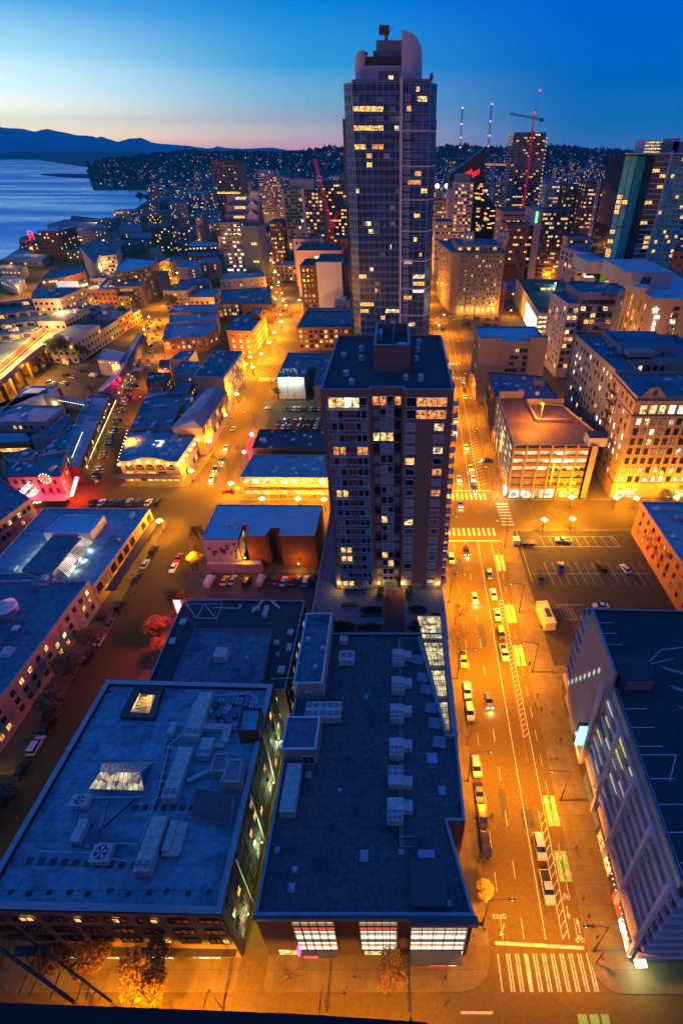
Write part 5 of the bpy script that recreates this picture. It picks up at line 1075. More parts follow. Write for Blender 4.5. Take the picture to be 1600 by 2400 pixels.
G4.fac(e,8,1,2.0,2.2,z0=.3,z1=3.1,lit=.9,tone='warm',frame=darkw);G4.fac(e,5,1,3.2,.8,z0=4.0,z1=5.0,lit=.6,tone='warm',frame=brickR,mull=3);G4.fac(er,9,1,2.0,2.2,z0=.3,z1=3.1,lit=.6,tone='warm',frame=darkw)
for i in range(7):
    f=(i+.03)/6.06;X=a[0]+(c[0]-a[0])*f;b=MB();b.sph(X,a[1]-1.0,8.6+(1 if i in (2,3,4) else 0),.5,0,8,6);G4.part('globe_lamp',b,bulbm);plight(G4.root,(X-G4.c[0],a[1]-1.6-G4.c[1],8.4),450,YLW,.4)
a2,c2=G4.P[er],G4.P[(er+1)%4]
for i in range(6):
    f=(i+.7)/6.5;X,Y=a2[0]+(c2[0]-a2[0])*f,a2[1]+(c2[1]-a2[1])*f;b=MB();b.sph(X+.9,Y-.2,8.3,.45,0,8,6);G4.part('globe_lamp',b,bulbm);plight(G4.root,(X+1.4-G4.c[0],Y-.3-G4.c[1],8.2),450,YLW,.4)
b=MB()
for i in range(10): f=(i+.5)/10;X,Y=at(303-24*(1-f),1004+77*(1-f),9.2);b.sph(X-.6,Y,9,.2,0,5,3)
G4.part('bulb_string',b,WNEON);G4.vents(24);b=MB();x,y=at(372,1038,9.6);b.ob(x,y,9,3.6,4,.8,.1);G4.part('roof_skylight',b,[WHI])
for i in range(5): plight(G4.root,(a[0]+3+i*4.5-G4.c[0],a[1]-2-G4.c[1],2.8),500,YLW,.3)
G4.fin()
G5=pxb('gabled_loft','long loft with a pitched blue roof and glowing factory windows along the avenue',[(404,1003),(472,1003),(532,918),(500,905),(462,925)],13,mat('ochre_render'),roofM,par=0)
b=MB();r0,r1=at(455,986,15.2),at(508,906,15.2);P0,P1,P2,P3=at(400,1004,13),at(473,1004,13),at(533,918,13),at(488,908,13);b.poly([(*P1,13),(*P2,13),(*r1,15.2),(*r0,15.2)],1);b.poly([(*P0,13),(*P3,13),(*r1,15.2),(*r0,15.2)],0);b.poly([(*P0,13),(*P1,13),(*r0,15.2)],2)
G5.part('pitched_roof',b,[roofL,mat('slate_blue',(.16,.19,.23),.8),whitew]);
for i in range(len(G5.P)):
    a,c=G5.P[i],G5.P[(i+1)%len(G5.P)]
    if (c[1]-a[1])>15: G5.fac(i,10,2,2.6,3.0,z0=3,z1=12.5,lit=.25,tone='warm',mull=2,frame=mat('ochre_render'),m0=.4)
G5.fin()
for l,q,h,w,r,wf,nv in [
    ('dark blue roofed market block behind the arched market',[(306,1003),(402,1003),(415,965),(432,945),(420,928),(372,925),(338,935)],11,greyw,roofM,0,9),
    ('small brown building with a dark roof beside the cobbled market street',[(342,901),(384,900),(401,873),(347,872)],10,brickR,roofD,2,3),
    ('grey building with angled roof between brown and orange ones',[(404,876),(467,875),(467,847),(424,846)],11.5,MATS['rose_render'],roofM,2,3),
    ('tiny dark roofed shed facing the market street',[(370,866),(398,867),(399,843),(375,843)],7,MATS['rose_render'],roofD,1,1),
    ('white terrace building with a lit roof deck',[(399,842),(443,842),(460,820),(424,822)],8.5,whitew,roofM,0,2),
    ('blue shed roof stepping down behind the dark block',[(398,923),(436,922),(455,893),(424,893)],9,greyw,roofM,1,1),
    ('low pale blue roof beside the market street corner',[(330,965),(341,925),(370,908),(400,910),(362,950)],6.5,whitew,roofL,0,1),
    ('cluster of tiny stepped roofs with yellow lit gables',[(410,960),(436,962),(452,925),(430,925)],10,cream,roofM,2,3)]:
    pp=pxb('market_house',l,q,h,w,r,par=.4)
    if wf: pp.fac(face(pp,FR),4,wf,1,1.4,z0=3,lit=.35,tone='warm');pp.fac(face(pp,RT),4,wf,1,1.4,z0=3,lit=.5,tone='warm')
    pp.vents(nv);pp.fin()
G6=pxb('corner_hotel','long pale-fronted hotel with blue roof and a warmly lit bay-windowed flank on the avenue',[(453,882),(523,883),(568,822),(500,822)],15.5,MATS['rose_render'],roofM,par=.7,cap=whitem)
G6.fac(face(G6,RT),14,4,1.2,1.7,z0=2.5,z1=14,lit=.35,tone='warm',frame=cream,mull=0);G6.fac(face(G6,RT),12,1,1.6,2.2,z0=.2,z1=3,lit=.9,tone='warm',frame=darkw);G6.ledge(14.6,.5,.6,cream);G6.vents(8,['box','pipe']);G6.fin()
G7=pxb('orange_corner_building','orange brick corner building with deep blue roof and rooftop tanks on the avenue',[(531,774),(590,776),(622,733),(603,726),(545,742)],17,brickO,roofM,par=.7)
G7.fac(face(G7,FR),3,4,1.5,1.8,z0=2,lit=.7,tone='warm');G7.fac(face(G7,RT),9,4,1.3,1.8,z0=2,lit=.4,tone='warm');G7.vents(6);G7.fin()
pp=pxb('roof_tank_house','brick lift house on the roof of the orange corner building',[(588,734),(612,735),(616,722),(594,722)],20.5,brickR,roofL,z0=16,par=.2,cat='penthouse');pp.fin()
for l,q,h,w,r,(cf,rf),(cr,rr_),lit,nv,fm in [
    ('dark brick block with blue roof and glowing balconies left of the avenue',[(518,708),(560,708),(566,712),(638,714),(632,672),(520,680)],14,brickD,roofM,(6,3),(6,3),.35,7,'warm'),
    ('pale block with two rows of square windows left of the avenue',[(515,656),(622,648),(615,634),(578,640),(560,632),(524,642)],14.5,MATS['rose_render'],roofL,(8,2),(4,3),.1,3,'mix'),
    ('orange lit brick house with a blue roof facing the market street',[(380,795),(474,790),(510,770),(508,752),(392,758)],10,brickO,roofL,(7,2),(3,2),.4,5,'warm'),
    ('long low building with a red-lit roof terrace',[(396,756),(508,750),(511,736),(398,738)],11,MATS['rose_render'],roofL,(0,0),(2,2),.2,4,'mix'),
    ('long low building with a floodlit pale roof',[(398,733),(511,728),(510,712),(405,716)],10,greyw,roofL,(0,0),(2,2),.2,4,'mix'),
    ('white apartment block with tall windows and a bright blue roof',[(413,625),(470,628),(472,612),(425,608)],16,whitew,roofL,(5,4),(3,4),.2,3,'mix'),
    ('tan apartment wing joined to the white block',[(472,618),(516,612),(514,602),(474,604)],16,beige,roofL,(5,3),(2,3),.35,2,'warm'),
    ('grey apartment block with dark windows in front of the white ones',[(447,664),(492,664),(492,652),(455,650)],15,greyw,roofM,(5,5),(4,5),.12,2,'mix'),
    ('stepped grey block with balconies beside the curving ramp',[(416,668),(446,668),(444,655),(420,655)],12,greyw,roofM,(3,4),(0,0),.15,1,'mix'),
    ('blue roofed market offices with a lit top floor by the ramp',[(439,577),(510,575),(509,566),(445,567)],14,brickD,mat('roof_bright'),(8,1),(3,1),.9,1,'white'),
    ('second low dark block below the blue roofed offices',[(437,600),(510,600),(508,588),(440,590)],9,brickD,roofM,(6,2),(3,2),.3,1,'warm'),
    ('broad pale five storey apartment block on the left avenue',[(461,524),(512,522),(511,508),(465,509)],17,MATS['rose_render'],roofM,(9,4),(3,4),.25,3,'warm'),
    ('dark glass residential slab far left of the ramp',[(392,474),(436,475),(436,466),(396,466)],30,greyw,roofM,(10,8),(4,8),.15,2,'mix'),
    ('long dark garage roof with green lamps beside the trees',[(305,560),(355,558),(385,545),(300,543)],9,greyw,roofM,(8,2),(4,2),.2,2,'warm'),
    ('red brick garage with lit openings beside the ramp',[(355,562),(418,560),(420,548),(360,550)],10,brickR,roofD,(8,1),(3,1),.5,1,'warm'),
    ('flat blue roofed block left of the orange street',[(395,545),(430,545),(430,532),(398,532)],12,greyw,roofM,(5,2),(3,2),.25,1,'warm'),
    ('pale block with a curved front facing the ferry piers',[(347,535),(391,535),(390,522),(348,524)],9,MATS['rose_render'],roofM,(6,1),(2,1),.3,1,'warm'),
    ('white-columned low block with lit bays by the waterfront',[(275,545),(330,545),(330,525),(285,522)],9,whitew,roofM,(7,2),(3,2),.75,2,'white'),
    ('slanting dark roofed warehouse beside the waterfront road',[(222,565),(262,575),(295,548),(268,540)],9,brickD,roofD,(4,1),(6,1),.3,1,'warm'),
    ('small tan block with blinds beside the dark brown offices',[(350,585),(372,590),(385,600),(372,572)],13,cream,roofM,(2,3),(4,3),.1,0,'mix')]:
    pp=pxb('apartment_block',l,q,h,w,r,par=.5)
    if cf: pp.fac(face(pp,FR),cf,rf,1.6,1.7,z0=h-rf*3.1-.8,lit=lit,tone=fm,mull=1,frame=whitem)
    if cr: pp.fac(face(pp,RT),cr,rr_,1.5,1.7,z0=h-rr_*3.1-.8,lit=lit,tone=fm,frame=whitem)
    pp.vents(nv);pp.fin(60)
# ================= right side =================
R3=Bld('orange_side_building','orange rendered building with red shutters and blue rooftop fans at the right edge',[(81.5,90),(110,90),(110,145),(82.2,145)],13.2,mat('orange_render',(.52,.19,.06),.8,.12,.5),roofL,par=.5,cap=whitem)
R3.fac(3,9,3,1.0,1.5,z0=2,z1=12.5,lit=.12,tone='warm',frame=brickR,mull=1,m0=2,m1=14);b=MB()
for i in range(9): y=134-i*1.9;z=9.3 if i%2 else 5.3;b.box(81.2,81.42,y,y+.9,z,z+1.7)
R3.pieces('red_shutter',b,mat('shutter_red',(.55,.03,.03),.6),6);b=MB();b.box(81.2,81.4,104,107.5,8,11.5);R3.part('notice_board',b,whitew)
R3.vents(4);R3.fin()
for i,(x,y,n) in enumerate(((88.5,141,5),(92,136,5),(96,131,4))): unit(None,12.4,4.6,2.2,1.3,f'condenser bank with black fans on the orange building roof, {ORD[2 - i]} from the camera',fans=(n,2),ctr=(x,y))
unit(None,12.4,1.8,1.4,.8,'small white box at the back of the orange building roof',ctr=(85.5,141),m=whitem)
rp=mat('rust_parapet',(.26,.10,.06),.75,.2,.6)

R4=Bld('lit_garage','open five level car park glowing pale yellow inside with an orange-lit rooftop deck',[(43.0,168),(73.0,168),(76.2,178),(70,205),(55.4,207),(55.5,214),(44.8,213)],22.6,mat('garage_inner',(.4,.36,.28),.8),mat('deck_brown',(.22,.10,.06),.75,.3,.3,stain=.7,tile=(2.6,40,.04,.95,1.5)),z0=.13,par=.9,cap=rp)
inner=mat('garage_glow',(.4,.38,.3),.7,emit=(.95,.88,.5),es=.85,evar=.22);dimin=mat('garage_dim',(.2,.18,.12),.7,emit=(.9,.7,.3),es=.12,evar=.3)
lv=[4.4,7.6,10.8,14.0,17.2,20.4]
for k in range(5):
    z=lv[k]+1.25;b=MB();b.poly([(43.1,167.95,z),(70.3,167.95,z),(70.3,167.95,z+1.95),(43.1,167.95,z+1.95)]);R4.part('lit_level',b,inner if k>1 else dimin)
    b=MB();b.poly([(42.96,168.2,z),(44.6,212,z),(44.6,212,z+1.95),(42.96,168.2,z+1.95)]);R4.part('lit_level',b,inner)
for k in range(6):
    z=lv[k];b=MB();b.box(42.5,73.2,167.2,167.9,z,z+1.3);R4.part('spandrel',b,rp);b=MB();b.prism([(42.4,167.2),(44.3,213),(44.75,213),(42.95,167.2)],z,z+1.1);R4.part('spandrel',b,mat('garage_spandrel_pale',(.42,.34,.28),.7))
for i in range(7): b=MB();x=42.6+i*4.6;b.box(x,x+.7,166.9,167.5,.2,22.9);R4.part('pillar',b,mat('pillar_tan',(.36,.20,.12),.8))
for i in range(7): b=MB();y=167.4+i*7.5;b.box(42.2+i*.28,42.8+i*.28,y,y+.6,.2,22.4);R4.part('pillar',b,MATS['pillar_tan'])
b=MB()
for k in range(3):
    for i in range(5): x=61+U(-1,9);z=lv[k+1-1]+1.3;b.ob(57+i*3+U(-1,1),167.9,z,1.9,.12,1.1)
R4.part('parked_car_row',b,metald)
b=MB();b.box(70.2,73.1,166.9,168.0,.2,22.5);R4.part('stair_bay',b,mat('stair_orange',(.42,.22,.12),.8));b=MB();b.box(69.5,76,167.5,173,22,25.4);R4.part('stair_head',b,whitew);b=MB();b.box(69.7,75.8,167.7,172.8,25.4,25.7);R4.part('stair_roof',b,roofD)
b=MB();b.box(55.3,56,189,207,21.7,23.1);b.box(56,68,188.3,189,21.7,23.1);b.box(55.4,71,206,206.7,21.7,24.2);b.box(45,55.6,213,213.6,21.7,24.6);R4.part('ramp_wall',b,mat('ramp_wall_tan',(.42,.27,.2),.8))
b=MB();b.box(58.0,58.6,166.4,166.8,8,15.5);R4.part('vertical_sign',b,mat('yellow_sign',(.5,.4,.05),.4,emit=(1,.68,.06),es=1.6));text('PARK',1.5,metald,R4.root,(58.5,166.35,8.6),(pi/2,-pi/2,0),'sign_lettering',.03)
b=MB();b.box(41.9,42.2,184,185,11,20);R4.part('vertical_sign',b,MATS['yellow_sign'])
b=MB();b.poly([(43.5,167.1,.3),(53,167.1,.3),(53,167.1,3.6),(43.5,167.1,3.6)]);b.poly([(55,167.1,.3),(60.5,167.1,.3),(60.5,167.1,3.9),(55,167.1,3.9)]);R4.pieces('entrance',b,WHI)
b=MB();b.poly([(62.5,167.1,.3),(72,167.1,.3),(72,167.1,3.4),(62.5,167.1,3.4)]);R4.part('shop_front',b,WARM)
b=MB();b.box(41.3,42.0,166,168,2.2,5.6);R4.part('entry_sign',b,WNEON);plight(R4.root,(41-R4.c[0],165.5-R4.c[1],4),3000,(1,.85,.6),.4)
b=MB();b.tube((57.5,190,22),(57.5,190,29),.12);b.ob(57.2,189.8,29,1.2,.5,.3);R4.part('lamp_mast',b,metalb);plight(R4.root,(57-R4.c[0],189-R4.c[1],28.6),17000,SOD,.3);plight(R4.root,(50-R4.c[0],178-R4.c[1],26.5),7000,SOD,.3);R4.fin()
R5=Bld('purple_roof_block','dark block with a broad purple-blue roof behind the open car park',[(43.6,214.6),(71,208),(70,240),(44.8,246)],21.5,brickD,mat('roof_violet',(.16,.13,.22),.8,.2,.3,stain=.5),par=.5,cap=rp);R5.fac(face(R5,LF),9,4,1.5,2.4,z0=3,lit=.15,tone='warm',frame=darkw);R5.vents(9,['pipe','box','hatch']);b=MB();b.box(63.5,68,228,232,20.7,23.7);R5.part('lift_house',b,mat('lift_rose',(.36,.24,.22),.8));b=MB();b.sph(62,216,22.6,1.0);R5.part('dish',b,whitem);R5.fin()
h=hY(261,800);R8=Bld('beige_apartments','plain beige building with a recessed dark windowed centre and bright blue roof',(xat(1126,261,h),xat(1281,261,h),261,288),h,beige,mat('roof_bright'),par=.9,cap=capb)
R8.fac(0,5,8,1.6,1.7,z0=2,z1=h-3,lit=.12,tone='warm',m0=13.5,m1=9,mull=2,frame=darkw);R8.fac(3,7,9,1.5,1.9,z0=2,z1=h-1,lit=.1,frame=darkw)
b=MB();X0=R8.P[0][0];X1=R8.P[1][0];b.box(X0-.2,X0+10,260.3,262,.13,h+1.8);b.box(X1-8.5,X1+.2,260.3,265,.13,h+2);R8.part('blank_bay',b,beige);R8.vents(3);R8.fin()

R6=Bld('ornate_office','ornate tan office with tall lit top windows and a curled gable, right edge',[(82.3,167.4),(128,167.4),(128,192),(83,192)],41,mat('tan_terracotta',(.48,.30,.18),.75,.12,.6,tile=(4,1,.03,.95,.85,1)),roofM,par=.9,cap=mat('tan_terracotta'))
for r in range(8): R6.fac(0,15,1,1.45,2.3,z0=6.5+r*3.9,z1=10.4+r*3.9,lit=(.45,.55,.3,.35,.15,.08,.12,0)[r] if r<7 else 0,tone='white',frame=darkw,m0=1.2) if r<7 else None
R6.fac(0,13,1,2.2,3.2,z0=34.3,z1=38.6,lit=1,tone='white',frame=cream,m0=1.5,mull=0);R6.fac(3,5,8,1.4,2.3,z0=6,z1=39,lit=.35,tone='white',frame=cream)
R6.ledge(33.5,.5,.4,MATS['tan_terracotta']);R6.ledge(39.2,.6,.7,MATS['tan_terracotta']);R6.ledge(6.2,.7,.5,MATS['tan_terracotta'])
b=MB();n=14
for i in range(n):
    f0,f1=i/n,(i+1)/n;g=lambda f: 41+3.4*sin(pi*f)**1.5;X0,X1=83.3+9*f0,83.3+9*f1;b.poly([(X0,167.25,39.5),(X1,167.25,39.5),(X1,167.25,g(f1)),(X0,167.25,g(f0))]);b.poly([(X0,167.25,g(f0)),(X1,167.25,g(f1)),(X1,167.9,g(f1)),(X0,167.9,g(f0))])
R6.part('curled_gable',b,MATS['tan_terracotta']);b=MB();b.tube((87.8,167.2,42.2),(87.8,167.0,42.2),.8,.8,14);R6.part('round_medallion',b,glassb)
for k in range(16): b=MB();x=83.2+k*2.9;b.box(x-.35,x+.1,166.9,167.35,6.8,33.6);R6.part('pilaster',b,MATS['tan_terracotta'])
b=MB()
for k in range(9):
    z=4+k*3.9;b.box(80.7,82.2,183,188.5,z,z+.12)
    for q in range(8): b.box(80.7,80.76,183+q*.75,183.06+q*.75,z,z+1)
    b.tube((81.4,183.4,z),(81.4,188,z+3.9),.12,n=4)
R6.part('fire_escape',b,metald)
b=MB();b.poly([(84,167.2,.4),(92,167.2,.4),(92,167.2,4.2),(84,167.2,4.2)]);b.poly([(104,167.2,.4),(110,167.2,.4),(110,167.2,3.6),(104,167.2,3.6)]);R6.pieces('shop_front',b,YEL)
R6.vents(8);R6.fin()
R11=Bld('stepped_beige_office','pale beige office with a notched roof and big grey plant block behind the ornate one',[(84,193),(93,193),(93,205),(110,205),(128,205),(128,240),(82,240)],hY(193,868),cream,roofM,par=1.2,cap=cream)
R11.fac(0,2,9,1.5,2,z0=6,lit=.3,tone='white',frame=darkw);R11.fac(face(R11,LF),12,9,1.4,1.9,z0=5,lit=.22,tone='white',frame=greyw);R11.fac(2,5,9,1.5,2,z0=6,lit=.3,tone='white',frame=darkw)
hp=hY(214,815);b=MB();b.box(xat(1455,214,hp),xat(1590,214,hp),214,238,R11.h-1,hp);R11.part('plant_block',b,mat('plant_grey',(.27,.24,.28),.8));b=MB();b.box(xat(1455,214,hp)+.5,xat(1590,214,hp)-.5,214.5,237,hp,hp+.2);R11.part('plant_roof',b,roofM)
b=MB();X=xat(1472,214,hp)
for i in range(3): b.box(X+2+i*6,X+3.2+i*6,213.9,214,hp-3.4,hp-1.8)
R11.part('plant_window',b,glassd);b=MB();b.box(X-2,X+9,208.5,213.8,R11.h,R11.h+2);R11.part('low_plant',b,cream);R11.vents(8);R11.fin()
h=hY(262,843);R7=Bld('small_grey_hotel','narrow grey building with projecting bays and a bright blue roof between taller ones',[(xat(1368,262,h),262),(xat(1400,262,h),262),(xat(1440,268,h),268),(xat(1440,285,h),285),(xat(1352,285,h),285)],h,greyw,mat('roof_bright'),par=.8,cap=capb)
R7.fac(face(R7,LF),4,8,1.6,1.9,z0=4,lit=.12,tone='warm',frame=cream,mull=1);R7.fac(0,1,8,1.6,1.6,z0=4,lit=.2,tone='warm',frame=darkw);R7.vents(2);R7.fin()
h=hY(300,686);h2=hY(296,712);xa,xb,xc=xat(1362,300,h),xat(1450,300,h),xat(1467,310,h)
R9=Bld('grey_chamfered_tower','grey corner office with clipped corners, lit third floor band and zigzag fire escape',[(xa,300),(xb,300),(xc,310),(xc,325),(xa+3,332),(xa-2,324)],h,mat('mauve_grey',(.22,.20,.26),.8,.12,.5),roofM,par=.9,cap=capb)
R9.fac(0,6,10,2.5,2.2,z0=8,z1=h-3,lit=.18,tone='warm',mull=2,frame=darkw,m0=1);R9.fac(1,2,10,1.4,2,z0=8,lit=.1,frame=darkw)
b=MB()
for k in range(9): z=8+k*4.6;b.box(xa+11,xa+19,298.8,299.9,z,z+.12);b.tube((xa+11,299.4,z),(xa+19,299.4,z+4.6),.15,n=4);b.box(xa+11,xa+19,298.8,298.86,z+.95,z+1.02)
R9.part('fire_escape',b,metald);R9.vents(8);R9.fin(90)
xw0,xw1=xat(1331,296,h2),xat(1359,296,h2);R9b=Bld('grey_tower_wing','lower pale wing attached to the left of the grey corner office',[(xw0,296),(xw1,296),(xa-1,312),(xa-1,328),(xw0-2,326)],h2,mat('lilac_grey',(.42,.39,.44),.8,.12,.5),roofM,par=.7,cap=capb)
R9b.fac(0,2,9,2.2,2.2,z0=5,lit=.35,tone='warm',mull=2,frame=darkw,m0=.5);R9b.fac(face(R9b,LF),5,10,2.2,2.2,z0=4,lit=.2,tone='warm',mull=2,frame=whitem);R9b.fin(90)

h=hY(330,700);xm,xe=xat(1530,330,h),xat(1680,330,h);xb_=xat(1405,452,h)
MC=Bld('department_store','big tan department store with glowing vertical star sign on its corner',[(xm,330),(xe,330),(xe+20,460),(xb_+30,462),(xb_,452)],h,mat('store_tan',(.40,.27,.19),.8,.1,.5,tile=(4,1.4,.03,.97,.88,1)),mat('roof_bright'),par=1.1,cap=capb)
MC.fac(0,4,7,3.2,2.6,z0=6,z1=h-4,lit=.3,tone='white',mull=1,frame=brickO,m0=15,m1=22);MC.fac(face(MC,LF),13,7,2.6,3.0,z0=6,z1=h-5,lit=.22,tone='warm',mull=1,frame=greyw,m0=5)
hp=hY(365,640);x0,x1=xat(1470,400,hp),xat(1590,372,hp)
for l,(a,c,y0,y1,z1) in (('penthouse',(xm-6,xm+24,362,410,h+9)),('penthouse',(xm-16,xm+6,412,448,h+7)),('plant_box',(xm-4,xm+5,345,355,h+3.2))):
    b=MB();b.box(a,c,y0,y1,h-1,z1);MC.part(l,b,whitew);b=MB();b.box(a+.6,c-.6,y0+.6,y1-.6,z1,z1+.25);MC.part('upper_roof',b,mat('roof_bright'))
b=MB();b.box(xm+4,xm+10,361.8,362,h+1,h+6);MC.part('dark_opening',b,metald);MC.vents(6)
def star(B,x,y,z,r,m):
    b=MB();P_=[(x+(r if i%2==0 else r*.42)*cos(pi/2+i*pi/5),z+(r if i%2==0 else r*.42)*sin(pi/2+i*pi/5)) for i in range(10)]
    for i in range(10): p,q=P_[i],P_[(i+1)%10];b.tube((p[0],y,p[1]),(q[0],y,q[1]),.22,n=5)
    return b.build('star',m,B.root)
sgn=mat('white_letter_glow',(.8,.8,.8),.4,emit=(1,.86,.75),es=2.4)
ys=329.3;zs=hY(ys,727);xs_=xat(1535,ys,zs);star(MC,xs_,ys,zs,2.0,sgn)
for i,(ch,yp) in enumerate(zip('macys',(744,757,768,779,788))): z=hY(ys,yp);o=text(ch,4.6,sgn,MC.root,(xat(1537-i*2.6,ys,z)-1.6,ys,z-.9),(pi/2,0,0),'sign_letter',.15,bold=.06)
MC.fin()
pp=Bld('parapet_canopy','bright lit canopy box on the shaded side of the department store',(xm-22,xm-14,395,402),36,whitew,WHI,z0=33,par=.1,cat='canopy');pp.fin()

h=hY(470,590);xa,xb=xat(1358,470,h),xat(1552,470,h)
W1=Bld('white_office_slab','long white eight storey office with paired windows and a deep cornice',[(xa,470),(xb,470),(xb+6,500),(xa-6,505)],h,mat('office_white',(.44,.38,.40),.8,.08,.5),roofM,par=.8,cap=whitem)
W1.fac(0,17,8,2.6,2.2,z0=6,z1=h-3,lit=.1,tone='warm',mull=1,frame=greyw);W1.fac(face(W1,LF),4,8,4,2.2,z0=6,z1=h-3,lit=.15,tone='warm',mull=2,frame=greyw);W1.ledge(h-1.4,1,1,MATS['office_white'])
b=MB();b.box(xa+14,xa+34,480,494,h-1,h+5.5);W1.part('penthouse',b,whitew);W1.vents(8);W1.fin()

P4=[at(1210,653,19),at(1262,733,19),at(1302,733,19),at(1348,677,19),at(1318,655,19)]
TG=Bld('cinema_garage','garage with a dark green curved roof, white lit ramp wall and billboard side',P4,19,mat('billboard_cream',(.5,.42,.33),.8),mat('roof_green',(.05,.12,.09),.8,.2,.4),par=.7,cap=cream)
TG.fac(face(TG,FR),1,5,11,1.6,z0=2,z1=17.5,lit=1,tone='white',mull=0,frame=cream,m0=3);b=MB();a_,c_=at(1212,662,17),at(1258,737,17)
e=face(TG,(-.8,-.6));a_,c_=TG.P[e],TG.P[(e+1)%5];L_=sqrt((c_[0]-a_[0])**2+(c_[1]-a_[1])**2);d=((c_[0]-a_[0])/L_,(c_[1]-a_[1])/L_);nr=(d[1],-d[0])
def WP(u,z,o=.4): return (a_[0]+d[0]*u+nr[0]*o,a_[1]+d[1]*u+nr[1]*o,z)
b.poly([WP(L_*.55,1,.5),WP(L_*.99,1,.5),WP(L_*.99,15,.5),WP(L_*.55,15,.5)]) ;TG.part('lit_screen',b,mat('screen_white',(.7,.7,.7),.4,emit=(1,.95,.85),es=1.7)) if d[1]<0 else TG.part('lit_screen',MB().poly([WP(L_*.03,1,.5),WP(L_*.42,1,.5),WP(L_*.42,15,.5),WP(L_*.03,15,.5)]),mat('screen_white',(.7,.7,.7),.4,emit=(1,.95,.85),es=1.7))
for k in range(6): b=MB();z=2+k*2.7;b.poly([WP(0,z),WP(L_,z),WP(L_,z+.7),WP(0,z+.7)]);TG.part('louvre_strip',b,cream)
x,y=at(1282,668,22);b=MB();b.box(x-7,x+6,y-4,y+10,18,22.5);TG.part('penthouse',b,mat('teal_box',(.08,.17,.18),.7));b=MB();b.poly([(x-6,y-4.1,19),(x+5,y-4.1,19),(x+5,y-4.1,20.8),(x-6,y-4.1,20.8)]);TG.part('lit_window',b,YEL);b=MB();b.sph(x+5,y-4.3,24,.5,0,6,4);TG.part('floodlight',b,bulbw);plight(TG.root,(x+5-TG.c[0],y-6-TG.c[1],24),2500,(.6,1,.8),.3);TG.fin()

h=45;HT=Bld('grand_hotel','thirteen storey tan brick hotel with two white roof turrets and arched lit ground floor',[(44,443),(49.5,436),(83,436),(84,470),(47,500),(38,500)],hY(436,592),mat('hotel_tan',(.34,.23,.15),.85,.15,.5),roofM,par=.8,cap=mat('copper_green',(.12,.2,.2),.7))
for e in range(len(HT.P)):
    a,c=HT.P[e],HT.P[(e+1)%len(HT.P)];L_=sqrt((c[0]-a[0])**2+(c[1]-a[1])**2)
    if L_>30 and (c[0]-a[0]>20 or c[1]<a[1]-20): HT.fac(e,12,11,.95,1.5,z0=8,z1=HT.h-1,lit=.22,tone='warm',mull=0,frame=cream)
arch(HT,face(HT,FR),7,2.6,2.2,5.2,lit=WARM);HT.ledge(HT.h-.9,.9,1.6,MATS['copper_green']);HT.ledge(7.4,.5,.4,cream)
top=Bld('hotel_attic','set back attic storey with large windows on the tan brick hotel',[(47,440),(82,440),(82,468),(47,480)],HT.h+4.5,mat('hotel_attic_tan',(.4,.3,.22),.8),roofM,z0=HT.h-.8,par=.5,cap=MATS['copper_green'],cat='attic storey');top.fac(face(top,FR),10,1,2.2,1.8,z0=HT.h+.4,z1=HT.h+3.6,lit=.5,tone='warm',frame=cream,mull=1);top.fin()
for x in (53,79): t2=Bld('roof_turret',f'{"left" if x < 60 else "right"} white square turret on the roof of the tan hotel',(x,x+7.5,446,454),HT.h+12.5,whitew,roofM,z0=HT.h+3.7,par=.3,cat='turret');t2.fac(0,2,1,1.2,2,z0=HT.h+7,z1=HT.h+11,lit=1 if x<60 else 0,tone='warm',mull=0);t2.fin()
for i in range(7): plight(HT.root,(50+i*5-HT.c[0],432-HT.c[1],4),1600,YLW,.4)
HT.fin(100)
for i,(p,hh,l) in enumerate((((1085,760),26,'left'),((1108,770),17,'right'))):
    x,y=at(*p);t=thing('drilling_rig',f'dark drilling rig standing in the building pit before the tan hotel, {l} one','drilling rig',(x,y,.1));b=MB();b.tube((x,y,2),(x,y,hh),.35,n=5);b.tube((x+3,y+2,2),(x,y,hh*.6),.2,n=4);b.build('mast',metald,t);b=MB();b.ob(x+2,y+1,.6,6,4,2.4,.4);b.build('cab',mat('rig_orange',(.3,.12,.03),.7),t);b=MB();b.ob(x+2,y-1,0,6.5,.9,.9,.4);b.ob(x+2,y+3,0,6.5,.9,.9,.4);b.build('track',tyre if 0 else metald,t)
for i in range(9): x,y=at(1120+(i%3)*22,735+(i // 3)*14);b=MB();b.ob(0,0,0,U(3,7),U(2,4),U(1,2.5),U(0,3));tag(link('rubble_skip',b.mesh('rubble_skip',[RND.choice([metald,brickR,greyw])]),None,(x,y,.1)),'dark skip or crate scattered in the building pit','skip','skips in the building pit')
# ================= towers further out =================
def tower(name,label,xl_,xr_,yt,Y,depth,wall,cols,rows,lit,tone='mix',roof=None,side=3,w=1.6,hh=1.7,frame=None,mull=0,z0f=.3,par=.8,cap=40,cat='tower',sl=LF,group=None):
    h=hY(Y,yt);B=Bld(name,label,(xat(xl_,Y,h),xat(xr_,Y,h),Y,Y+depth),h,wall,roof or roofD,par=par,cat=cat,group=group)
    L_=B.P[1][0]-B.P[0][0];w=min(w,L_/cols*.8)
    B.fac(0,cols,rows,w,hh,z0=h*.25 if z0f==.3 else z0f,z1=h-1,lit=lit,tone=tone,frame=frame or greyw,mull=mull,m0=.5)
    if side: B.fac(3 if xl_>925 else 1,side,rows,min(w,depth/side*.8),hh,z0=h*.25,z1=h-1,lit=lit,tone=tone,frame=frame or greyw,mull=mull,m0=.5)
    return B
brownt=mat('brown_tower',(.07,.05,.06),.6,.1,.5);bluet=mat('blue_concrete',(.22,.23,.30),.7,.1,.5);paletw=mat('pale_tower',(.45,.42,.48),.7,.1,.5)
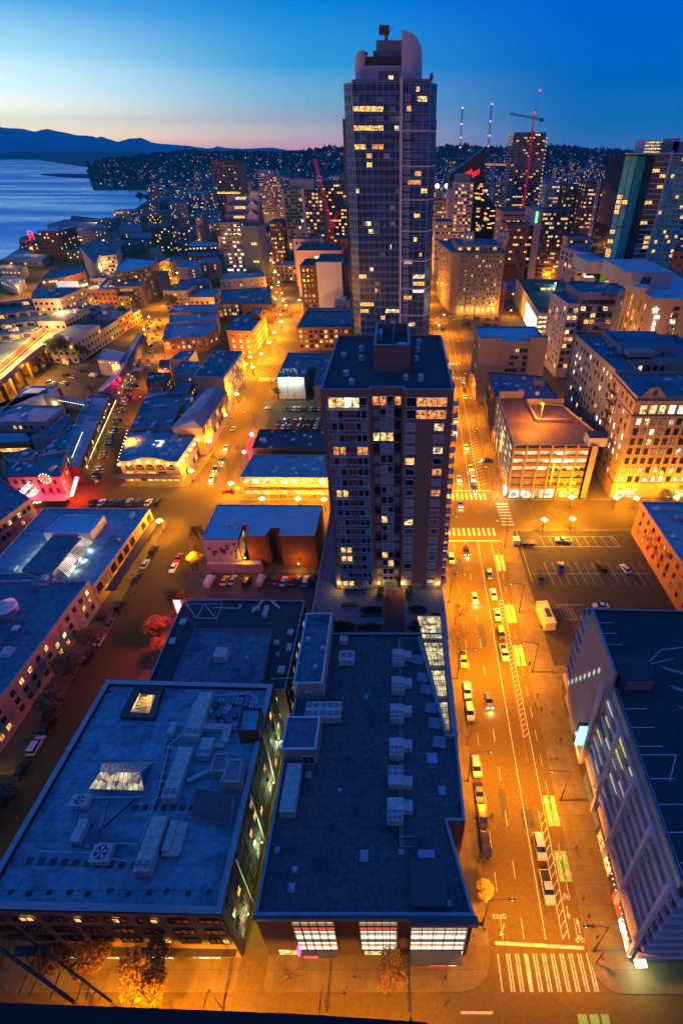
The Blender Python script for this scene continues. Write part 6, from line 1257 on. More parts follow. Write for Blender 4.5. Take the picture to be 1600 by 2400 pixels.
B=tower('dark_office_tower','dark brown office tower rising above the distant hill at left',494,556,376,900,45,brownt,16,17,.03,frame=brownt,z0f=30);b=MB();b.box(B.P[0][0]+2,B.P[1][0]-2,899.4,899.9,56,58.5);B.part('lit_floor',b,WARM);B.fin()
h=hY(540,521);B=tower('gabled_condo','grey condominium tower with balconies and three small gabled dormers',513,562,521,540,40,MATS['mauve_grey'],6,12,.35,tone='white',w=4,mull=1,cap=90)
b=MB();b.box(B.P[1][0],B.P[1][0]+15.5,539,575,.13,h-3);B.part('blank_wing',b,mat('wing_slate',(.10,.14,.18),.8,.1,.4));b=MB()
for z in (12,22,37): b.box(B.P[1][0]+8,B.P[1][0]+13,538.8,539,z,z+2)
B.part('lit_window',b,WARM);b=MB();b.box(B.P[1][0]+1,B.P[1][0]+16.5,530,538,.13,12);B.part('tan_wing',b,mat('wing_orange',(.45,.22,.1),.8))
for i,(y,z) in enumerate(((552,h+5),(560,h+12),(568,h+19))):
    b=MB();b.box(B.P[0][0]+3,B.P[1][0]+14,y,y+12,h-3,z);B.part('stepped_storey',b,MATS['mauve_grey']);b=MB();x=B.P[1][0]+4;b.poly([(x,y-.3,z-1),(x+9,y-.3,z-1),(x+4.5,y-.3,z+4)]);b.prism([(x,y-.3),(x+9,y-.3),(x+9,y+6),(x,y+6)],z-4,z-.9);B.part('gable',b,paletw);b=MB();b.poly([(x-12,y-.2,z-3),(x-2,y-.2,z-3),(x-2,y-.2,z-1),(x-12,y-.2,z-1)]);B.part('lit_window',b,WARM if i<2 else YEL)
B.fin(90)
B=tower('pale_slab_tower','slim pale slab tower with many tiny windows behind the gabled condominium',603,633,399,1000,30,paletw,8,18,.12);B.fin(90);B=tower('grey_slab_tower','grey slab tower with a white edge right of the slim pale one',631,656,412,980,30,bluet,6,16,.25,tone='warm');B.fin(60)

B=tower('cyan_glass_tower','round-topped cyan glass tower with pale pillars left of the red crane',664,706,444,620,34,glasst,6,17,.06,frame=bluet,w=4.2,z0f=22,hh=2.2)
h=B.h;b=MB()
for x in (B.P[0][0]-2.5,B.P[1][0]): b.box(x,x+2.5,619.0,622,.13,h+1)
B.part('pillar',b,paletw);b=MB();b.box(B.P[1][0]+2.5,B.P[1][0]+22,622,650,.13,h-2);B.part('east_wing',b,brownt);b=MB();b.box(B.P[0][0]+6,B.P[1][0]+12,626,648,h-.5,h+8);B.part('crown',b,bluet);B.w+=[(B.P[1][0]+4+c*3.6,621.9,24+r*3.4,0,2.4,1.8,pick(.3,'warm'),bluet,0) for r in range(15) for c in range(5)];B.fin(100)
B=tower('dark_residential_block','broad dark residential block with scattered yellow windows behind the red crane',752,838,428,660,40,mat('aubergine',(.07,.05,.08),.7),12,18,.22,tone='warm',w=3);B.fin(90)
B=tower('brown_apartments','brown balconied apartments left of the cyan tower foot',630,662,520,600,30,brickD,5,9,.2,tone='warm');B.fin(40)

redm=mat('crane_red_glow',(.45,.015,.03),.5,emit=(.9,.02,.05),es=.16)  # red paint with a faint glow added to the material, no lamp
def lattice(b,p,q,w,n,r=.14):
    d=[q[i]-p[i] for i in range(3)];L_=sqrt(sum(c*c for c in d));d=[c/L_ for c in d];u=(-d[1],d[0],0) if abs(d[2])<.9 else (1,0,0);lu=sqrt(sum(c*c for c in u)) or 1;u=[c/lu for c in u];v=(d[1]*u[2]-d[2]*u[1],d[2]*u[0]-d[0]*u[2],d[0]*u[1]-d[1]*u[0])
    cs=[(-w/2,-w/2),(w/2,-w/2),(w/2,w/2),(-w/2,w/2)]
    def pt(i,k): return tuple(p[j]+d[j]*L_*i/n+u[j]*cs[k][0]+v[j]*cs[k][1] for j in range(3))
    for k in range(4):
        b.tube(pt(0,k),pt(n,k),r,n=4)
        for i in range(n): b.tube(pt(i,k),pt(i+1,(k+1)%4),r*.6,n=3,cap=False)
Yc=560;t=thing('tower_crane','tall red lattice luffing crane left of the glass tower','crane',(xat(780,Yc,20),Yc,.1));xb_=xat(777,Yc,70);b=MB();z1=hY(Yc,530);lattice(b,(xat(783,Yc,10),Yc,10),(xat(783,Yc,10),Yc,z1),3,16,.22);b.build('mast',redm,t);xm_=xat(783,Yc,10);b=MB();lattice(b,(xm_,Yc,z1),(xat(737,Yc,hY(Yc,372)),Yc,hY(Yc,372)),2,22,.2);b.build('jib',redm,t);b=MB();lattice(b,(xm_,Yc,z1),(xat(793,Yc,hY(Yc,495)),Yc,hY(Yc,495)),2.4,7,.2);b.box(xm_-3,xm_+3,Yc-2,Yc+2,z1-1,z1+3);b.build('counter_jib',redm,t)
Yc=470;t=thing('tower_crane','slender red crane mast standing over the excavation beside the tan hotel','crane',(95,Yc-60,.1));b=MB();x0=xat(1163,380,0);lattice(b,(x0,380,.1),(xat(1184,380,hY(380,662)),380,hY(380,662)),1.6,12,.18);b.build('mast',redm,t)

B=tower('pale_condo','pale gridded condominium with lit top floor beside the dark wedge tower',1066,1110,428,700,32,paletw,6,17,.3,tone='warm',w=3);b=MB();b.box(B.P[0][0]-7,B.P[0][0],700,728,.13,B.h-6);B.part('side_wing',b,bluet);b=MB();b.box(B.P[0][0]+1,B.P[0][0]+17,704,722,B.h-.5,B.h+8);B.part('plant_room',b,glasst);B.fin(90)
Y=760;pk=[(1136,348),(1052,412),(1052,560),(1160,560),(1160,482),(1136,452)];t=thing('wedge_tower','black wedge-shaped tower with steep slanting roof and a red glowing window group','tower',(xat(1100,Y,40),Y,.1));b=MB();pp_=[(xat(x,Y,hY(Y,y)),max(.1,hY(Y,y))) for x,y in pk]
n=len(pp_);b.poly([(p[0],Y,p[1]) for p in pp_]);b.poly([(p[0],Y+30,p[1]) for p in reversed(pp_)])
for i in range(n): p,q=pp_[i],pp_[(i+1)%n];b.poly([(p[0],Y,p[1]),(q[0],Y,q[1]),(q[0],Y+30,q[1]),(p[0],Y+30,p[1])],1 if i==0 else 0)
b.build('wall',[mat('black_glass',(.012,.012,.016),.25),mat('slant_roof',(.07,.08,.12),.6)],t)
b=MB();x0,z0=xat(1105,Y-.3,hY(Y,404)),hY(Y,404)
for i in range(6): b.box(x0-8+i*3,x0-6+i*3,Y-.6,Y-.2,z0-5+(i%3)*1.6,z0-2+(i%3)*1.6+2)
b.build('red_lit_window',mat('red_glow',(.4,.01,.01),.5,emit=(1,.01,.03),es=2.2),t);b=MB()
for i in range(46):
    x=U(1110,1150);y=U(430,545)
    if x>1132 and y<470: continue
    X,Z=xat(x,Y,hY(Y,y)),hY(Y,y);b.box(X,X+U(1.5,7),Y-.5,Y-.2,Z,Z+1.4)
b.build('lit_window',WARM,t)
B=tower('crane_topped_tower','tall unfinished glass tower with balcony edges and a crane on its roof',1204,1280,310,900,45,glassd,12,34,.16,tone='warm',w=3.4,z0f=8,frame=bluet)
h=B.h;x0,x1=B.P[0][0],B.P[1][0];b=MB()
for k in range(34): z=8+k*(h-10)/34;b.box(x0-1,x1+.6,898.6,900,z,z+.5)
B.part('floor_slab',b,bluet);b=MB()
for k in range(34): z=8+k*(h-10)/34;b.box(x0-6,x0-.5,899,903,z,z+.9);b.box(x0+3,x0+7,898.3,899,z,z+.9)
B.part('balcony_edge',b,mat('pale_cyan_slab',(.38,.50,.55),.5));b=MB();b.box(x0+24,x0+27.5,897.8,899.2,.13,h+2);B.part('hoist_rail',b,redm);b=MB()
for k in range(26): z=6+k*(h-8)/26;b.sph(x1+1.2,898,z,.7,0,5,3)
B.part('work_lamp',b,mat('work_lamp_glow',(.5,.3,.1),.5,emit=(1,.45,.12),es=2.2));B.fin(80)
t=thing('tower_crane','hammerhead crane on top of the unfinished glass tower','crane',(x0+26,905,h));b=MB();xx=x0+26;lattice(b,(xx,905,h),(xx,905,h+22),2,7,.3);b.build('mast',redm,t);b=MB();lattice(b,(xx-34,905,h+21),(xx+14,905,h+14),1.8,18,.28);b.box(xx+9,xx+14,904,906,h+12,h+16);b.build('jib',metald,t);b=MB();b.tube((xx,905,h+22),(xx+4,905,h+46),.35,.1,5);b.build('antenna',metald,t);b=MB();b.sph(xx+4,905,h+46,1.3,0,6,4);b.sph(xx,904,h+22,1.1,0,6,4);b.build('warning_light',REDE,t)
B=tower('hotel_with_green_sign','dark gridded hotel tower with a glowing green vertical sign on its blank wall',1272,1335,494,560,34,brownt,10,15,.32,tone='warm',frame=brownt,w=2.2,z0f=6)
b=MB();b.box(B.P[0][0]-10,B.P[0][0],560,590,.13,B.h+1);B.part('blank_wall',b,mat('blank_grey',(.30,.29,.33),.8));b=MB();z=hY(559,508);b.box(B.P[0][0]-6,B.P[0][0]-4.6,559.4,559.8,z-5,z+4);B.part('green_sign',b,mat('green_neon',(.1,.5,.1),.4,emit=(.1,1,.25),es=5));B.fin(100)
for lab,a in [('small cyan glazed tower with a red edge behind the green-sign hotel',(1281,1313,432,760,30,mat('cyan_wall',(.18,.34,.42),.5),5,14,.25)),('dark plum apartment tower right of the cyan one',(1326,1366,434,740,30,MATS['aubergine'],7,15,.18)),('tan apartment tower with two white vertical ribs',(1374,1406,428,700,30,brickD,5,14,.3)),('black apartment tower with sparse amber windows',(1410,1444,430,705,30,brownt,6,14,.2)),('brown ribbed apartment tower nearest the teal glass tower',(1446,1472,427,712,30,brickD,5,14,.35)),('distant pale blue midrise below the hill beside the wedge tower',(1156,1196,440,1000,30,bluet,8,8,.2)),('low beige office with a lit grid below the unfinished tower',(1176,1240,495,640,40,beige,12,7,.3)),('red brick midrise with orange lamps right of the tan hotel',(1190,1250,528,560,30,brickR,8,6,.2)),('low dark glass block beside the pale condominium',(1012,1060,470,800,30,bluet,8,8,.2)),('navy office block under the stadium lamps',(1020,1062,520,600,30,bluet,8,6,.12)),('tan midrise at the left of the white office slab',(1330,1385,555,545,30,cream,9,5,.2)),('orange-lit low warehouse on the far right avenue',(1560,1640,590,505,30,brickO,5,4,.1))]:
    B=tower('midrise_tower',lab,*a,tone='warm',w=2.4);
    if 'ribs' in lab: b=MB();x=B.P[1][0];b.box(x-3.4,x-2,699,700,.13,B.h+3);b.box(x-.8,x+.6,699,700,.13,B.h+3);B.part('white_rib',b,paletw)
    if 'red edge' in lab: b=MB();x=B.P[1][0];b.box(x,x+5,759,775,.13,B.h+1);B.part('red_edge',b,mat('edge_red',(.3,.02,.03),.7));b=MB();b.box(x+1,x+4,765,768,B.h+1,B.h+16);B.part('chimney',b,whitew)
    B.fin(60)

h=hY(420,362);x0,x1=xat(1470,420,h),xat(1640,420,h)
TT=Bld('teal_glass_tower','wide teal glass residential tower with white balconies and plant boxes on its roof',[(x0,424),(x0+7,420),(x0+15,424),(x0+17,416),(x0+28,416),(x0+30,420),(x1,420),(x1,455),(x0,455)],h,glassd,roofL,par=.8,cap=whitem)
NFL=32
for (e,nc) in ((0,2),(3,2),(5,8)):
    for r in range(NFL):
        z=8+r*(h-9)/NFL;a,c=TT.P[e],TT.P[e+1]
        for k in range(nc):
            rnd=U(0,1);m=glasst if rnd<.5 else (WARM if rnd<.62 else glassb)
            if m is glassb and U(0,1)<.5: continue
            f0,f1=(k+.08)/nc,(k+.92)/nc;L=lambda f: (a[0]+(c[0]-a[0])*f,a[1]+(c[1]-a[1])*f-.12)
            if m is WARM or (r>10 and U(0,1)<.25): b=MB();p,q=L(f0),L(f1);b.poly([(*p,z),(*q,z),(*q,z+2.3),(*p,z+2.3)]);TT.part('glazed_bay',b,m)
b=MB()
for (e,nc) in ((0,2),(5,5),(1,1)):
    a,c=TT.P[e],TT.P[e+1]
    for k in range(nc): f0,f1=(k+.06)/nc,(k+.94)/nc;b.poly([(a[0]+(c[0]-a[0])*f0,a[1]+(c[1]-a[1])*f0-.08,6),(a[0]+(c[0]-a[0])*f1,a[1]+(c[1]-a[1])*f1-.08,6),(a[0]+(c[0]-a[0])*f1,a[1]+(c[1]-a[1])*f1-.08,h-1),(a[0]+(c[0]-a[0])*f0,a[1]+(c[1]-a[1])*f0-.08,h-1)])
TT.part('teal_glazing',b,mat('teal_curtain',(.03,.55,.5),.4,.4,.25,spec=1))
b=MB()
for r in range(NFL): z=8+r*(h-9)/NFL;b.box(x0+18,x0+26.5,414.4,416,z,z+.5);b.box(x0+34,x0+48,418.6,420,z,z+.45)
b.box(x0+26.6,x0+27.6,414.5,416,4,h+2);b.box(x0-.6,x1,414.8,424,h+.1,h+.9);TT.part('balcony_slab',b,mat('balcony_white',(.5,.5,.55),.6))
for (a,c,z,m) in ((13,23,8,whitew),(25,40,7,mat('plant_blue')),(32,36,9,whitew),(40,46,6,whitew)): b=MB();b.box(x0+a,x0+c,428,445,h,h+z);TT.part('plant_box',b,m)
b=MB()
for i in range(4): b.box(x0+13.4,x0+24,427.6,427.9,h+1+i*1.8,h+1.6+i*1.8)
TT.part('lit_louvre',b,WNEON if 0 else YEL);TT.fin()

for i,(x,yt,Y) in enumerate(((1083,253,2700),(1152,244,2750))):
    zt_=hY(Y,yt);zb_=60;X=xat(x,Y,zt_);t=thing('radio_mast',f'{"left" if i == 0 else "right"} slender red and white radio mast on the hill','radio mast',(X,Y,zb_));b=MB();lattice(b,(X,Y,zb_),(X,Y,zt_),5,14,.7);b.build('lattice',mat('mast_paint',(.35,.12,.14),.7),t);b=MB()
    for k in (1,.72,.48,.3): b.sph(X,Y-4,zb_+(zt_-zb_)*k,3.6,0,6,4)
    b.build('warning_light',mat('mast_light',(.5,.1,.1),.5,emit=(1,.25,.25),es=3),t)
X=xat(1152,1100,hY(1100,370));t=thing('tower_crane','pale distant crane with an orange-lit jib right of the wedge tower','crane',(X,1100,0));b=MB();lattice(b,(X,1100,0),(X+6,1100,hY(1100,372)),3,12,.5);b.build('mast',paletw,t);b=MB();zz_=hY(1100,385);lattice(b,(X-12,1100,zz_),(X+36,1100,zz_-1),2,10,.45);b.build('jib',mat('jib_glow',(.5,.3,.15),.6,emit=(1,.45,.15),es=.5),t)  # orange light on the jib is a glow put into its material
t=thing('stadium_lights','pair of blinding white floodlights on a mast above the distant roofs','floodlight',(xat(1033,1000,60),1000,20));b=MB()
for x in (1024,1046): X,Z=xat(x,1000,hY(1000,436)),hY(1000,436);b.sph(X,1000,Z,3,0,8,6)
b.build('lamp',mat('floodlight_glow',(.5,.5,.5),.5,emit=(1,.95,.9),es=14),t);b=MB();b.tube((X-9,1001,20),(X-9,1001,Z),.6);b.tube((X-18,1001,Z),(X,1001,Z),.5);b.build('mast',metald,t)
# ================= filler streets further out =================
occupied=[]
for o in list(C.objects):
    if o.type=='EMPTY' and o.get('category') in ('building','tower'):
        w=[c for c in o.children if c.name.startswith('wall')]
        if w: bb=w[0].bound_box;xs=[p[0]+o.location[0] for p in bb];ys=[p[1]+o.location[1] for p in bb];occupied.append((min(xs)-3,max(xs)+3,min(ys)-3,max(ys)+3))
def free(x0,x1,y0,y1): return not any(x0<b and x1>a and y0<d and y1>c for a,b,c,d in occupied)
walls=[greyw,brickD,brickR,cream,MATS['rose_render'],whitew,darkw,bluet,MATS['mauve_grey'],brickO,beige]
roofs=[roofM,roofL,roofM,roofD,MATS['roof_bright']]
def simple(name,x0,x1,y0,y1,h,wall,roof,lit,seed=0,nb=0):
    b=MB();ms=[wall,roof,glassd,WARM,YEL,WHI,whitem]
    b.box(x0,x1,y0,y1,.13,h,0);b.poly([(x0+.4,y0+.4,h+.02),(x1-.4,y0+.4,h+.02),(x1-.4,y1-.4,h+.02),(x0+.4,y1-.4,h+.02)],1)
    fw=3.4;nf=max(1,int((h-1)/fw));nc=max(2,int((x1-x0)/3.6))
    for r in range(nf):
        for c in range(nc):
            x=x0+(x1-x0)*(c+.5)/nc;z=1.2+(h-1.6)*r/nf;k=2 if U(0,1)>lit else RND.choice([3,3,3,4,4,5]);ww=.9
            b.poly([(x-ww,y0-.08,z),(x+ww,y0-.08,z),(x+ww,y0-.08,z+1.7),(x-ww,y0-.08,z+1.7)],k)
        side=x1+.08 if x1<12 else x0-.08;ns=max(2,int((y1-y0)/4))
        if (x1<12) or (x0>12):
            for c in range(ns):
                y=y0+(y1-y0)*(c+.5)/ns;z=1.2+(h-1.6)*r/nf;k=2 if U(0,1)>lit else RND.choice([3,3,4,5]);b.poly([(side,y-.9,z),(side,y+.9,z),(side,y+.9,z+1.7),(side,y-.9,z+1.7)],k)
    for i in range(RND.randint(1,4)):
        if x1-x0>8: b.ob(U(x0+3,x1-3),U(y0+3,y1-3),h,U(1.5,4),U(1.5,4),U(1,3),0,RND.choice([0,6]),1)
    return b.build(name,ms,None,((x0+x1)/2,(y0+y1)/2,.13))
tone_n={greyw.name: 'grey',brickD.name: 'dark brick',brickR.name: 'red brick',cream.name: 'cream','rose_render': 'pinkish',whitew.name: 'white',darkw.name: 'near-black',bluet.name: 'slate blue','mauve_grey': 'mauve',brickO.name: 'orange brick',beige.name: 'beige'}
cnt=0;CB=[]
for (y0,y1) in ((318,425),(447,545),(567,665),(687,785),(807,905),(927,1025),(1047,1150),(1170,1270),(1290,1390),(1420,1540),(1570,1700),(1740,1900)):
    d=(y0-300)*.12;step=24 if y0<900 else 34
    bl=[(-252-d*1.1,-194-d*1.3),(-166-d*1.3,-116-d),(-88-d,-34-d*.3),(-20,20),(52,126),(156,256),(284,400),(430,560),(600,760)]
    if y0>600: bl+=[(-400-d*.8,-300-d*.7)]
    if y0>900: bl+=[(-560-d*.3,-430-d*.3)]
    if y0>1000: bl+=[(-330-d*1.2,-275-d*1.1)]
    for (x0,x1) in bl:
        if x0>x1: x0,x1=x1-45,x1
        x=x0
        while x<x1-9:
            w=min(x1-x,U(14,26)*(1 if y0<900 else 1.5));y=y0+3
            while y<y1-12:
                dd=min(y1-3-y,U(20,42)*(1 if y0<900 else 1.6));X0,X1,Y0_,Y1_=x+.3,x+w-.3,y,y+dd-.6
                ppx=((X0+X1)/2/((Y0_)*PC+CAMH*PS))*FPX+CX
                lim=18+(y0-300)*.02
                if x0<-100: lim=14+(y0-300)*.015
                if not (shore and inside(X0,Y0_,shore) and inside(X0,Y1_,shore) and inside(X0-22,Y0_,shore)): y+=dd;continue
                h=U(7,lim) if U(0,1)<.8 else U(lim,lim*1.8)
                if 52<=x0<=60 and y0<450: h=U(5,9)
                if Y0_<430 and x0>-20: y+=dd;continue
                if-40<ppx<1680 and free(X0,X1,Y0_,Y1_):
                    wl=RND.choice(walls);rf=RND.choice(roofs);side='left' if ppx<925 else 'right'
                    CB.append((X0,X1,Y0_,Y1_,h,wl,rf,.15 if y0<900 else .24))
                y+=dd
            x+=w
def ang(c): return (c[1]-c[0])*(c[4]+(c[3]-c[2])*.1)/(c[2]*c[2]+12000)
CB.sort(key=ang,reverse=True);DIST=['beyond the towers','in the middle distance','near the foot of the hill']
for c in CB[:295]:
    o=simple('city_building',*c);st_='low' if c[4]<11 else ('mid-height' if c[4]<19 else 'tall');dist=DIST[0 if c[2]<600 else (1 if c[2]<1050 else 2)];side='left' if (c[0]+c[1])<0 else 'right'
    tag(o,f'{st_} {tone_n[c[5].name]} block {dist}, {side} of the glass tower','building',f'{st_} {tone_n[c[5].name]} blocks {dist} on the {side}')
fm=MB();fms=[greyw,roofM,glassd,WARM,YEL]
for c in CB[295:]:
    x0,x1,y0,y1,h=c[:5];fm.box(x0,x1,y0,y1,.13,h,0,1)
    for i in range(int((x1-x0)*h/26)): x=U(x0+1,x1-2);z=U(1,h-2);fm.poly([(x,y0-.1,z),(x+1.6,y0-.1,z),(x+1.6,y0-.1,z+1.6),(x,y0-.1,z+1.6)],RND.choice([2,2,3,4]))
tag(fm.build('distant_buildings',fms),'mass of small distant city blocks with scattered lit windows','buildings',kind='stuff')

hm=MB();hm.prism([(-4,-4),(4,-4),(4,4),(-4,4)],0,5,0,1);hm.v+=[(-4.5,0,8.4),(4.5,0,8.4),(-4.5,-4.5,5),(4.5,-4.5,5),(-4.5,4.5,5),(4.5,4.5,5)];k=len(hm.v)-6;hm.f+=[(k+2,k+3,k+1,k),(k+4,k,k+1,k+5),(k+2,k,k+4),(k+3,k+5,k+1)];hm.m+=[1,1,0,0]
hmesh=[]
for m in (WARM,WHI,ORA,YEL):
    q=MB();q.v=list(hm.v);q.f=list(hm.f);q.m=list(hm.m);q.poly([(-2.2,-4.1,.8),(2.2,-4.1,.8),(2.2,-4.1,4.0),(-2.2,-4.1,4.0)],2)
    gl=bpy.data.materials.get('far_'+m.name) or mat('far_'+m.name,(.1,.1,.1),.4,emit=tuple(m.node_tree.nodes['Principled BSDF'].inputs['Emission Color'].default_value[:3]),es=1.7)
    hmesh.append(q.mesh('hill_house',[bluet,roofM,gl]))
spots=[]
for i in range(2000):
    x=U(225,1640);Y=HY-860*(U(0,1)**.8);
    if x<420 and U(0,1)<.3: continue
    z=hill_z(x,Y);X=xat(x,HY,hY(HY,crest(x)+2.5))*Y/HY
    if Y>HY-60: continue
    spots.append((X,Y,z))
spots.sort(key=lambda p: p[1])
stuff=MB()
glw=[mat('far_lit_warm'),mat('far_lit_white'),mat('far_lit_orange'),mat('far_lit_yellow')]
for i,(X,Y,z) in enumerate(spots):
    k=RND.choice([0,0,1,2,3]);s=U(.4,.9)
    if i%8==0 and i // 8<290:
        o=link('hill_house',hmesh[k],None,(X,Y,z+.5));o.scale=(s,s,s);tag(o,'small gabled house with one lit window among trees on the far hillside','house','houses scattered over the far hillside')
    else:
        for (a,b_,c_,d_,e_) in (((-1.9,0),(1.9,0),(1.9,2.6),(-1.9,2.6),0),):
            w=U(.6,1.7)*s;h=U(.6,1.3)*s;stuff.poly([(X-w,Y-4,z+3),(X+w,Y-4,z+3),(X+w,Y-4,z+3+h*1.4),(X-w,Y-4,z+3+h*1.4)],1+k)
            if U(0,1)<.6: stuff.box(X-5*s,X+5*s,Y-3.8,Y+4,z,z+7*s,0)
tag(stuff.build('distant_houses',[bluet]+glw),'countless tiny lit houses covering the far hillside','houses',kind='stuff')

fo=MB()
def crown_cone(b,x,y,z,r,h,m=0):
    n=6;k=len(b.v);ph=U(0,1);b.v+=[(x+r*cos(ph+i*2*pi/n)*U(.7,1.2),y+r*sin(ph+i*2*pi/n)*U(.7,1.2),z+U(0,h*.15)) for i in range(n)]+[(x+U(-1,1),y,z+h)]
    for i in range(n): b.f.append((k+i,k+(i+1)%n,k+n));b.m.append(m)
for i in range(5200):
    x=U(205,1680);f=U(0,1);Y=HY-870*(1-f**.6) if U(0,1)<.75 else HY-U(0,60)
    z=hill_z(x,min(Y,HY-2));X=xat(x,HY,hY(HY,crest(x)+2.5))*Y/HY;h=U(7,15) if U(0,1)<.85 else U(15,24)
    if U(0,1)<.45: crown_cone(fo,X,Y,z-1,h*.28,h)
    else: fo.sph(X,Y,z+h*.3,h*U(.35,.55),0,6,4,U(.7,1.1))
tag(fo.build('hill_forest',mat('hill_trees',(.012,.024,.028),.95,.5,.02)),'dark mixed forest covering the far hill','forest',kind='stuff')

b=MB();P_=[at(96,409),at(130,407.5),at(215,409),at(216,417),at(150,414)];b.prism(P_,-2,2.2);o=b.build('breakwater',mat('rock_dark',(.03,.04,.05),.9));tag(o,'long low dark breakwater reaching out from the headland into the bay','breakwater')
b=MB()
for i in range(70):
    f=U(0,1);x=225+190*f;y=417+U(-3,6)+(8 if f>.6 else 0);X,Y=at(x,y);s=U(4,12);b.box(X,X+s*2,Y+20,Y+30,0,U(4,9),RND.choice([0,0,1,2,3]))
tag(b.build('harbour_sheds',[bluet]+glw[:3]),'mass of tiny lit sheds along the distant harbour shore','sheds',kind='stuff')
b=MB()
for i in range(260):
    x=U(225,480) if i<160 else U(480,1500);y=U(405,424) if i<160 else U(420,450);X,Y=at(x,y);r=U(.8,2.2);b.sph(X,Y,U(6,12),r,RND.choice([0,0,1,2]),5,3)
tag(b.build('distant_lamps',glw),'mass of tiny street and yard lamps in the far harbour district','lamps',kind='stuff')
for i,(x,y,s) in enumerate(((362,433,1.0),)):
    X,Y=at(x,y);t=thing('cargo_ship','red-lit cargo ship with cranes moored in the distant harbour','ship',(X,Y,-1));b=MB();b.v=[(X-50,Y,8),(X+50,Y,8),(X+50,Y+18,8),(X-50,Y+18,8),(X-44,Y+3,-2),(X+46,Y+3,-2),(X+46,Y+15,-2),(X-44,Y+15,-2)];b.f=[(0,1,2,3),(0,4,5,1),(1,5,6,2),(2,6,7,3),(3,7,4,0)];b.m=[0]*5;b.build('hull',mat('hull_dark',(.06,.02,.03),.6),t);b=MB();b.box(X-20,X+26,Y+4,Y+14,8,22);b.build('superstructure',ORA,t);b=MB();b.tube((X-34,Y+9,8),(X-34,Y+9,34),1);b.tube((X+38,Y+9,8),(X+38,Y+9,30),1);b.build('mast',metalb,t)
# ================= elevated highway and lower road =================
VL=[(0,877),(70,815),(134,760),(184,714),(226,657),(246,640)];VR=[(0,898),(62,842),(115,802),(165,760),(214,707),(236,676)]
vl=[at(x,y,11) for x,y in [(-60,930)]+VL];vr=[at(x,y,11) for x,y in [(-60,950)]+VR]
t=thing('elevated_highway','elevated double deck highway curving away along the left edge','viaduct',(*vl[0],0))
b=MB();n=len(vl)
for i in range(n-1):
    b.poly([(*vl[i],11),(*vl[i+1],11),(*vr[i+1],11),(*vr[i],11)],0)
b.build('deck',mat('deck_asphalt',(.20,.17,.15),.7,.2,.3),t)
for S_,nm in ((vl,1),(vr,-1)):
    b=MB()
    for i in range(n-1): b.poly([(*S_[i],9.2),(*S_[i+1],9.2),(*S_[i+1],12.0),(*S_[i],12.0)]);b.poly([(*S_[i],12),(*S_[i+1],12),(S_[i+1][0]+.5*nm,S_[i+1][1],12),(S_[i][0]+.5*nm,S_[i][1],12)])
    b.build('barrier',mat('barrier_concrete',(.38,.33,.28),.8),t)
for i in range(n-1):
    for f in (0,.33,.66):
        b=MB()
        for S_ in (vl,vr): X,Y=S_[i][0]+(S_[i+1][0]-S_[i][0])*f,S_[i][1]+(S_[i+1][1]-S_[i][1])*f;b.ob(X,Y,0,1.6,1.6,9.3)
        b.build('pier',concrete,t)
b=MB()
for i in range(n-1):
    for f in (.25,.5,.75):
        p=[vl[i][k]*(1-f)+vr[i][k]*f for k in (0,1)];q=[vl[i+1][k]*(1-f)+vr[i+1][k]*f for k in (0,1)];b.poly([(*c_,11.01) for c_ in stripe(p,q,.16)])
b.build('lane_line',paint,t)
for i in range(1,n-1):
    for f in (.1,.5): X,Y=vl[i][0]+(vl[i+1][0]-vl[i][0])*f+3,vl[i][1]+(vl[i+1][1]-vl[i][1])*f;plight(t,(X-vl[0][0],Y-vl[0][1],19),42000,(1,.42,.08),.3)
lr=[at(x,y) for x,y in ((-60,1010),(0,965),(60,915),(124,868),(175,815),(240,752),(252,740),(228,715),(190,765),(132,832),(60,885),(0,930),(-60,975))]
hexa(lr,.02,'lower_road',mat('lower_road_asphalt',(.16,.11,.09),.7,.2,.3))
for (x,y) in ((20,935),(70,895),(120,850),(170,795),(225,735)): X,Y=at(x,y);plight(None,(X,Y,10),8000,SOD,.3,'highway_light') if 0 else plight(t,(X-vl[0][0],Y-vl[0][1],9),20000,SOD,.3)

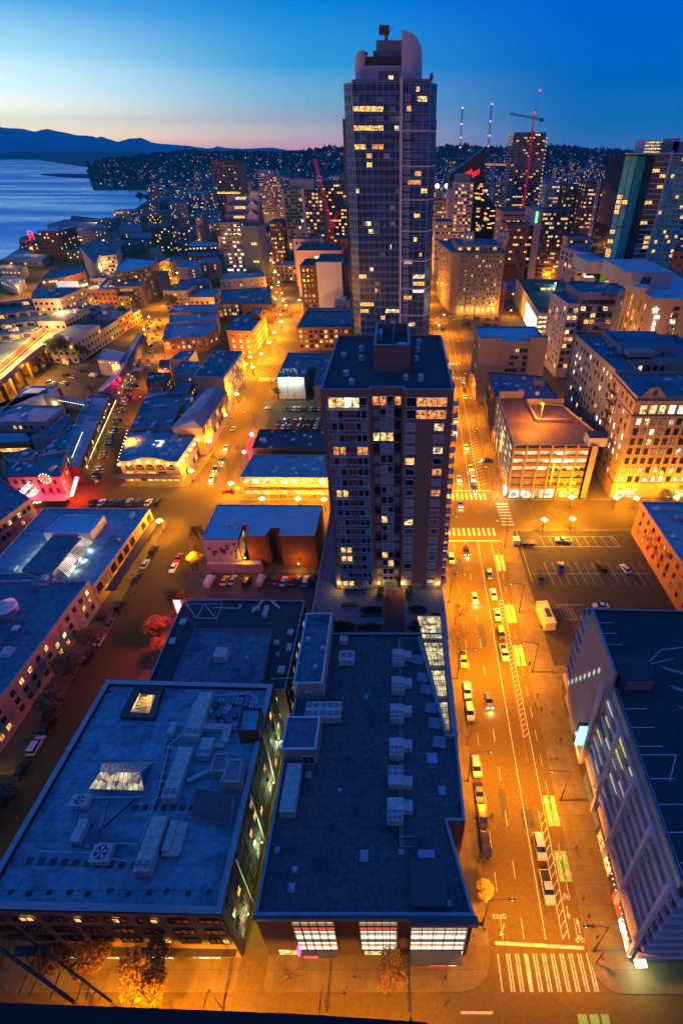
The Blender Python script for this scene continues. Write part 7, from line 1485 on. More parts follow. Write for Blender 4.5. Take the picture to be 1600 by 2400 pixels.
nw0=[at(x,y,16) for x,y in ((200,690),(152,712),(95,762),(45,805),(-10,850),(-60,895))];
pp=Bld('terraced_condominium','terraced condominium with a long blank orange-lit flank wall beside the highway',nw0+[(nw0[-1][0]-90,nw0[-1][1]+20),(nw0[0][0]-62,nw0[0][1]-20)],14,brickO,roofM,par=.8,cap=capb);
for r in range(4):
    for i in range(7):
        x,y=at(10+i*26-r*6,715+r*30-i*3,15-r);
        if inside(x,y,pp.P) and inside(x-6,y,pp.P): b=MB();b.box(x-5,x+3,y,y+5,13,16.4,0,1);b.box(x-4,x+2,y-.1,y-.02,13.6,15.6,2);pp.part('terrace_unit',b,[greyw,roofM,RND.choice([glassb,glassd,WARM])])
pp.fin()
for l,q,h,w,r,(cf,rf),lit in [
    ('condominium block with a white rooftop sign board and an orange flank',[(72,705),(158,692),(206,668),(196,640),(100,655),(78,680)],17,brickO,roofM,(10,2),.25),('angular upper condominium roof with purple window strip',[(95,655),(150,650),(200,636),(190,622),(120,632)],22,brickO,roofM,(7,1),.3),
    ('glass office with slatted left face and lit green bands beside the highway',[(187,578),(222,620),(232,600),(272,597),(284,580),(222,562)],27,MATS['mauve_grey'],roofM,(6,6),.5),
    ('broad dark brown office with a bright blue roof edge',[(228,674),(328,671),(339,656),(252,650)],17,brownt,roofM,(12,3),.05),('taller dark brown office stepping down to the left with lit strips',[(268,640),(352,624),(368,610),(300,604),(276,622)],26,brownt,mat('roof_bright'),(12,5),.12),
    ('round-cornered seafood restaurant with rows of lights by the water',[(0,655),(38,670),(58,655),(42,646),(5,648)],8,whitew,roofL,(6,1),.8),('glazed waterfront arcade with bright white windows',[(0,632),(50,634),(62,622),(0,620)],9,cream,roofM,(5,1),.95)]:
    pp=pxb('waterfront_block',l,q,h,w,r,par=.6,cap=capb)
    pp.fac(face(pp,FR),cf,rf,2.0,1.8,z0=h-rf*3.4-.8,z1=h-.8,lit=lit,tone='mix',frame=greyw);pp.fac(face(pp,(-.7,-.7)),cf,rf,1.8,1.8,z0=h-rf*3.4-.8,z1=h-.8,lit=lit,frame=greyw) if 'slatted' in l else None
    if 'sign board' in l: x,y=at(160,668,19);b=MB();b.box(x-9,x+9,y-.5,y,17,22);pp.part('sign_board',b,mat('sign_board_lit',(.5,.55,.5),.5,emit=(.8,1,.9),es=.5));text('HOTEL',2.2,brickR,pp.root,(x-4,y-.6,19),(pi/2,0,0),'sign_lettering',.05) if 0 else None
    pp.vents(3);pp.fin(60)

for l,q,h,w,r,cf,lit in [('long pier shed with blue roof and pale lit side walls',[(110,527),(215,548),(250,532),(238,522),(152,514)],9,whitew,roofM,14,.5),('farther narrow pier building trimmed with lamps',[(165,514),(245,522),(252,514),(168,505)],7,brickD,roofD,10,.6),('dark pier building with checkered glazed wall and red lit roof sign',[(45,566),(120,592),(125,575),(85,548),(48,556)],9,darkw,roofD,12,.35),('low pier shed with ribbed blue roof',[(6,608),(98,610),(118,593),(42,584)],7,greyw,roofL,8,.3)]:
    pp=pxb('pier_shed',l,q,h,w,r,par=.3,cat='pier shed')
    pp.fac(face(pp,FR),cf,1 if h<9 else 2,2.4,1.8,z0=1,lit=lit,tone='white',frame=greyw);pp.fin(60)
    b=MB();b.prism([(p[0]+(p[0]-pp.c[0])*.14,p[1]+(p[1]-pp.c[1])*.14) for p in pp.P],-2,.6);tag(b.build('pier',mat('pier_deck',(.07,.06,.06),.9),None,(*pp.c,-2)),'timber pier deck under the '+l.split(' with')[0].split(' trimmed')[0],'pier')
x,y=at(73,552,14);t=thing('red_pier_sign','red outlined neon sign glowing on the dark pier building','neon sign',(x,y,9));b=MB()
for dx in (-3,3): b.tube((x+dx,y,9),(x+dx,y,19),.45,n=5)
for z in (12,15,19): b.tube((x-3,y,z),(x+3,y,z),.4,n=5)
b.build('tube',REDE,t);plight(t,(0,-4,6),9000,(1,.03,.05),1);b=MB();b.box(x+50,x+62,y-8,y-7.6,5,6.2);o=tag(b.build('red_strip_sign',REDE,None,(x+56,y-8,5)),'short red strip light on the pier building end wall','neon sign')

for (x,y,p) in ((60,690,9000),(95,670,9000),(120,640,6000),(85,610,7000),(30,640,6000),(235,535,14000),(215,552,14000),(255,522,9000),(30,705,9000)): X,Y=at(x,y);plight(t,(X-t.location[0],Y-t.location[1],4),p*3,(1,.42,.08),.4)
# ================= street lamps =================
SOD2=(1,.31,.0);SODY=(1,.37,.0)
armL=3.2
pm=MB();pm.tube((0,0,0),(0,0,.6),.28,.2,8);pm.tube((0,0,.6),(0,0,10.6),.13,.09,8);pole_me=pm.mesh('pole',[metald])
am=MB();am.tube((0,0,10.5),(1.2,0,11.1),.07,.06,6);am.tube((1.2,0,11.1),(armL,0,11.2),.06,.05,6);arm_me=am.mesh('arm',[metald])
hm_=MB();hm_.v=[(armL-.1,-.17,11.15),(armL+.85,-.14,11.15),(armL+.85,.14,11.15),(armL-.1,.17,11.15),(armL,-.1,11.38),(armL+.6,-.08,11.34),(armL+.6,.08,11.34),(armL,.1,11.38)];hm_.f=[(0,1,2,3),(0,4,5,1),(1,5,6,2),(2,6,7,3),(3,7,4,0),(4,7,6,5)];hm_.m=[0]*6;head_me=hm_.mesh('lamp_head',[metald])
le=MB();le.sph(armL+.45,0,11.1,.2,0,8,4,.5);lens_me=le.mesh('lamp_lens',[bulbm])
def cobra(x,y,rz,power,label,group=None):
    t=thing('street_lamp',label,'street lamp',(x,y,.13),group,rz)
    for nm,me in (('pole',pole_me),('arm',arm_me),('lamp_head',head_me)): link(nm,me,t)
    link('lamp_lens',lens_me,t);slight(t,(armL+.45,0,10.95),power*2.9,SOD2,.25);return t
LYs=[(33,7000),(58,9500),(84,13000),(111,16000),(139,16000),(172,17000),(200,15000),(230,15000),(262,15000),(292,16000),(322,15000),(352,14000),(384,14000),(420,14000)]
for i,(Y,p) in enumerate(LYs): cobra(xl(Y,0)-.9,Y,0,p,f'black arched street lamp on the left kerb of the wide avenue, {ORD[i]} from the camera','street lamps along the left kerb')
RYs=[(29.5,6000),(54,9000),(86,13000),(107,15000),(137,15000),(172,15000),(205,14000),(238,14000),(272,14000),(330,14000),(380,14000)]
for i,(Y,p) in enumerate(RYs): cobra(xl(Y,1)+.9,Y,pi,p,f'black arched street lamp on the right kerb of the wide avenue, {ORD[i]} from the camera','street lamps along the right kerb')

gp=MB();gp.tube((0,0,0),(0,0,.7),.3,.22,8);gp.tube((0,0,.7),(0,0,4.6),.11,.08,8);gp.tube((-.75,0,4.3),(.75,0,4.3),.05,.05,6);gp.tube((0,-.75,4.3),(0,.75,4.3),.05,.05,6);gpole=gp.mesh('post',[metald])
gl_=MB();gl_.sph(0,0,0,.36,0,10,7);globe_me=gl_.mesh('globe',[bulbm],smooth=True)
def globe(px_,power,label,z=5.0,col=SODY,full=True):
    x,y=at(px_[0],px_[1],z);t=thing('street_lamp',label,'street lamp',(x,y,.13));link('post',gpole,t)
    for dx,dy,dz in ((0,0,5.1),(-.75,0,4.7),(.75,0,4.7),(0,-.75,4.7),(0,.75,4.7)) if full else ((0,0,5.1),(.4,0,4.8)): link('globe',globe_me,t,(dx,dy,dz))
    plight(t,(0,0,6.6),power*4.9,col,.6)
first=[((374,1220),3800),((541,1132),5200),((448,1103),4200),((490,1033),4200),((527,972),4200),((555,923),4500),((592,860),5000),((575,853),4500),((586,836),4500),((612,829),5500),((629,803),5500),((643,779),6000),((659,754),7000),((701,703),7000)]
for i,(p,w) in enumerate(first): globe(p,w,f'five-globe street lamp blazing yellow on the left avenue, {ORD[i]} from the camera')
for i,(p,w) in enumerate([((614,1168),4500),((698,1168),4500),((759,1170),4500)]): globe(p,w,f'globe street lamp on the kerb before the yellow shop, {ORD[i]} from the left')
for i,(p,w) in enumerate([((1275,1217),5000),((1341,1215),5000),((1339,1164),3600),((1444,1166),3000),((1491,1167),2600),((1584,1166),3000)]): globe(p,w,['globe street lamp on the near kerb, left one beside the parking lot','globe street lamp on the near kerb, right one beside the parking lot','globe street lamp in front of the lit open car park','globe street lamp left of the ornate tan office entrance','globe street lamp between the entrance and the dark tree','globe street lamp at the right edge beyond the dark tree'][i])
for i,(p,w) in enumerate([((349,743),9000),((337,772),6000),((398,700),6000),((455,545),12000),((430,560),12000),((445,515),12000),((415,640),7000)]): globe(p,w,f'bright lamp cluster on the curving market street, {ORD[i]} counted from the arcade outward',full=False)
globe((447,1312),1800,'globe lamp hidden in the yellow-lit tree at the left avenue corner',z=4.5,full=False)
for i,(px_,w) in enumerate(((505,3200),(250,2200),(345,2400),(760,1500),(960,1500))): x,y=at(px_,2300,8);cobra(x,22.2,pi/2*-1,w*3.4,f'arched street lamp on the near cross street kerb, {ORD[i]} listed from the avenue side' if i else 'arched street lamp in front of the brick office entrance','street lamps on the near cross street')
for i,(x,y,a,w) in enumerate(((-83,205,0,9),(-65,222,pi,8),(-82,248,0,9),(-68,276,pi,8),(-84,300,0,12),(-74,330,pi,12),(-96,345,0,12),(-80,375,pi,12),(-100,405,0,12),(-82,430,pi,12),(-66,180,pi,6))): cobra(x,y,a,w*1000,f'arched lamp of the left avenue, {ORD[i]} in order outward from the market corner')
for i,(x,y,w) in enumerate(((-108,196,6),(-120,240,8),(-133,285,9),(-147,330,12),(-163,375,12),(-176,420,12),(-196,460,12),(-214,500,12))): cobra(x,y,pi,w*1000,f'arched lamp on the right side of the market street, {ORD[i]} from the camera')

fl_=[(x,y) for y in range(470,1500,46) for x in (xl(400,.0)+(y-400)*.004,xl(400,1)+2)]
for i,(x,y) in enumerate(fl_): 
    t=thing('street_lamp','tiny distant street lamp along the wide avenue beyond the towers','street lamp',(x,y,.1),'distant street lamps on the wide avenue');link('post',gpole,t);link('globe',globe_me,t,(0,0,5.2)).scale=(1.6,1.6,1.6)
    if i%2==0: plight(t,(0,0,8),44000,SOD2,.5)
for i in range(26):
    f=i/25;x,y=at(665-75*f**.7+(12 if i%2 else-8),735-275*f**.8,6);t=thing('street_lamp','tiny distant street lamp along the left avenue beyond the bend','street lamp',(x,y,.1),'distant street lamps on the left avenue');link('post',gpole,t);link('globe',globe_me,t,(0,0,5.2)).scale=(1.5,1.5,1.5)
    plight(t,(0,0,7.5),14000+900*i,SOD2 if i%3 else (1,.55,.2),.5)
for k,(x0,x1,y) in enumerate(((-230,300,436),(-230,300,556),(-240,300,676),(-260,300,796),(-300,300,916))):
    for x in range(x0,x1,75): t=thing('street_lamp','small orange street lamp on a distant cross street','street lamp',(x+8,y,.1),'orange lamps on the distant cross streets');link('post',gpole,t);link('globe',globe_me,t,(0,0,5.2));plight(t,(0,0,8),26000,SOD2,.5)
for (x,y) in ((140,430),(142,350),(142,310),(140,250),(150,300),(200,436),(92,430),(70,305),(95,250),(132,270),(141,400)):
    t=thing('street_lamp','orange street lamp between the tall blocks right of the avenue','street lamp',(x,y,.1),'orange lamps between the right-hand blocks');link('post',gpole,t);link('globe',globe_me,t,(0,0,5.1));plight(t,(0,0,8),16000,SODY,.4)
# ================= cars =================
tyre=mat('tyre',(.015,.015,.015),.9);cglass=mat('car_glass',(.01,.012,.015),.08,0,spec=.8);HL=mat('headlight',(.6,.6,.6),.3,emit=(1,.95,.85),es=14);HLo=mat('headlight_off',(.5,.5,.48),.2);TL=mat('tail_light',(.3,.01,.01),.4,emit=(1,.02,.02),es=5);TLo=mat('tail_light_off',(.25,.01,.01),.4)
def carm(n,c): return mat('car_paint_'+n,c,.3,.04,1,spec=.7)
PAINT={'white': carm('white',(.7,.7,.68)),'silver': carm('silver',(.42,.43,.45)),'black': carm('black',(.02,.02,.022)),'grey': carm('grey',(.12,.12,.13)),'blue': carm('blue',(.02,.05,.25)),'red': carm('red',(.42,.02,.02)),'yellow': carm('yellow',(.75,.55,.02)),'green': carm('green',(.03,.12,.07)),'tan': carm('tan',(.35,.28,.18))}
def loft(secs,W,inset=0):
    b=MB();n=len(secs);k=len(b.v)
    for s in (-1,1):
        for (y,z,w) in secs: b.v.append((s*w,y,z))
    b.f.append(tuple(range(n)));b.m.append(0);b.f.append(tuple(reversed(range(n,2*n))));b.m.append(0)
    for i in range(n): j=(i+1)%n;b.f.append((i,i+n,j+n,j));b.m.append(0)
    return b
def car_parts(kind):
    w=.9;P={}
    if kind=='sedan': L_,body,cab,rf=4.6,[(-2.25,.35,w),(-2.3,.8,w-.05),(-1.5,.92,w-.04),(1.0,.95,w-.04),(2.1,.78,w-.1),(2.3,.55,w-.06),(2.25,.3,w)],[(-1.6,.9,.82),(-1.05,1.38,.62),(.25,1.42,.62),(1.0,.93,.80)],[(-1.0,1.37,.63),(-.98,1.45,.6),(.2,1.48,.6),(.25,1.4,.63)]
    elif kind=='suv': L_,body,cab,rf=4.8,[(-2.35,.4,w+.03),(-2.4,1.0,w),(-1.8,1.1,w),(1.1,1.12,w),(2.2,.98,w-.05),(2.4,.6,w),(2.35,.35,w+.03)],[(-2.2,1.05,.88),(-2.0,1.68,.72),(.5,1.72,.72),(1.25,1.1,.86)],[(-2.0,1.66,.73),(-1.95,1.76,.7),(.45,1.8,.7),(.52,1.7,.73)]
    elif kind=='van': L_,body,cab,rf=5.2,[(-2.6,.4,.98),(-2.6,2.0,.88),(1.3,2.05,.88),(1.5,1.9,.88),(2.2,1.15,.93),(2.6,.95,.93),(2.65,.4,.97)],[(1.35,1.3,.93),(1.35,1.88,.905),(1.56,1.84,.905),(2.1,1.28,.935)],[(-2.3,2.0,.6),(-2.3,2.08,.6),(1.0,2.12,.6),(1.0,2.0,.6)]
    else: L_,body,cab,rf=5.5,[(-2.7,.45,.95),(-2.75,1.05,.92),(-.6,1.05,.92),(1.2,1.12,.92),(2.5,1.0,.88),(2.7,.6,.92),(2.65,.4,.95)],[(-.7,1.02,.86),(-.55,1.7,.7),(.7,1.74,.7),(1.35,1.08,.86)],[(-.55,1.68,.71),(-.5,1.78,.68),(.65,1.82,.68),(.72,1.72,.71)]
    P['body']=loft(body,w);P['windows']=loft(cab,w);P['roof']=loft(rf,w)
    if kind=='pickup': P['bed_liner']=MB().box(-.78,.78,-2.6,-.85,1.0,1.06)
    return L_,P
CARM={}
def wheel_me():
    b=MB();b.tube((-.11,0,0),(.11,0,0),.33,.33,12,0);b.tube((-.125,0,0),(.125,0,0),.19,.19,8,1);return b.mesh('wheel',[tyre,metalb])
WHE=wheel_me();lb=MB();lb.ob(0,0,0,.38,.1,.16);
HLm,HLo_m,TLm,TLo_m=lb.mesh('headlight',[HL]),lb.mesh('headlight',[HLo]),lb.mesh('tail_light',[TL]),lb.mesh('tail_light',[TLo])
def car(x,y,a,color,kind,label,group=None,head=False,tail=False,full=True,z=.02,dk=None):
    key=(kind,full)
    if key not in CARM:
        L_,P=car_parts(kind)
        if full: CARM[key]=(L_,{k: v.mesh(k,[cglass if k=='windows' else (tyre if k=='bed_liner' else PAINT['white'])]) for k,v in P.items()})
        else:
            m=MB()
            for k,v in P.items():
                off=len(m.v);m.v+=v.v;m.f+=[tuple(i+off for i in f) for f in v.f];m.m+=[1 if k=='windows' else 0]*len(v.f)
            for sx in (-1,1):
                for yy in (-1.35,1.4): m.tube((sx*.82,yy,.33),(sx*.95,yy,.33),.33,.33,8,2)
                m.ob(sx*.6,L_/2-.08,.62,.35,.1,.15,0,3);m.ob(sx*.65,-L_/2+.1,.72,.3,.1,.15,0,4)
            CARM[key]=(L_,m.mesh('parked_car',[PAINT['white'],cglass,tyre,HLo,TLo]))
    L_,M_=CARM[key]
    if not full:
        o=link('parked_car',M_,None,(x,y,z),a);o.material_slots[0].link='OBJECT';o.material_slots[0].material=PAINT[color];return tag(o,label,'car',group)
    t=thing('parked_car' if not head and not tail else 'moving_car',label,'car' if kind in ('sedan','suv') else kind.replace('pickup','pickup truck'),(x,y,z),group,a)
    for k,me in M_.items():
        o=link(k,me,t)
        if k in ('body','roof'): o.material_slots[0].link='OBJECT';o.material_slots[0].material=PAINT[color]
    for sx in (-1,1):
        for yy in (-L_*.3,L_*.3): link('wheel',WHE,t,(sx*.84,yy,.33))
        link('headlight',HLm if head else HLo_m,t,(sx*.62,L_/2-.06,.58 if kind=='sedan' else .68));link('tail_light',TLm if tail else TLo_m,t,(sx*.66,-L_/2+.02,.68 if kind=='sedan' else .85))
    if head: plight(t,(0,L_/2+.9,.55),260,(1,.93,.8),.15)
    if tail: plight(t,(0,-L_/2-.8,.6),90,(1,.03,.02),.15)
    return t
def carpx(p,a,color,kind,label,**k): x,y=at(p[0],p[1],.8);return car(x,y,a,color,kind,label,**k)
g='cars parked along the left kerb of the wide avenue'
for p,c,k,lab in [((1122,1796),'silver','suv','silver car at the left kerb beyond the bare branches'),((1130,1857),'black','sedan','dark sedan right behind the silver one at the left kerb'),((1135,1915),'black','suv','dark car at the left kerb level with the roof notch'),((1143,1980),'black','suv','dark car at the left kerb nearest the yellow tree'),((1078,1618),'white','suv','white car on the left kerb just below the atrium roof end'),((1085,1667),'silver','suv','silver car behind the white one at the left kerb'),((1073,1545),'yellow','pickup','yellow-lit pickup at the left kerb beside the atrium roof'),((1070,1309),'silver','suv','car at the left kerb beside the foot of the dark tower')]:
    x,y=at(p[0],p[1],.8);car(xl(y,0)+1.15,y,pi,c,k,lab)
for p,c,k,lab,f in [((1146,1344),'blue','sedan','blue sedan in the right lane beside the parking lot entrance',.68),((1158,1392),'white','sedan','white sedan behind the blue one in the right lane',.69),((1165,1440),'white','sedan','second white sedan in the right lane',.69),((1176,1484),'black','suv','dark car between white ones in the right lane',.69),((1186,1530),'white','pickup','white pickup last in the line of the right lane',.69),((1270,1983),'silver','suv','silver estate car with roof rack in the right lane, the farther of the near two',.69),((1289,2079),'silver','pickup','long silver pickup in the right lane nearest the stop line',.69)]:
    x,y=at(p[0],p[1],.8);car(xl(y,f),y,pi,c,k,lab)
for p,c,k,lab,hd in [((1092,1047),'yellow','sedan','yellow taxi beside the lit car park on the wide avenue',True),((1103,1095),'yellow','sedan','taxi second in the queue before the far crosswalk',True),((1108,1120),'white','sedan','white car third in the queue before the far crosswalk',True),((1111,1143),'black','suv','dark car with headlights on at the far stop line',True),((1086,894),'white','sedan','white car parked far up the right kerb, farthest of three',False),((1088,913),'black','sedan','dark car parked far up the right kerb, middle of three',False),((1090,930),'white','sedan','pale car parked far up the right kerb, nearest of three',False)]:
    carpx(p,pi,c,k,lab,head=hd)
carpx((1141,1078),pi/2+.1,'black','sedan','dark car turning out beside the lit car park',head=True)
[carpx(p,pi,c,'sedan',l,head=True) for p,c,l in (((1078,1180),'grey','grey car with headlights crossing the far intersection'),((1092,1290),'black','dark car with headlights in the left lane opposite the parking lot'),((1112,1400),'silver','silver car with headlights in the second lane'),((1075,1120),'white','white car with headlights entering the far intersection'),((1145,1640),'grey','grey car with headlights in the middle of the wide avenue'))]
carpx((1066,1010),pi,'white','sedan','car with bright headlights coming down the left lane near the dark tower',head=True);carpx((1068,985),pi,'silver','suv','second oncoming car behind the bright headlights',head=True)
for i,(p,c) in enumerate([((1028,760),'white'),((1034,800),'silver'),((1048,858),'white'),((1040,735),'black')]): carpx(p,pi,c,'sedan',f'tiny oncoming car far up the wide avenue, {ORD[i]} in the group',head=True,group='oncoming cars far up the wide avenue')

for p,a,c,k,lab in [((1314,1328),2.95,'blue','sedan','dark blue sedan in the middle of the right parking lot'),((1268,1357),2.95,'black','suv','black car nearest the avenue in the right parking lot'),((1409,1330),.2,'black','suv','dark car in the right half of the right parking lot'),((1465,1332),.2,'white','sedan','white car by the orange building in the right parking lot'),((1319,1265),1.5,'white','pickup','white pickup on the far marked row of the right lot'),((1407,1419),1.5,'white','sedan','white car half hidden by the big garage deck')]: carpx(p,a,c,k,lab)
x,y=at(1245,1268,1.5);t=thing('tow_truck','dark flatbed tow truck with orange lamps on the far row of the right lot','truck',(x,y,.15));b=MB();b.box(x-4,x+1.6,y-1.2,y+1.2,1.0,1.3);b.build('flatbed',metald,t);b=MB();b.prism([(x-6.4,y-1.2),(x-4.2,y-1.2),(x-4.2,y+1.2),(x-6.4,y+1.2)],.6,2.6);b.build('cab',PAINT['white'],t);b=MB();b.box(x-6.45,x-6.0,y-1.1,y+1.1,1.6,2.4);b.build('windscreen',cglass,t);b=MB();b.tube((x+1,y,1.3),(x+3.4,y,3.4),.15);b.tube((x+1.2,y-.8,1.3),(x+1.2,y+.8,1.3),.2);b.build('boom',PAINT['red'],t)
for sx in (-5.3,-2.4,.2):
    for sy in (-1.1,1.1): w_=MB();w_.tube((x+sx,y+sy-.15,.6),(x+sx,y+sy+.15,.6),.45,.45,12);w_.build('wheel',tyre,t)
x,y=at(1277,1445,1.8);t=thing('food_trailer','boxy yellow-lit food trailer parked at the pavement edge','trailer',(x,y,.15));b=MB();b.ob(x,y,.8,3.1,8.6,2.9,.07);b.build('body',mat('trailer_lamp_yellow',(.75,.6,.22),.5),t);b=MB();b.ob(x+.35,y-.3,3.72,1.4,3.2,.12,.07);b.build('roof_hatch',metald,t);b=MB();b.ob(x+1.62,y+.5,1.8,.05,4.4,1.2,.07);b.build('service_window',YEL,t);b=MB();b.ob(x-.1,y+4.4,.4,1.8,.4,.5,.07);b.build('hitch',metald,t)  # white trailer; the street lamp's yellow light is put into the body colour
for sy in (-2.6,2.2):
    for sx in (-1.45,1.45): w_=MB();w_.tube((x+sx-.15,y+sy,.5),(x+sx+.15,y+sy,.5),.42,.42,12);w_.build('wheel',tyre,t)

for i,(p,c,k,lab) in enumerate([((495,1353),'white','van','white van leftmost in front of the mural wall'),((528,1357),'yellow','sedan','bright yellow taxi in the row below the brick tenement'),((545,1361),'silver','sedan','silver car right beside the yellow taxi'),((580,1357),'black','suv','black car half lit below the light well'),((614,1354),'silver','van','pale lilac van alone in the middle of the row'),((649,1351),'red','sedan','dark red car, first of the two red ones'),((667,1353),'white','sedan','white car between the two red ones'),((683,1355),'red','sedan','bright red car, second of the two red ones'),((699,1355),'black','sedan','dark sedan beside the bright red car'),((718,1354),'white','suv','white car near the alley end of the row'),((738,1351),'black','suv','black car at the alley end of the row')]):
    x,y=at(p[0],p[1],.8);car(x,119.5+(i%3)*.3,-.08+U(-.04,.04),c,k,lab,z=.16)
for r,(Y_,xs) in enumerate(((958,(667,679,691,703,715,728,740,750)),(986,(656,669,692,705,717,731,745)),(1000,(650,664,678,700,712,724,740)))):
    for i,x_ in enumerate(xs): x,y=at(x_,Y_,.6);car(x,y,-.1,RND.choice(['white','silver','red','green','black','white','grey']),RND.choice(['sedan','suv']),f'car in the lot below the floodlit wall, {ORD[i]} from the left in the {("back", "middle", "front")[r]} row','cars in the lot below the floodlit wall',full=False,z=.16)

for i,(p,c,k,lab) in enumerate([((382,1288),'black','suv','dark pickup parked nearest the globe lamp on the left avenue'),((360,1321),'white','sedan','white car by the market hall awning'),((346,1353),'black','sedan','dark car just below the white one by the awning'),((306,1418),'black','suv','dark car by the end of the market hall'),((286,1460),'grey','sedan','grey car by the first autumn tree'),((267,1498),'white','sedan','white sedan between the autumn trees'),((245,1537),'black','suv','black car below the white sedan among the trees'),((158,1700),'black','suv','black car beside the red-lit tree'),((129,1746),'white','suv','white estate car by the lit hotel canopy'),((96,1804),'black','sedan','black sedan by the end of the lit canopy'),((65,1871),'grey','suv','grey car near the left edge of the view'),((27,1934),'black','suv','black car at the extreme lower left')]):
    x,y=at(p[0],p[1],.8);car(-80.2,y,0,c,k,lab)
carpx((406,1330),pi,'white','sedan','pale car with red tail lights driving on the left avenue',head=False,tail=True);carpx((419,1305),0,'red','sedan','red car close behind the pale one on the left avenue',tail=True)
for p,c,lab in [((496,1120),'white','white car with headlights, nearest of three at the market corner'),((505,1097),'black','dark car with headlights, middle of three at the market corner'),((520,1078),'black','dark car with headlights, farthest of three at the market corner'),((529,1048),'silver','silver car with headlights behind the three at the market corner')]: carpx(p,pi+.12,c,'sedan',lab,head=True)
carpx((536,1150),pi/2,'red','sedan','dark red car waiting at the corner below the yellow shop',tail=True);carpx((547,1003),-.1,'silver','sedan','pale car parked by the pink theatre sign');carpx((626,958),-.2,'white','suv','lone pale van by the lot entrance',)
for i in range(8): x,y=at(216+i*22,1176,.8);car(x,y,U(-.1,.1)+.1,RND.choice(['white','silver','black','blue','grey']),RND.choice(['sedan','suv']),f'parked car peeking over the market hall roof, {ORD[i]} from the left','cars parked behind the market hall',full=False)

PL=[(221,1128),(232,1100),(262,1022),(278,975),(296,930),(318,862),(336,800),(352,745)];pl=[at(x,y,.6) for x,y in PL];s=0;i=0
seg=0;pos=0.0;ci=0
for (a_,c_) in zip(pl,pl[1:]):
    L_=sqrt((c_[0]-a_[0])**2+(c_[1]-a_[1])**2);u=pos
    while u<L_:
        X,Y=a_[0]+(c_[0]-a_[0])*u/L_,a_[1]+(c_[1]-a_[1])*u/L_;u+=2.75 if U(0,1)>.13 else 8
        if ci<39*2-2:
            row=ci // 39;car(X+U(-.3,.3),Y,radians(58)+U(-.06,.06),RND.choice(['white','silver','black','grey','blue','red','black','grey','tan']),RND.choice(['sedan','sedan','suv']),f'angle-parked car on the market street, {ORD[ci % 39]} from the camera in the {"near" if row == 0 else "far"} stretch','cars parked at an angle along the market street',full=False);ci+=1
    pos=u-L_
for i in range(14): f=i/13;x,y=at(352+20*f+(8 if i%2 else 0),860-110*f,.6);car(x-2,y,.35,RND.choice(['white','silver','black','grey']),'sedan',f'car parked along the right side of the market street, {ORD[i]} from the camera','cars along the right side of the market street',full=False)
carpx((372,888),.3,'white','suv','white vehicle with red tail lights by the small brown building',tail=True);carpx((318,901),.6,'black','suv','dark car beside the white market tent');carpx((306,930),1.2,'red','sedan','reddish car turning in the middle of the market street',tail=True)

for i,(p,a,c,k,lab) in enumerate([((155,852),1.4,'white','van','white van at the back left of the sunken car park'),((188,841),1.2,'blue','sedan','blue car at the far end of the sunken car park'),((154,880),1.4,'black','suv','black car in the middle of the sunken car park'),((171,884),1.2,'silver','sedan','silver car right of the black one in the sunken car park'),((185,870),1.2,'blue','suv','blue car behind the silver one in the sunken car park'),((219,880),1.2,'white','van','white van beside the lit passage of the sunken car park'),((116,896),1.3,'black','suv','black car nearest the footbridge lobby'),((124,898),1.3,'silver','sedan','silver car next to the black one by the lobby'),((150,898),1.1,'white','suv','white car at the near wall of the sunken car park'),((222,849),1.2,'black','van','dark van under the cross wing lamps')]): carpx(p,a,c,k,lab,z=.16)
x,y=at(612,2352,.8);car(x,21.3-1.0,-pi/2*-1,'black','sedan','black sedan with red tail lights on the near cross street',head=True,tail=True)
for i in range(18):
    f=i/17;x,y=at(668-72*f**.7+(6 if i%2 else-4),728-240*f**.8,.6);car(x,y,pi if i%2 else 0,RND.choice(['white','silver','black']),'sedan','tiny car with lights on in the far reach of the left avenue','cars in the far reach of the left avenue',head=i%2==1,tail=i%2==0)
# ================= trees =================
def tree_mesh(h,r,n,leaf,seed,trunk_h=.38,s=.21,base=barkm,flat=.8,clumps=9):
    st_=RND.getstate();RND.seed(seed);b=MB();tr=MB();th=h*trunk_h;tr.tube((0,0,0),(0,0,th),.22,.15,7)
    cl=[]
    for i in range(clumps):
        a=i*2.4+U(-.4,.4);rr_=r*U(.25,.72);z=th+(h-th)*U(.15,.85);cx_,cy_=rr_*cos(a),rr_*sin(a);cr=r*U(.32,.55);cl.append((cx_,cy_,z,cr));tr.tube((0,0,th*U(.7,1)),(cx_*.8,cy_*.8,z-cr*.2),.09,.03,5)
    for (x,y,z,cr) in cl:
        for _ in range(int(n/clumps)):
            u,v=U(0,2*pi),U(-1,1);q=cr*U(.25,1)**.5;X,Y,Z=x+q*sqrt(1-v*v)*cos(u),y+q*sqrt(1-v*v)*sin(u),z+q*v*flat;a,e=U(0,2*pi),U(-.8,.8);ss=s*U(.5,1.3);ux,uy,uz=cos(a)*ss,sin(a)*ss,e*ss*.6;vx,vy,vz=-sin(a)*ss*.6,cos(a)*ss*.6,ss*.5*U(-1,1)
            b.poly([(X-ux,Y-uy,Z-uz),(X+vx,Y+vy,Z+vz),(X+ux,Y+uy,Z+uz),(X-vx,Y-vy,Z-vz)],0 if U(0,1)<.7 else 1)
    RND.setstate(st_);return tr.mesh('trunk',[base]),b.mesh('crown',leaf)
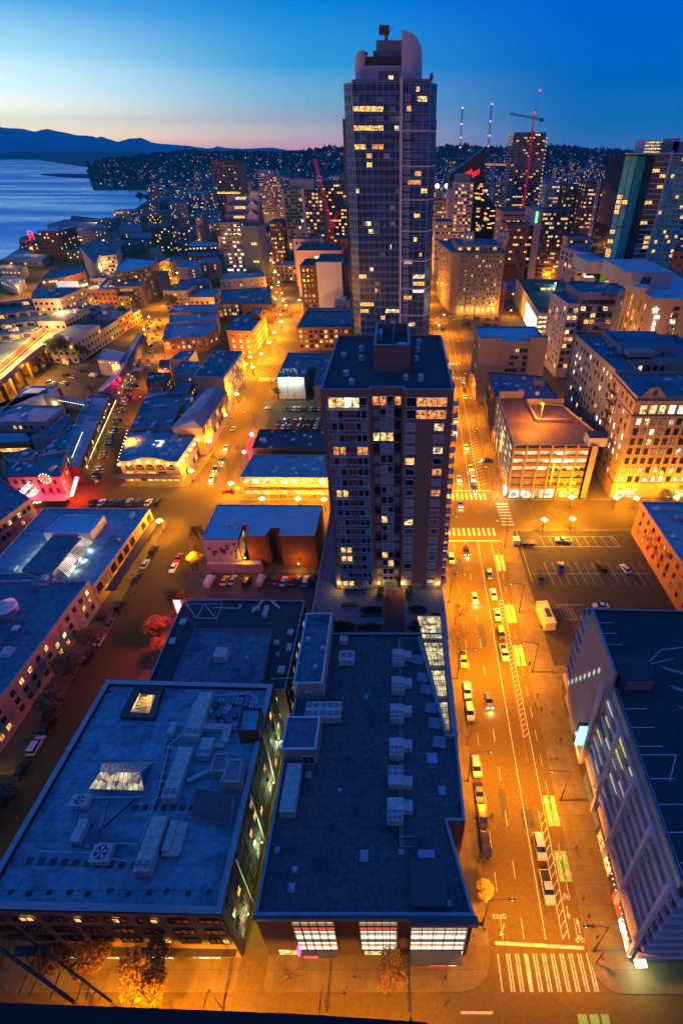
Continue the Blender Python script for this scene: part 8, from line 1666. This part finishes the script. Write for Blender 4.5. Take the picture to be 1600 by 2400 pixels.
def bare_mesh(h,seed):
    st_=RND.getstate();RND.seed(seed);b=MB()
    def br(p,d,l,r,k):
        q=tuple(p[i]+d[i]*l for i in range(3));b.tube(p,q,r,r*.65,5 if k>2 else 3,cap=False)
        if k==0: return
        for _ in range(3 if k>1 else 4):
            a=U(0,2*pi);sp_=U(.35,.75);nd=[d[0]+sp_*cos(a),d[1]+sp_*sin(a),d[2]+U(-.1,.25)];ll=sqrt(sum(c*c for c in nd));br(q,[c/ll for c in nd],l*U(.6,.85),r*.6,k-1)
    br((0,0,0),[0,0,1],h*.28,.16,5);RND.setstate(st_);return b.mesh('branches',[barkm])
TRE={}
def tree(kind,p,label,z=5.5,sc=1.0,name='tree',world=None,cat='tree',group=None):
    spec={'red': (8.5,3.6,4000,[leafR,leafO],3),'orange': (8.0,3.6,4000,[leafO,leafR],4),'green': (8.5,3.6,4000,[leafG,leafD],5),'yellow': (6.0,2.4,2200,[leafY,leafO],6),'dark': (12,5.2,7500,[leafD,leafG],7),'brown': (9,3.8,2200,[leafO,mat('leaf_brown',(.12,.06,.02),.7,.4,.6)],8)}
    x,y=world or at(p[0],p[1],z)
    if kind.startswith('bare'):
        if kind not in TRE: TRE[kind]=bare_mesh(8.5,hash(kind)%97 if 0 else len(kind)*7)
        t=thing('bare_tree',label,cat,(x,y,.13),group,U(0,6));t.scale=(sc,)*3;link('branches',TRE[kind],t);b_=0
        return t
    if kind not in TRE: h_,r_,n_,lf_,sd=spec[kind];TRE[kind]=tree_mesh(h_,r_,n_,lf_,sd)
    t=thing('leafy_tree',label,cat,(x,y,.13),group,U(0,6));t.scale=(sc,)*3;link('trunk',TRE[kind][0],t);link('crown',TRE[kind][1],t);return t
for k,p,lab,sc in [('orange',(216,1487),'dark orange tree beside the market hall end, left pavement',1.0),('orange',(161,1560),'orange-brown tree in the middle of the left pavement row',1.05),('red',(115,1655),'red-lit tree on the left pavement beside the hotel',1.05),('green',(12,1870),'dark green tree at the lower left edge',1.0),('green',(232,1432),'small dark tree by the hotel corner',.55),('green',(404,1392),'half red half green tree beside the blade sign',.75),('red',(430,1388),'bright red tree just behind the blade sign',.7),('red',(364,1465),'big red-lit tree below the blade sign',.95),('orange',(375,1500),'amber tree below the big red one',.7),('red',(459,1240),'dark red tree left of the mural wall',.75),('brown',(452,1265),'sparse brown tree beside the dark red one',.7),('yellow',(455,1305),'tree glowing yellow from the lamp inside it',1.05),('brown',(1252,1105),'sparse brown tree in front of the lit car park',1.15),('dark',(1535,1120),'large dark evergreen tree before the ornate tan office',1.0),('orange',(1588,1128),'orange-lit tree at the right edge beside the dark evergreen',.9),('green',(1575,1150),'low green tree right of the dark evergreen',.6),('yellow',(1140,2075),'small bright yellow tree on the left pavement of the wide avenue',.72),('green',(650,915),'dark tree at the corner of the floodlit wall',.8),('dark',(140,838),'large dark tree in front of the elevated highway',1.5),('dark',(195,830),'dark tree cluster beside the terraced car park steps',.9),('orange',(405,712),'orange-lit tree at the bend of the market street',1.6),('green',(290,745),'broad dark tree in the small park',1.6),('green',(250,750),'smaller tree at the left of the small park',1.2),('brown',(212,905),'brown-red bush beside the lit passage',.8),('dark',(310,512),'clump of dark trees on the waterfront point',1.6),('dark',(332,478),'pale tipped poplar clump on the waterfront point',2.4),('dark',(350,480),'right hand poplar clump on the waterfront point',2.2)]: tree(k,p,lab,sc=sc)
for k,p,lab,sc in [('bare',(1068,1432),'tall bare tree on the left pavement beside the atrium roof, farther one',1.0),('baree',(1080,1500),'tall bare tree on the left pavement beside the atrium roof, nearer one',1.0),('bareee',(1098,1715),'bare tree above the silver parked car',.95),('bare',(1130,1905),'bare tree leaning over the dark parked cars',.9),('baree',(1128,1990),'bare tree nearest the yellow tree',.9),('bareee',(1062,1345),'small bare tree beside the foot of the dark tower',.7),('bare',(1300,1195),'bare tree between the two near globe lamps',1.0),('baree',(1248,1192),'bare tree left of the near globe lamps',1.0),('bareee',(1450,1120),'bare tree lit yellow at the ornate office corner',.9),('baree',(672,2268),'bare tree on the pavement before the left display window',.8),('bare',(505,1060),'bare tree at the kerb of the left avenue',.7),('bareee',(560,1050),'bare tree beside the pink theatre sign',.8)]: tree(k,p,lab,sc=sc)
x,y=at(922,2268,5);tree('brown',None,'thin green-leaved tree before the middle display window',sc=.75,world=(x,y));
x,y=at(345,2285,6);tree('brown',None,'large dark tree with orange-lit edge before the brick office',world=(x,y+.3),sc=1.15);x,y=at(210,2245,5);tree('orange',None,'orange-lit tree left of the large dark one',world=(x,y),sc=.9);x,y=at(120,2240,5);tree('orange',None,'second orange-lit tree at the lower left',world=(x,y),sc=.8)
for i in range(22): f=i/21;tree('brown' if i%2 else 'orange',(650-42*f+(26 if i%2 else-6),735-190*f),'brownish street tree along the far left avenue',sc=.8+f*.5,group='street trees along the far left avenue')
# ================= people =================
def person_mesh(pose):
    me=bpy.data.meshes.new('person');s=1 if pose else-1
    V=[(0,0,.95),(0,.01,1.15),(0,.0,1.38),(0,.01,1.5),(0,.03,1.62),(0,.02,1.72),(-.17,0,1.4),(-.24,.08*s,1.15),(-.22,.18*s,.92),(.17,0,1.4),(.24,-.08*s,1.15),(.22,-.12*s,.92),(-.1,.02*s,.9),(-.11,.14*s,.5),(-.11,.1*s,.08),(-.11,.22*s,.04),(.1,-.02*s,.9),(.11,-.1*s,.5),(.11,-.24*s,.1),(.11,-.12*s,.04)]
    E_=[(0,1),(1,2),(2,3),(3,4),(4,5),(2,6),(6,7),(7,8),(2,9),(9,10),(10,11),(0,12),(12,13),(13,14),(14,15),(0,16),(16,17),(17,18),(18,19)]
    Rr=[.15,.14,.17,.07,.1,.09,.08,.055,.04,.08,.055,.04,.1,.07,.05,.04,.1,.07,.05,.04]
    me.from_pydata(V,E_,[]);o=bpy.data.objects.new('person',me);C.objects.link(o);md=o.modifiers.new('skin','SKIN');me.skin_vertices.new() if not me.skin_vertices else None
    for i,sv in enumerate(me.skin_vertices[0].data): sv.radius=(Rr[i],Rr[i]);sv.use_root=i==0
    sb=o.modifiers.new('sub','SUBSURF');sb.levels=1;sb.render_levels=1
    bpy.context.view_layer.update();m2_=bpy.data.meshes.new_from_object(o.evaluated_get(bpy.context.evaluated_depsgraph_get()));bpy.data.objects.remove(o)
    cl=[mat('coat_dark',(.03,.03,.04),.8),mat('trousers_blue',(.04,.05,.09),.8),mat('skin',(.45,.28,.2),.6),mat('hair_dark',(.03,.02,.015),.7)]
    m2_.materials.clear()
    for c_ in cl: m2_.materials.append(c_)
    for p_ in m2_.polygons: z=p_.center.z;p_.material_index=3 if z>1.68 else (2 if z>1.47 or (z<1.0 and abs(p_.center.x)>.18) else (0 if z>.9 else 1))
    return m2_
PM=[person_mesh(0),person_mesh(1)]
for i,(p,a,lab) in enumerate([((1350,1986),.4,'person in dark coat walking on the right pavement below the bike boxes'),((1367,2105),1.2,'person standing on the right pavement near the round covers'),((1380,2148),2.6,'person in a dark coat, farther one of the near right pavement group'),((1386,2172),2.2,'person in a dark coat, middle one of the near right pavement group'),((1398,2195),.3,'person in a pale-lit coat, nearest of the right pavement group'),((1135,2178),.2,'person waiting by the signal pole at the left corner'),((1132,2160),2.0,'second person by the signal pole at the left corner'),((1150,1135),1,'person at the corner of the lit car park'),((1165,1170),2,'person crossing toward the lit car park'),((452,1128),1,'person at the market corner kerb, left of two'),((460,1124),2,'person at the market corner kerb, right of two'),((318,1390),.5,'person under the market hall awning'),((298,1392),.8,'second person near the market hall awning'),((1254,1650),1.5,'person alone on the right pavement opposite the slab wall'),((694,1713),1.4,'person in the alley beside the pale penthouses'),((686,1730),2,'second person in the alley beside the pale penthouses')]):
    x,y=at(p[0],p[1],.9);o=link('person',PM[i%2],None,(x,y,.13),a);tag(o,lab,'person')
for i in range(26):
    x,y=RND.choice([(U(-84.8,-82.5),U(60,150)),(U(-104,-84),U(171,175)),(U(34,37.5),U(60,120)),(U(-50,-30),U(166.4,168)),(U(46,80),U(163.5,167)),(U(-10,10),U(22.5,27))]);tag(link('person',PM[i%2],None,(x,y,.13),U(0,6)),'small dark-clothed person walking on the lamplit pavements','person','pedestrians on the lamplit pavements')

for i,(p,rz,lab) in enumerate([((1098,2205),0,'traffic signal pole with red lights at the lower store corner'),((1185,1260),0,'traffic signal pole at the near side of the far crossing'),((1395,2258),0,'traffic signal pole at the garage corner'),((1185,1125),0,'traffic signal pole by the lit car park corner'),((1185,1240),1.5,'second signal pole beside the parking lot corner')]):
    x,y=at(p[0],p[1],0);t=thing('traffic_light',lab,'traffic light',(x,y,.13));b=MB();b.tube((0,0,0),(0,0,5.6),.1,.08,7);link('pole',b.mesh('pole',[metald]),t);b=MB();b.ob(0,-.25,3.6,.36,.28,1.0);b.ob(.5,-.1,2.6,.3,.28,.5);link('signal_head',b.mesh('signal_head',[mat('signal_housing',(.03,.03,.03),.5)]),t);b=MB();b.sph(0,-.42,4.4,.13,0,8,5);link('red_lens',b.mesh('red_lens',[REDE]),t)
    if i==0: plight(t,(0,-1,4.4),60,(1,.05,.08),.1)

gb=mat('bin_green',(.01,.22,.09),.5)
for i,(px_,py_) in enumerate([(593,2165),(592,2182)]+[(615+k*6.5,2080-k*34) for k in range(9)]):
    x,y=at(px_,py_,.8);t=thing('wheelie_bin',f'green wheelie bin in the alley, {ORD[i]} from the near end','bin',(-22.6+(i%2)*.5,y,.02),'green bins along the alley');b=MB();b.ob(0,0,.1,.7,.8,.95);link('body',b.mesh('body',[gb]),t);b=MB();b.ob(0,0,1.05,.76,.86,.1);link('lid',b.mesh('lid',[mat('bin_lid',(.01,.14,.06),.5)]),t)
for i,(Y_,p,c) in enumerate(((33,700,(.75,.9,.35)),(44,700,(.6,1,.45)),(55,800,(.7,1,.5)),(64,1200,(.7,1,.55)),(80,600,(1,.7,.35)),(94,700,(1,.7,.35)))):
    t=thing('alley_lamp',f'small wall lamp lighting the alley, {ORD[i]} from the near end','wall lamp',(-24.9,Y_,5));b=MB();b.ob(.15,0,0,.35,.25,.3);link('housing',b.mesh('housing',[metald]),t);b=MB();b.sph(.35,0,-.05,.12,0,6,4);link('bulb',b.mesh('bulb',[bulbw]),t);plight(t,(.9,0,-.2),p,c,.2)
tt=thing('market_tent','white stall tent in the middle of the market street','tent',(*at(318,868,2),.02));x,y=tt.location[0],tt.location[1];b=MB();P4_=[(x-4,y-2.5),(x+4,y-2.5),(x+4,y+2.5),(x-4,y+2.5)]
for i in range(4): b.poly([(*P4_[i],2.6),(*P4_[(i+1)%4],2.6),(x,y,4)])
b.build('canopy',whitew,tt);b=MB()
for p in P4_: b.tube((*p,0),(*p,2.6),.06)
b.build('frame',metalb,tt)

VB=Bld('ledge_stand_in','black block standing in for the window ledge along the bottom of the view',[(-80,2),(at(1000,2372,60)[0],2),at(1000,2396,60),at(700,2376,60),at(-300,2338,60)],60,roofD,mat('ledge_black',(.012,.012,.014),.9),par=0);VB.fin()  # made-up dark block in place of the window ledge, hides the lit street
t=thing('canopy_lattice','dark steel lattice of a glass canopy in the bottom left corner','canopy',(*at(0,2225,11),3));b=MB()
for p,q,r in (((0,2150),(262,2348),.14),((0,2222),(175,2350),.22)): a_,c_=at(*p,11),at(*q,11);b.tube((*a_,11),(*c_,11),r,n=6)
for p,q in (((32,2168),(0,2225)),((95,2212),(42,2335)),((118,2226),(68,2335)),((152,2250),(118,2340)),((196,2294),(180,2345)),((213,2305),(200,2345)),((241,2326),(232,2345))): a_,c_=at(*p,11),at(*q,11);b.tube((*a_,11),(*c_,11),.09,n=5)
b.build('beams',metald,t)
for p in ((0,2222),(175,2350),(90,2290)): a_=at(*p,11);b=MB();b.tube((*a_,.13),(*a_,11),.12,n=6);b.build('post',metald,t)
for o in C.objects:
    l=o.get('label')
    if l and len(l.split())>16: print('LONG',o.name,len(l.split()),l)
    if l and o.parent is None and len(l.split())<4: print('SHORT',l)
# ================= haze =================
b=MB();b.box(-21000,21000,-900,17300,-4,800);hz=b.build('haze',[]);hz.data.materials.clear()
hm2=bpy.data.materials.new('haze_air');hm2.use_nodes=True;t=hm2.node_tree;t.nodes.clear();pv=t.nodes.new('ShaderNodeVolumePrincipled');pv.inputs['Color'].default_value=(.02,.62,1,1);pv.inputs['Density'].default_value=7.5e-5;pv.inputs['Anisotropy'].default_value=.45
om=t.nodes.new('ShaderNodeOutputMaterial');t.links.new(pv.outputs[0],om.inputs['Volume']);hz.data.materials.append(hm2);hz['kind']='stuff';hz['label']='thin blue evening haze over the whole city and bay'
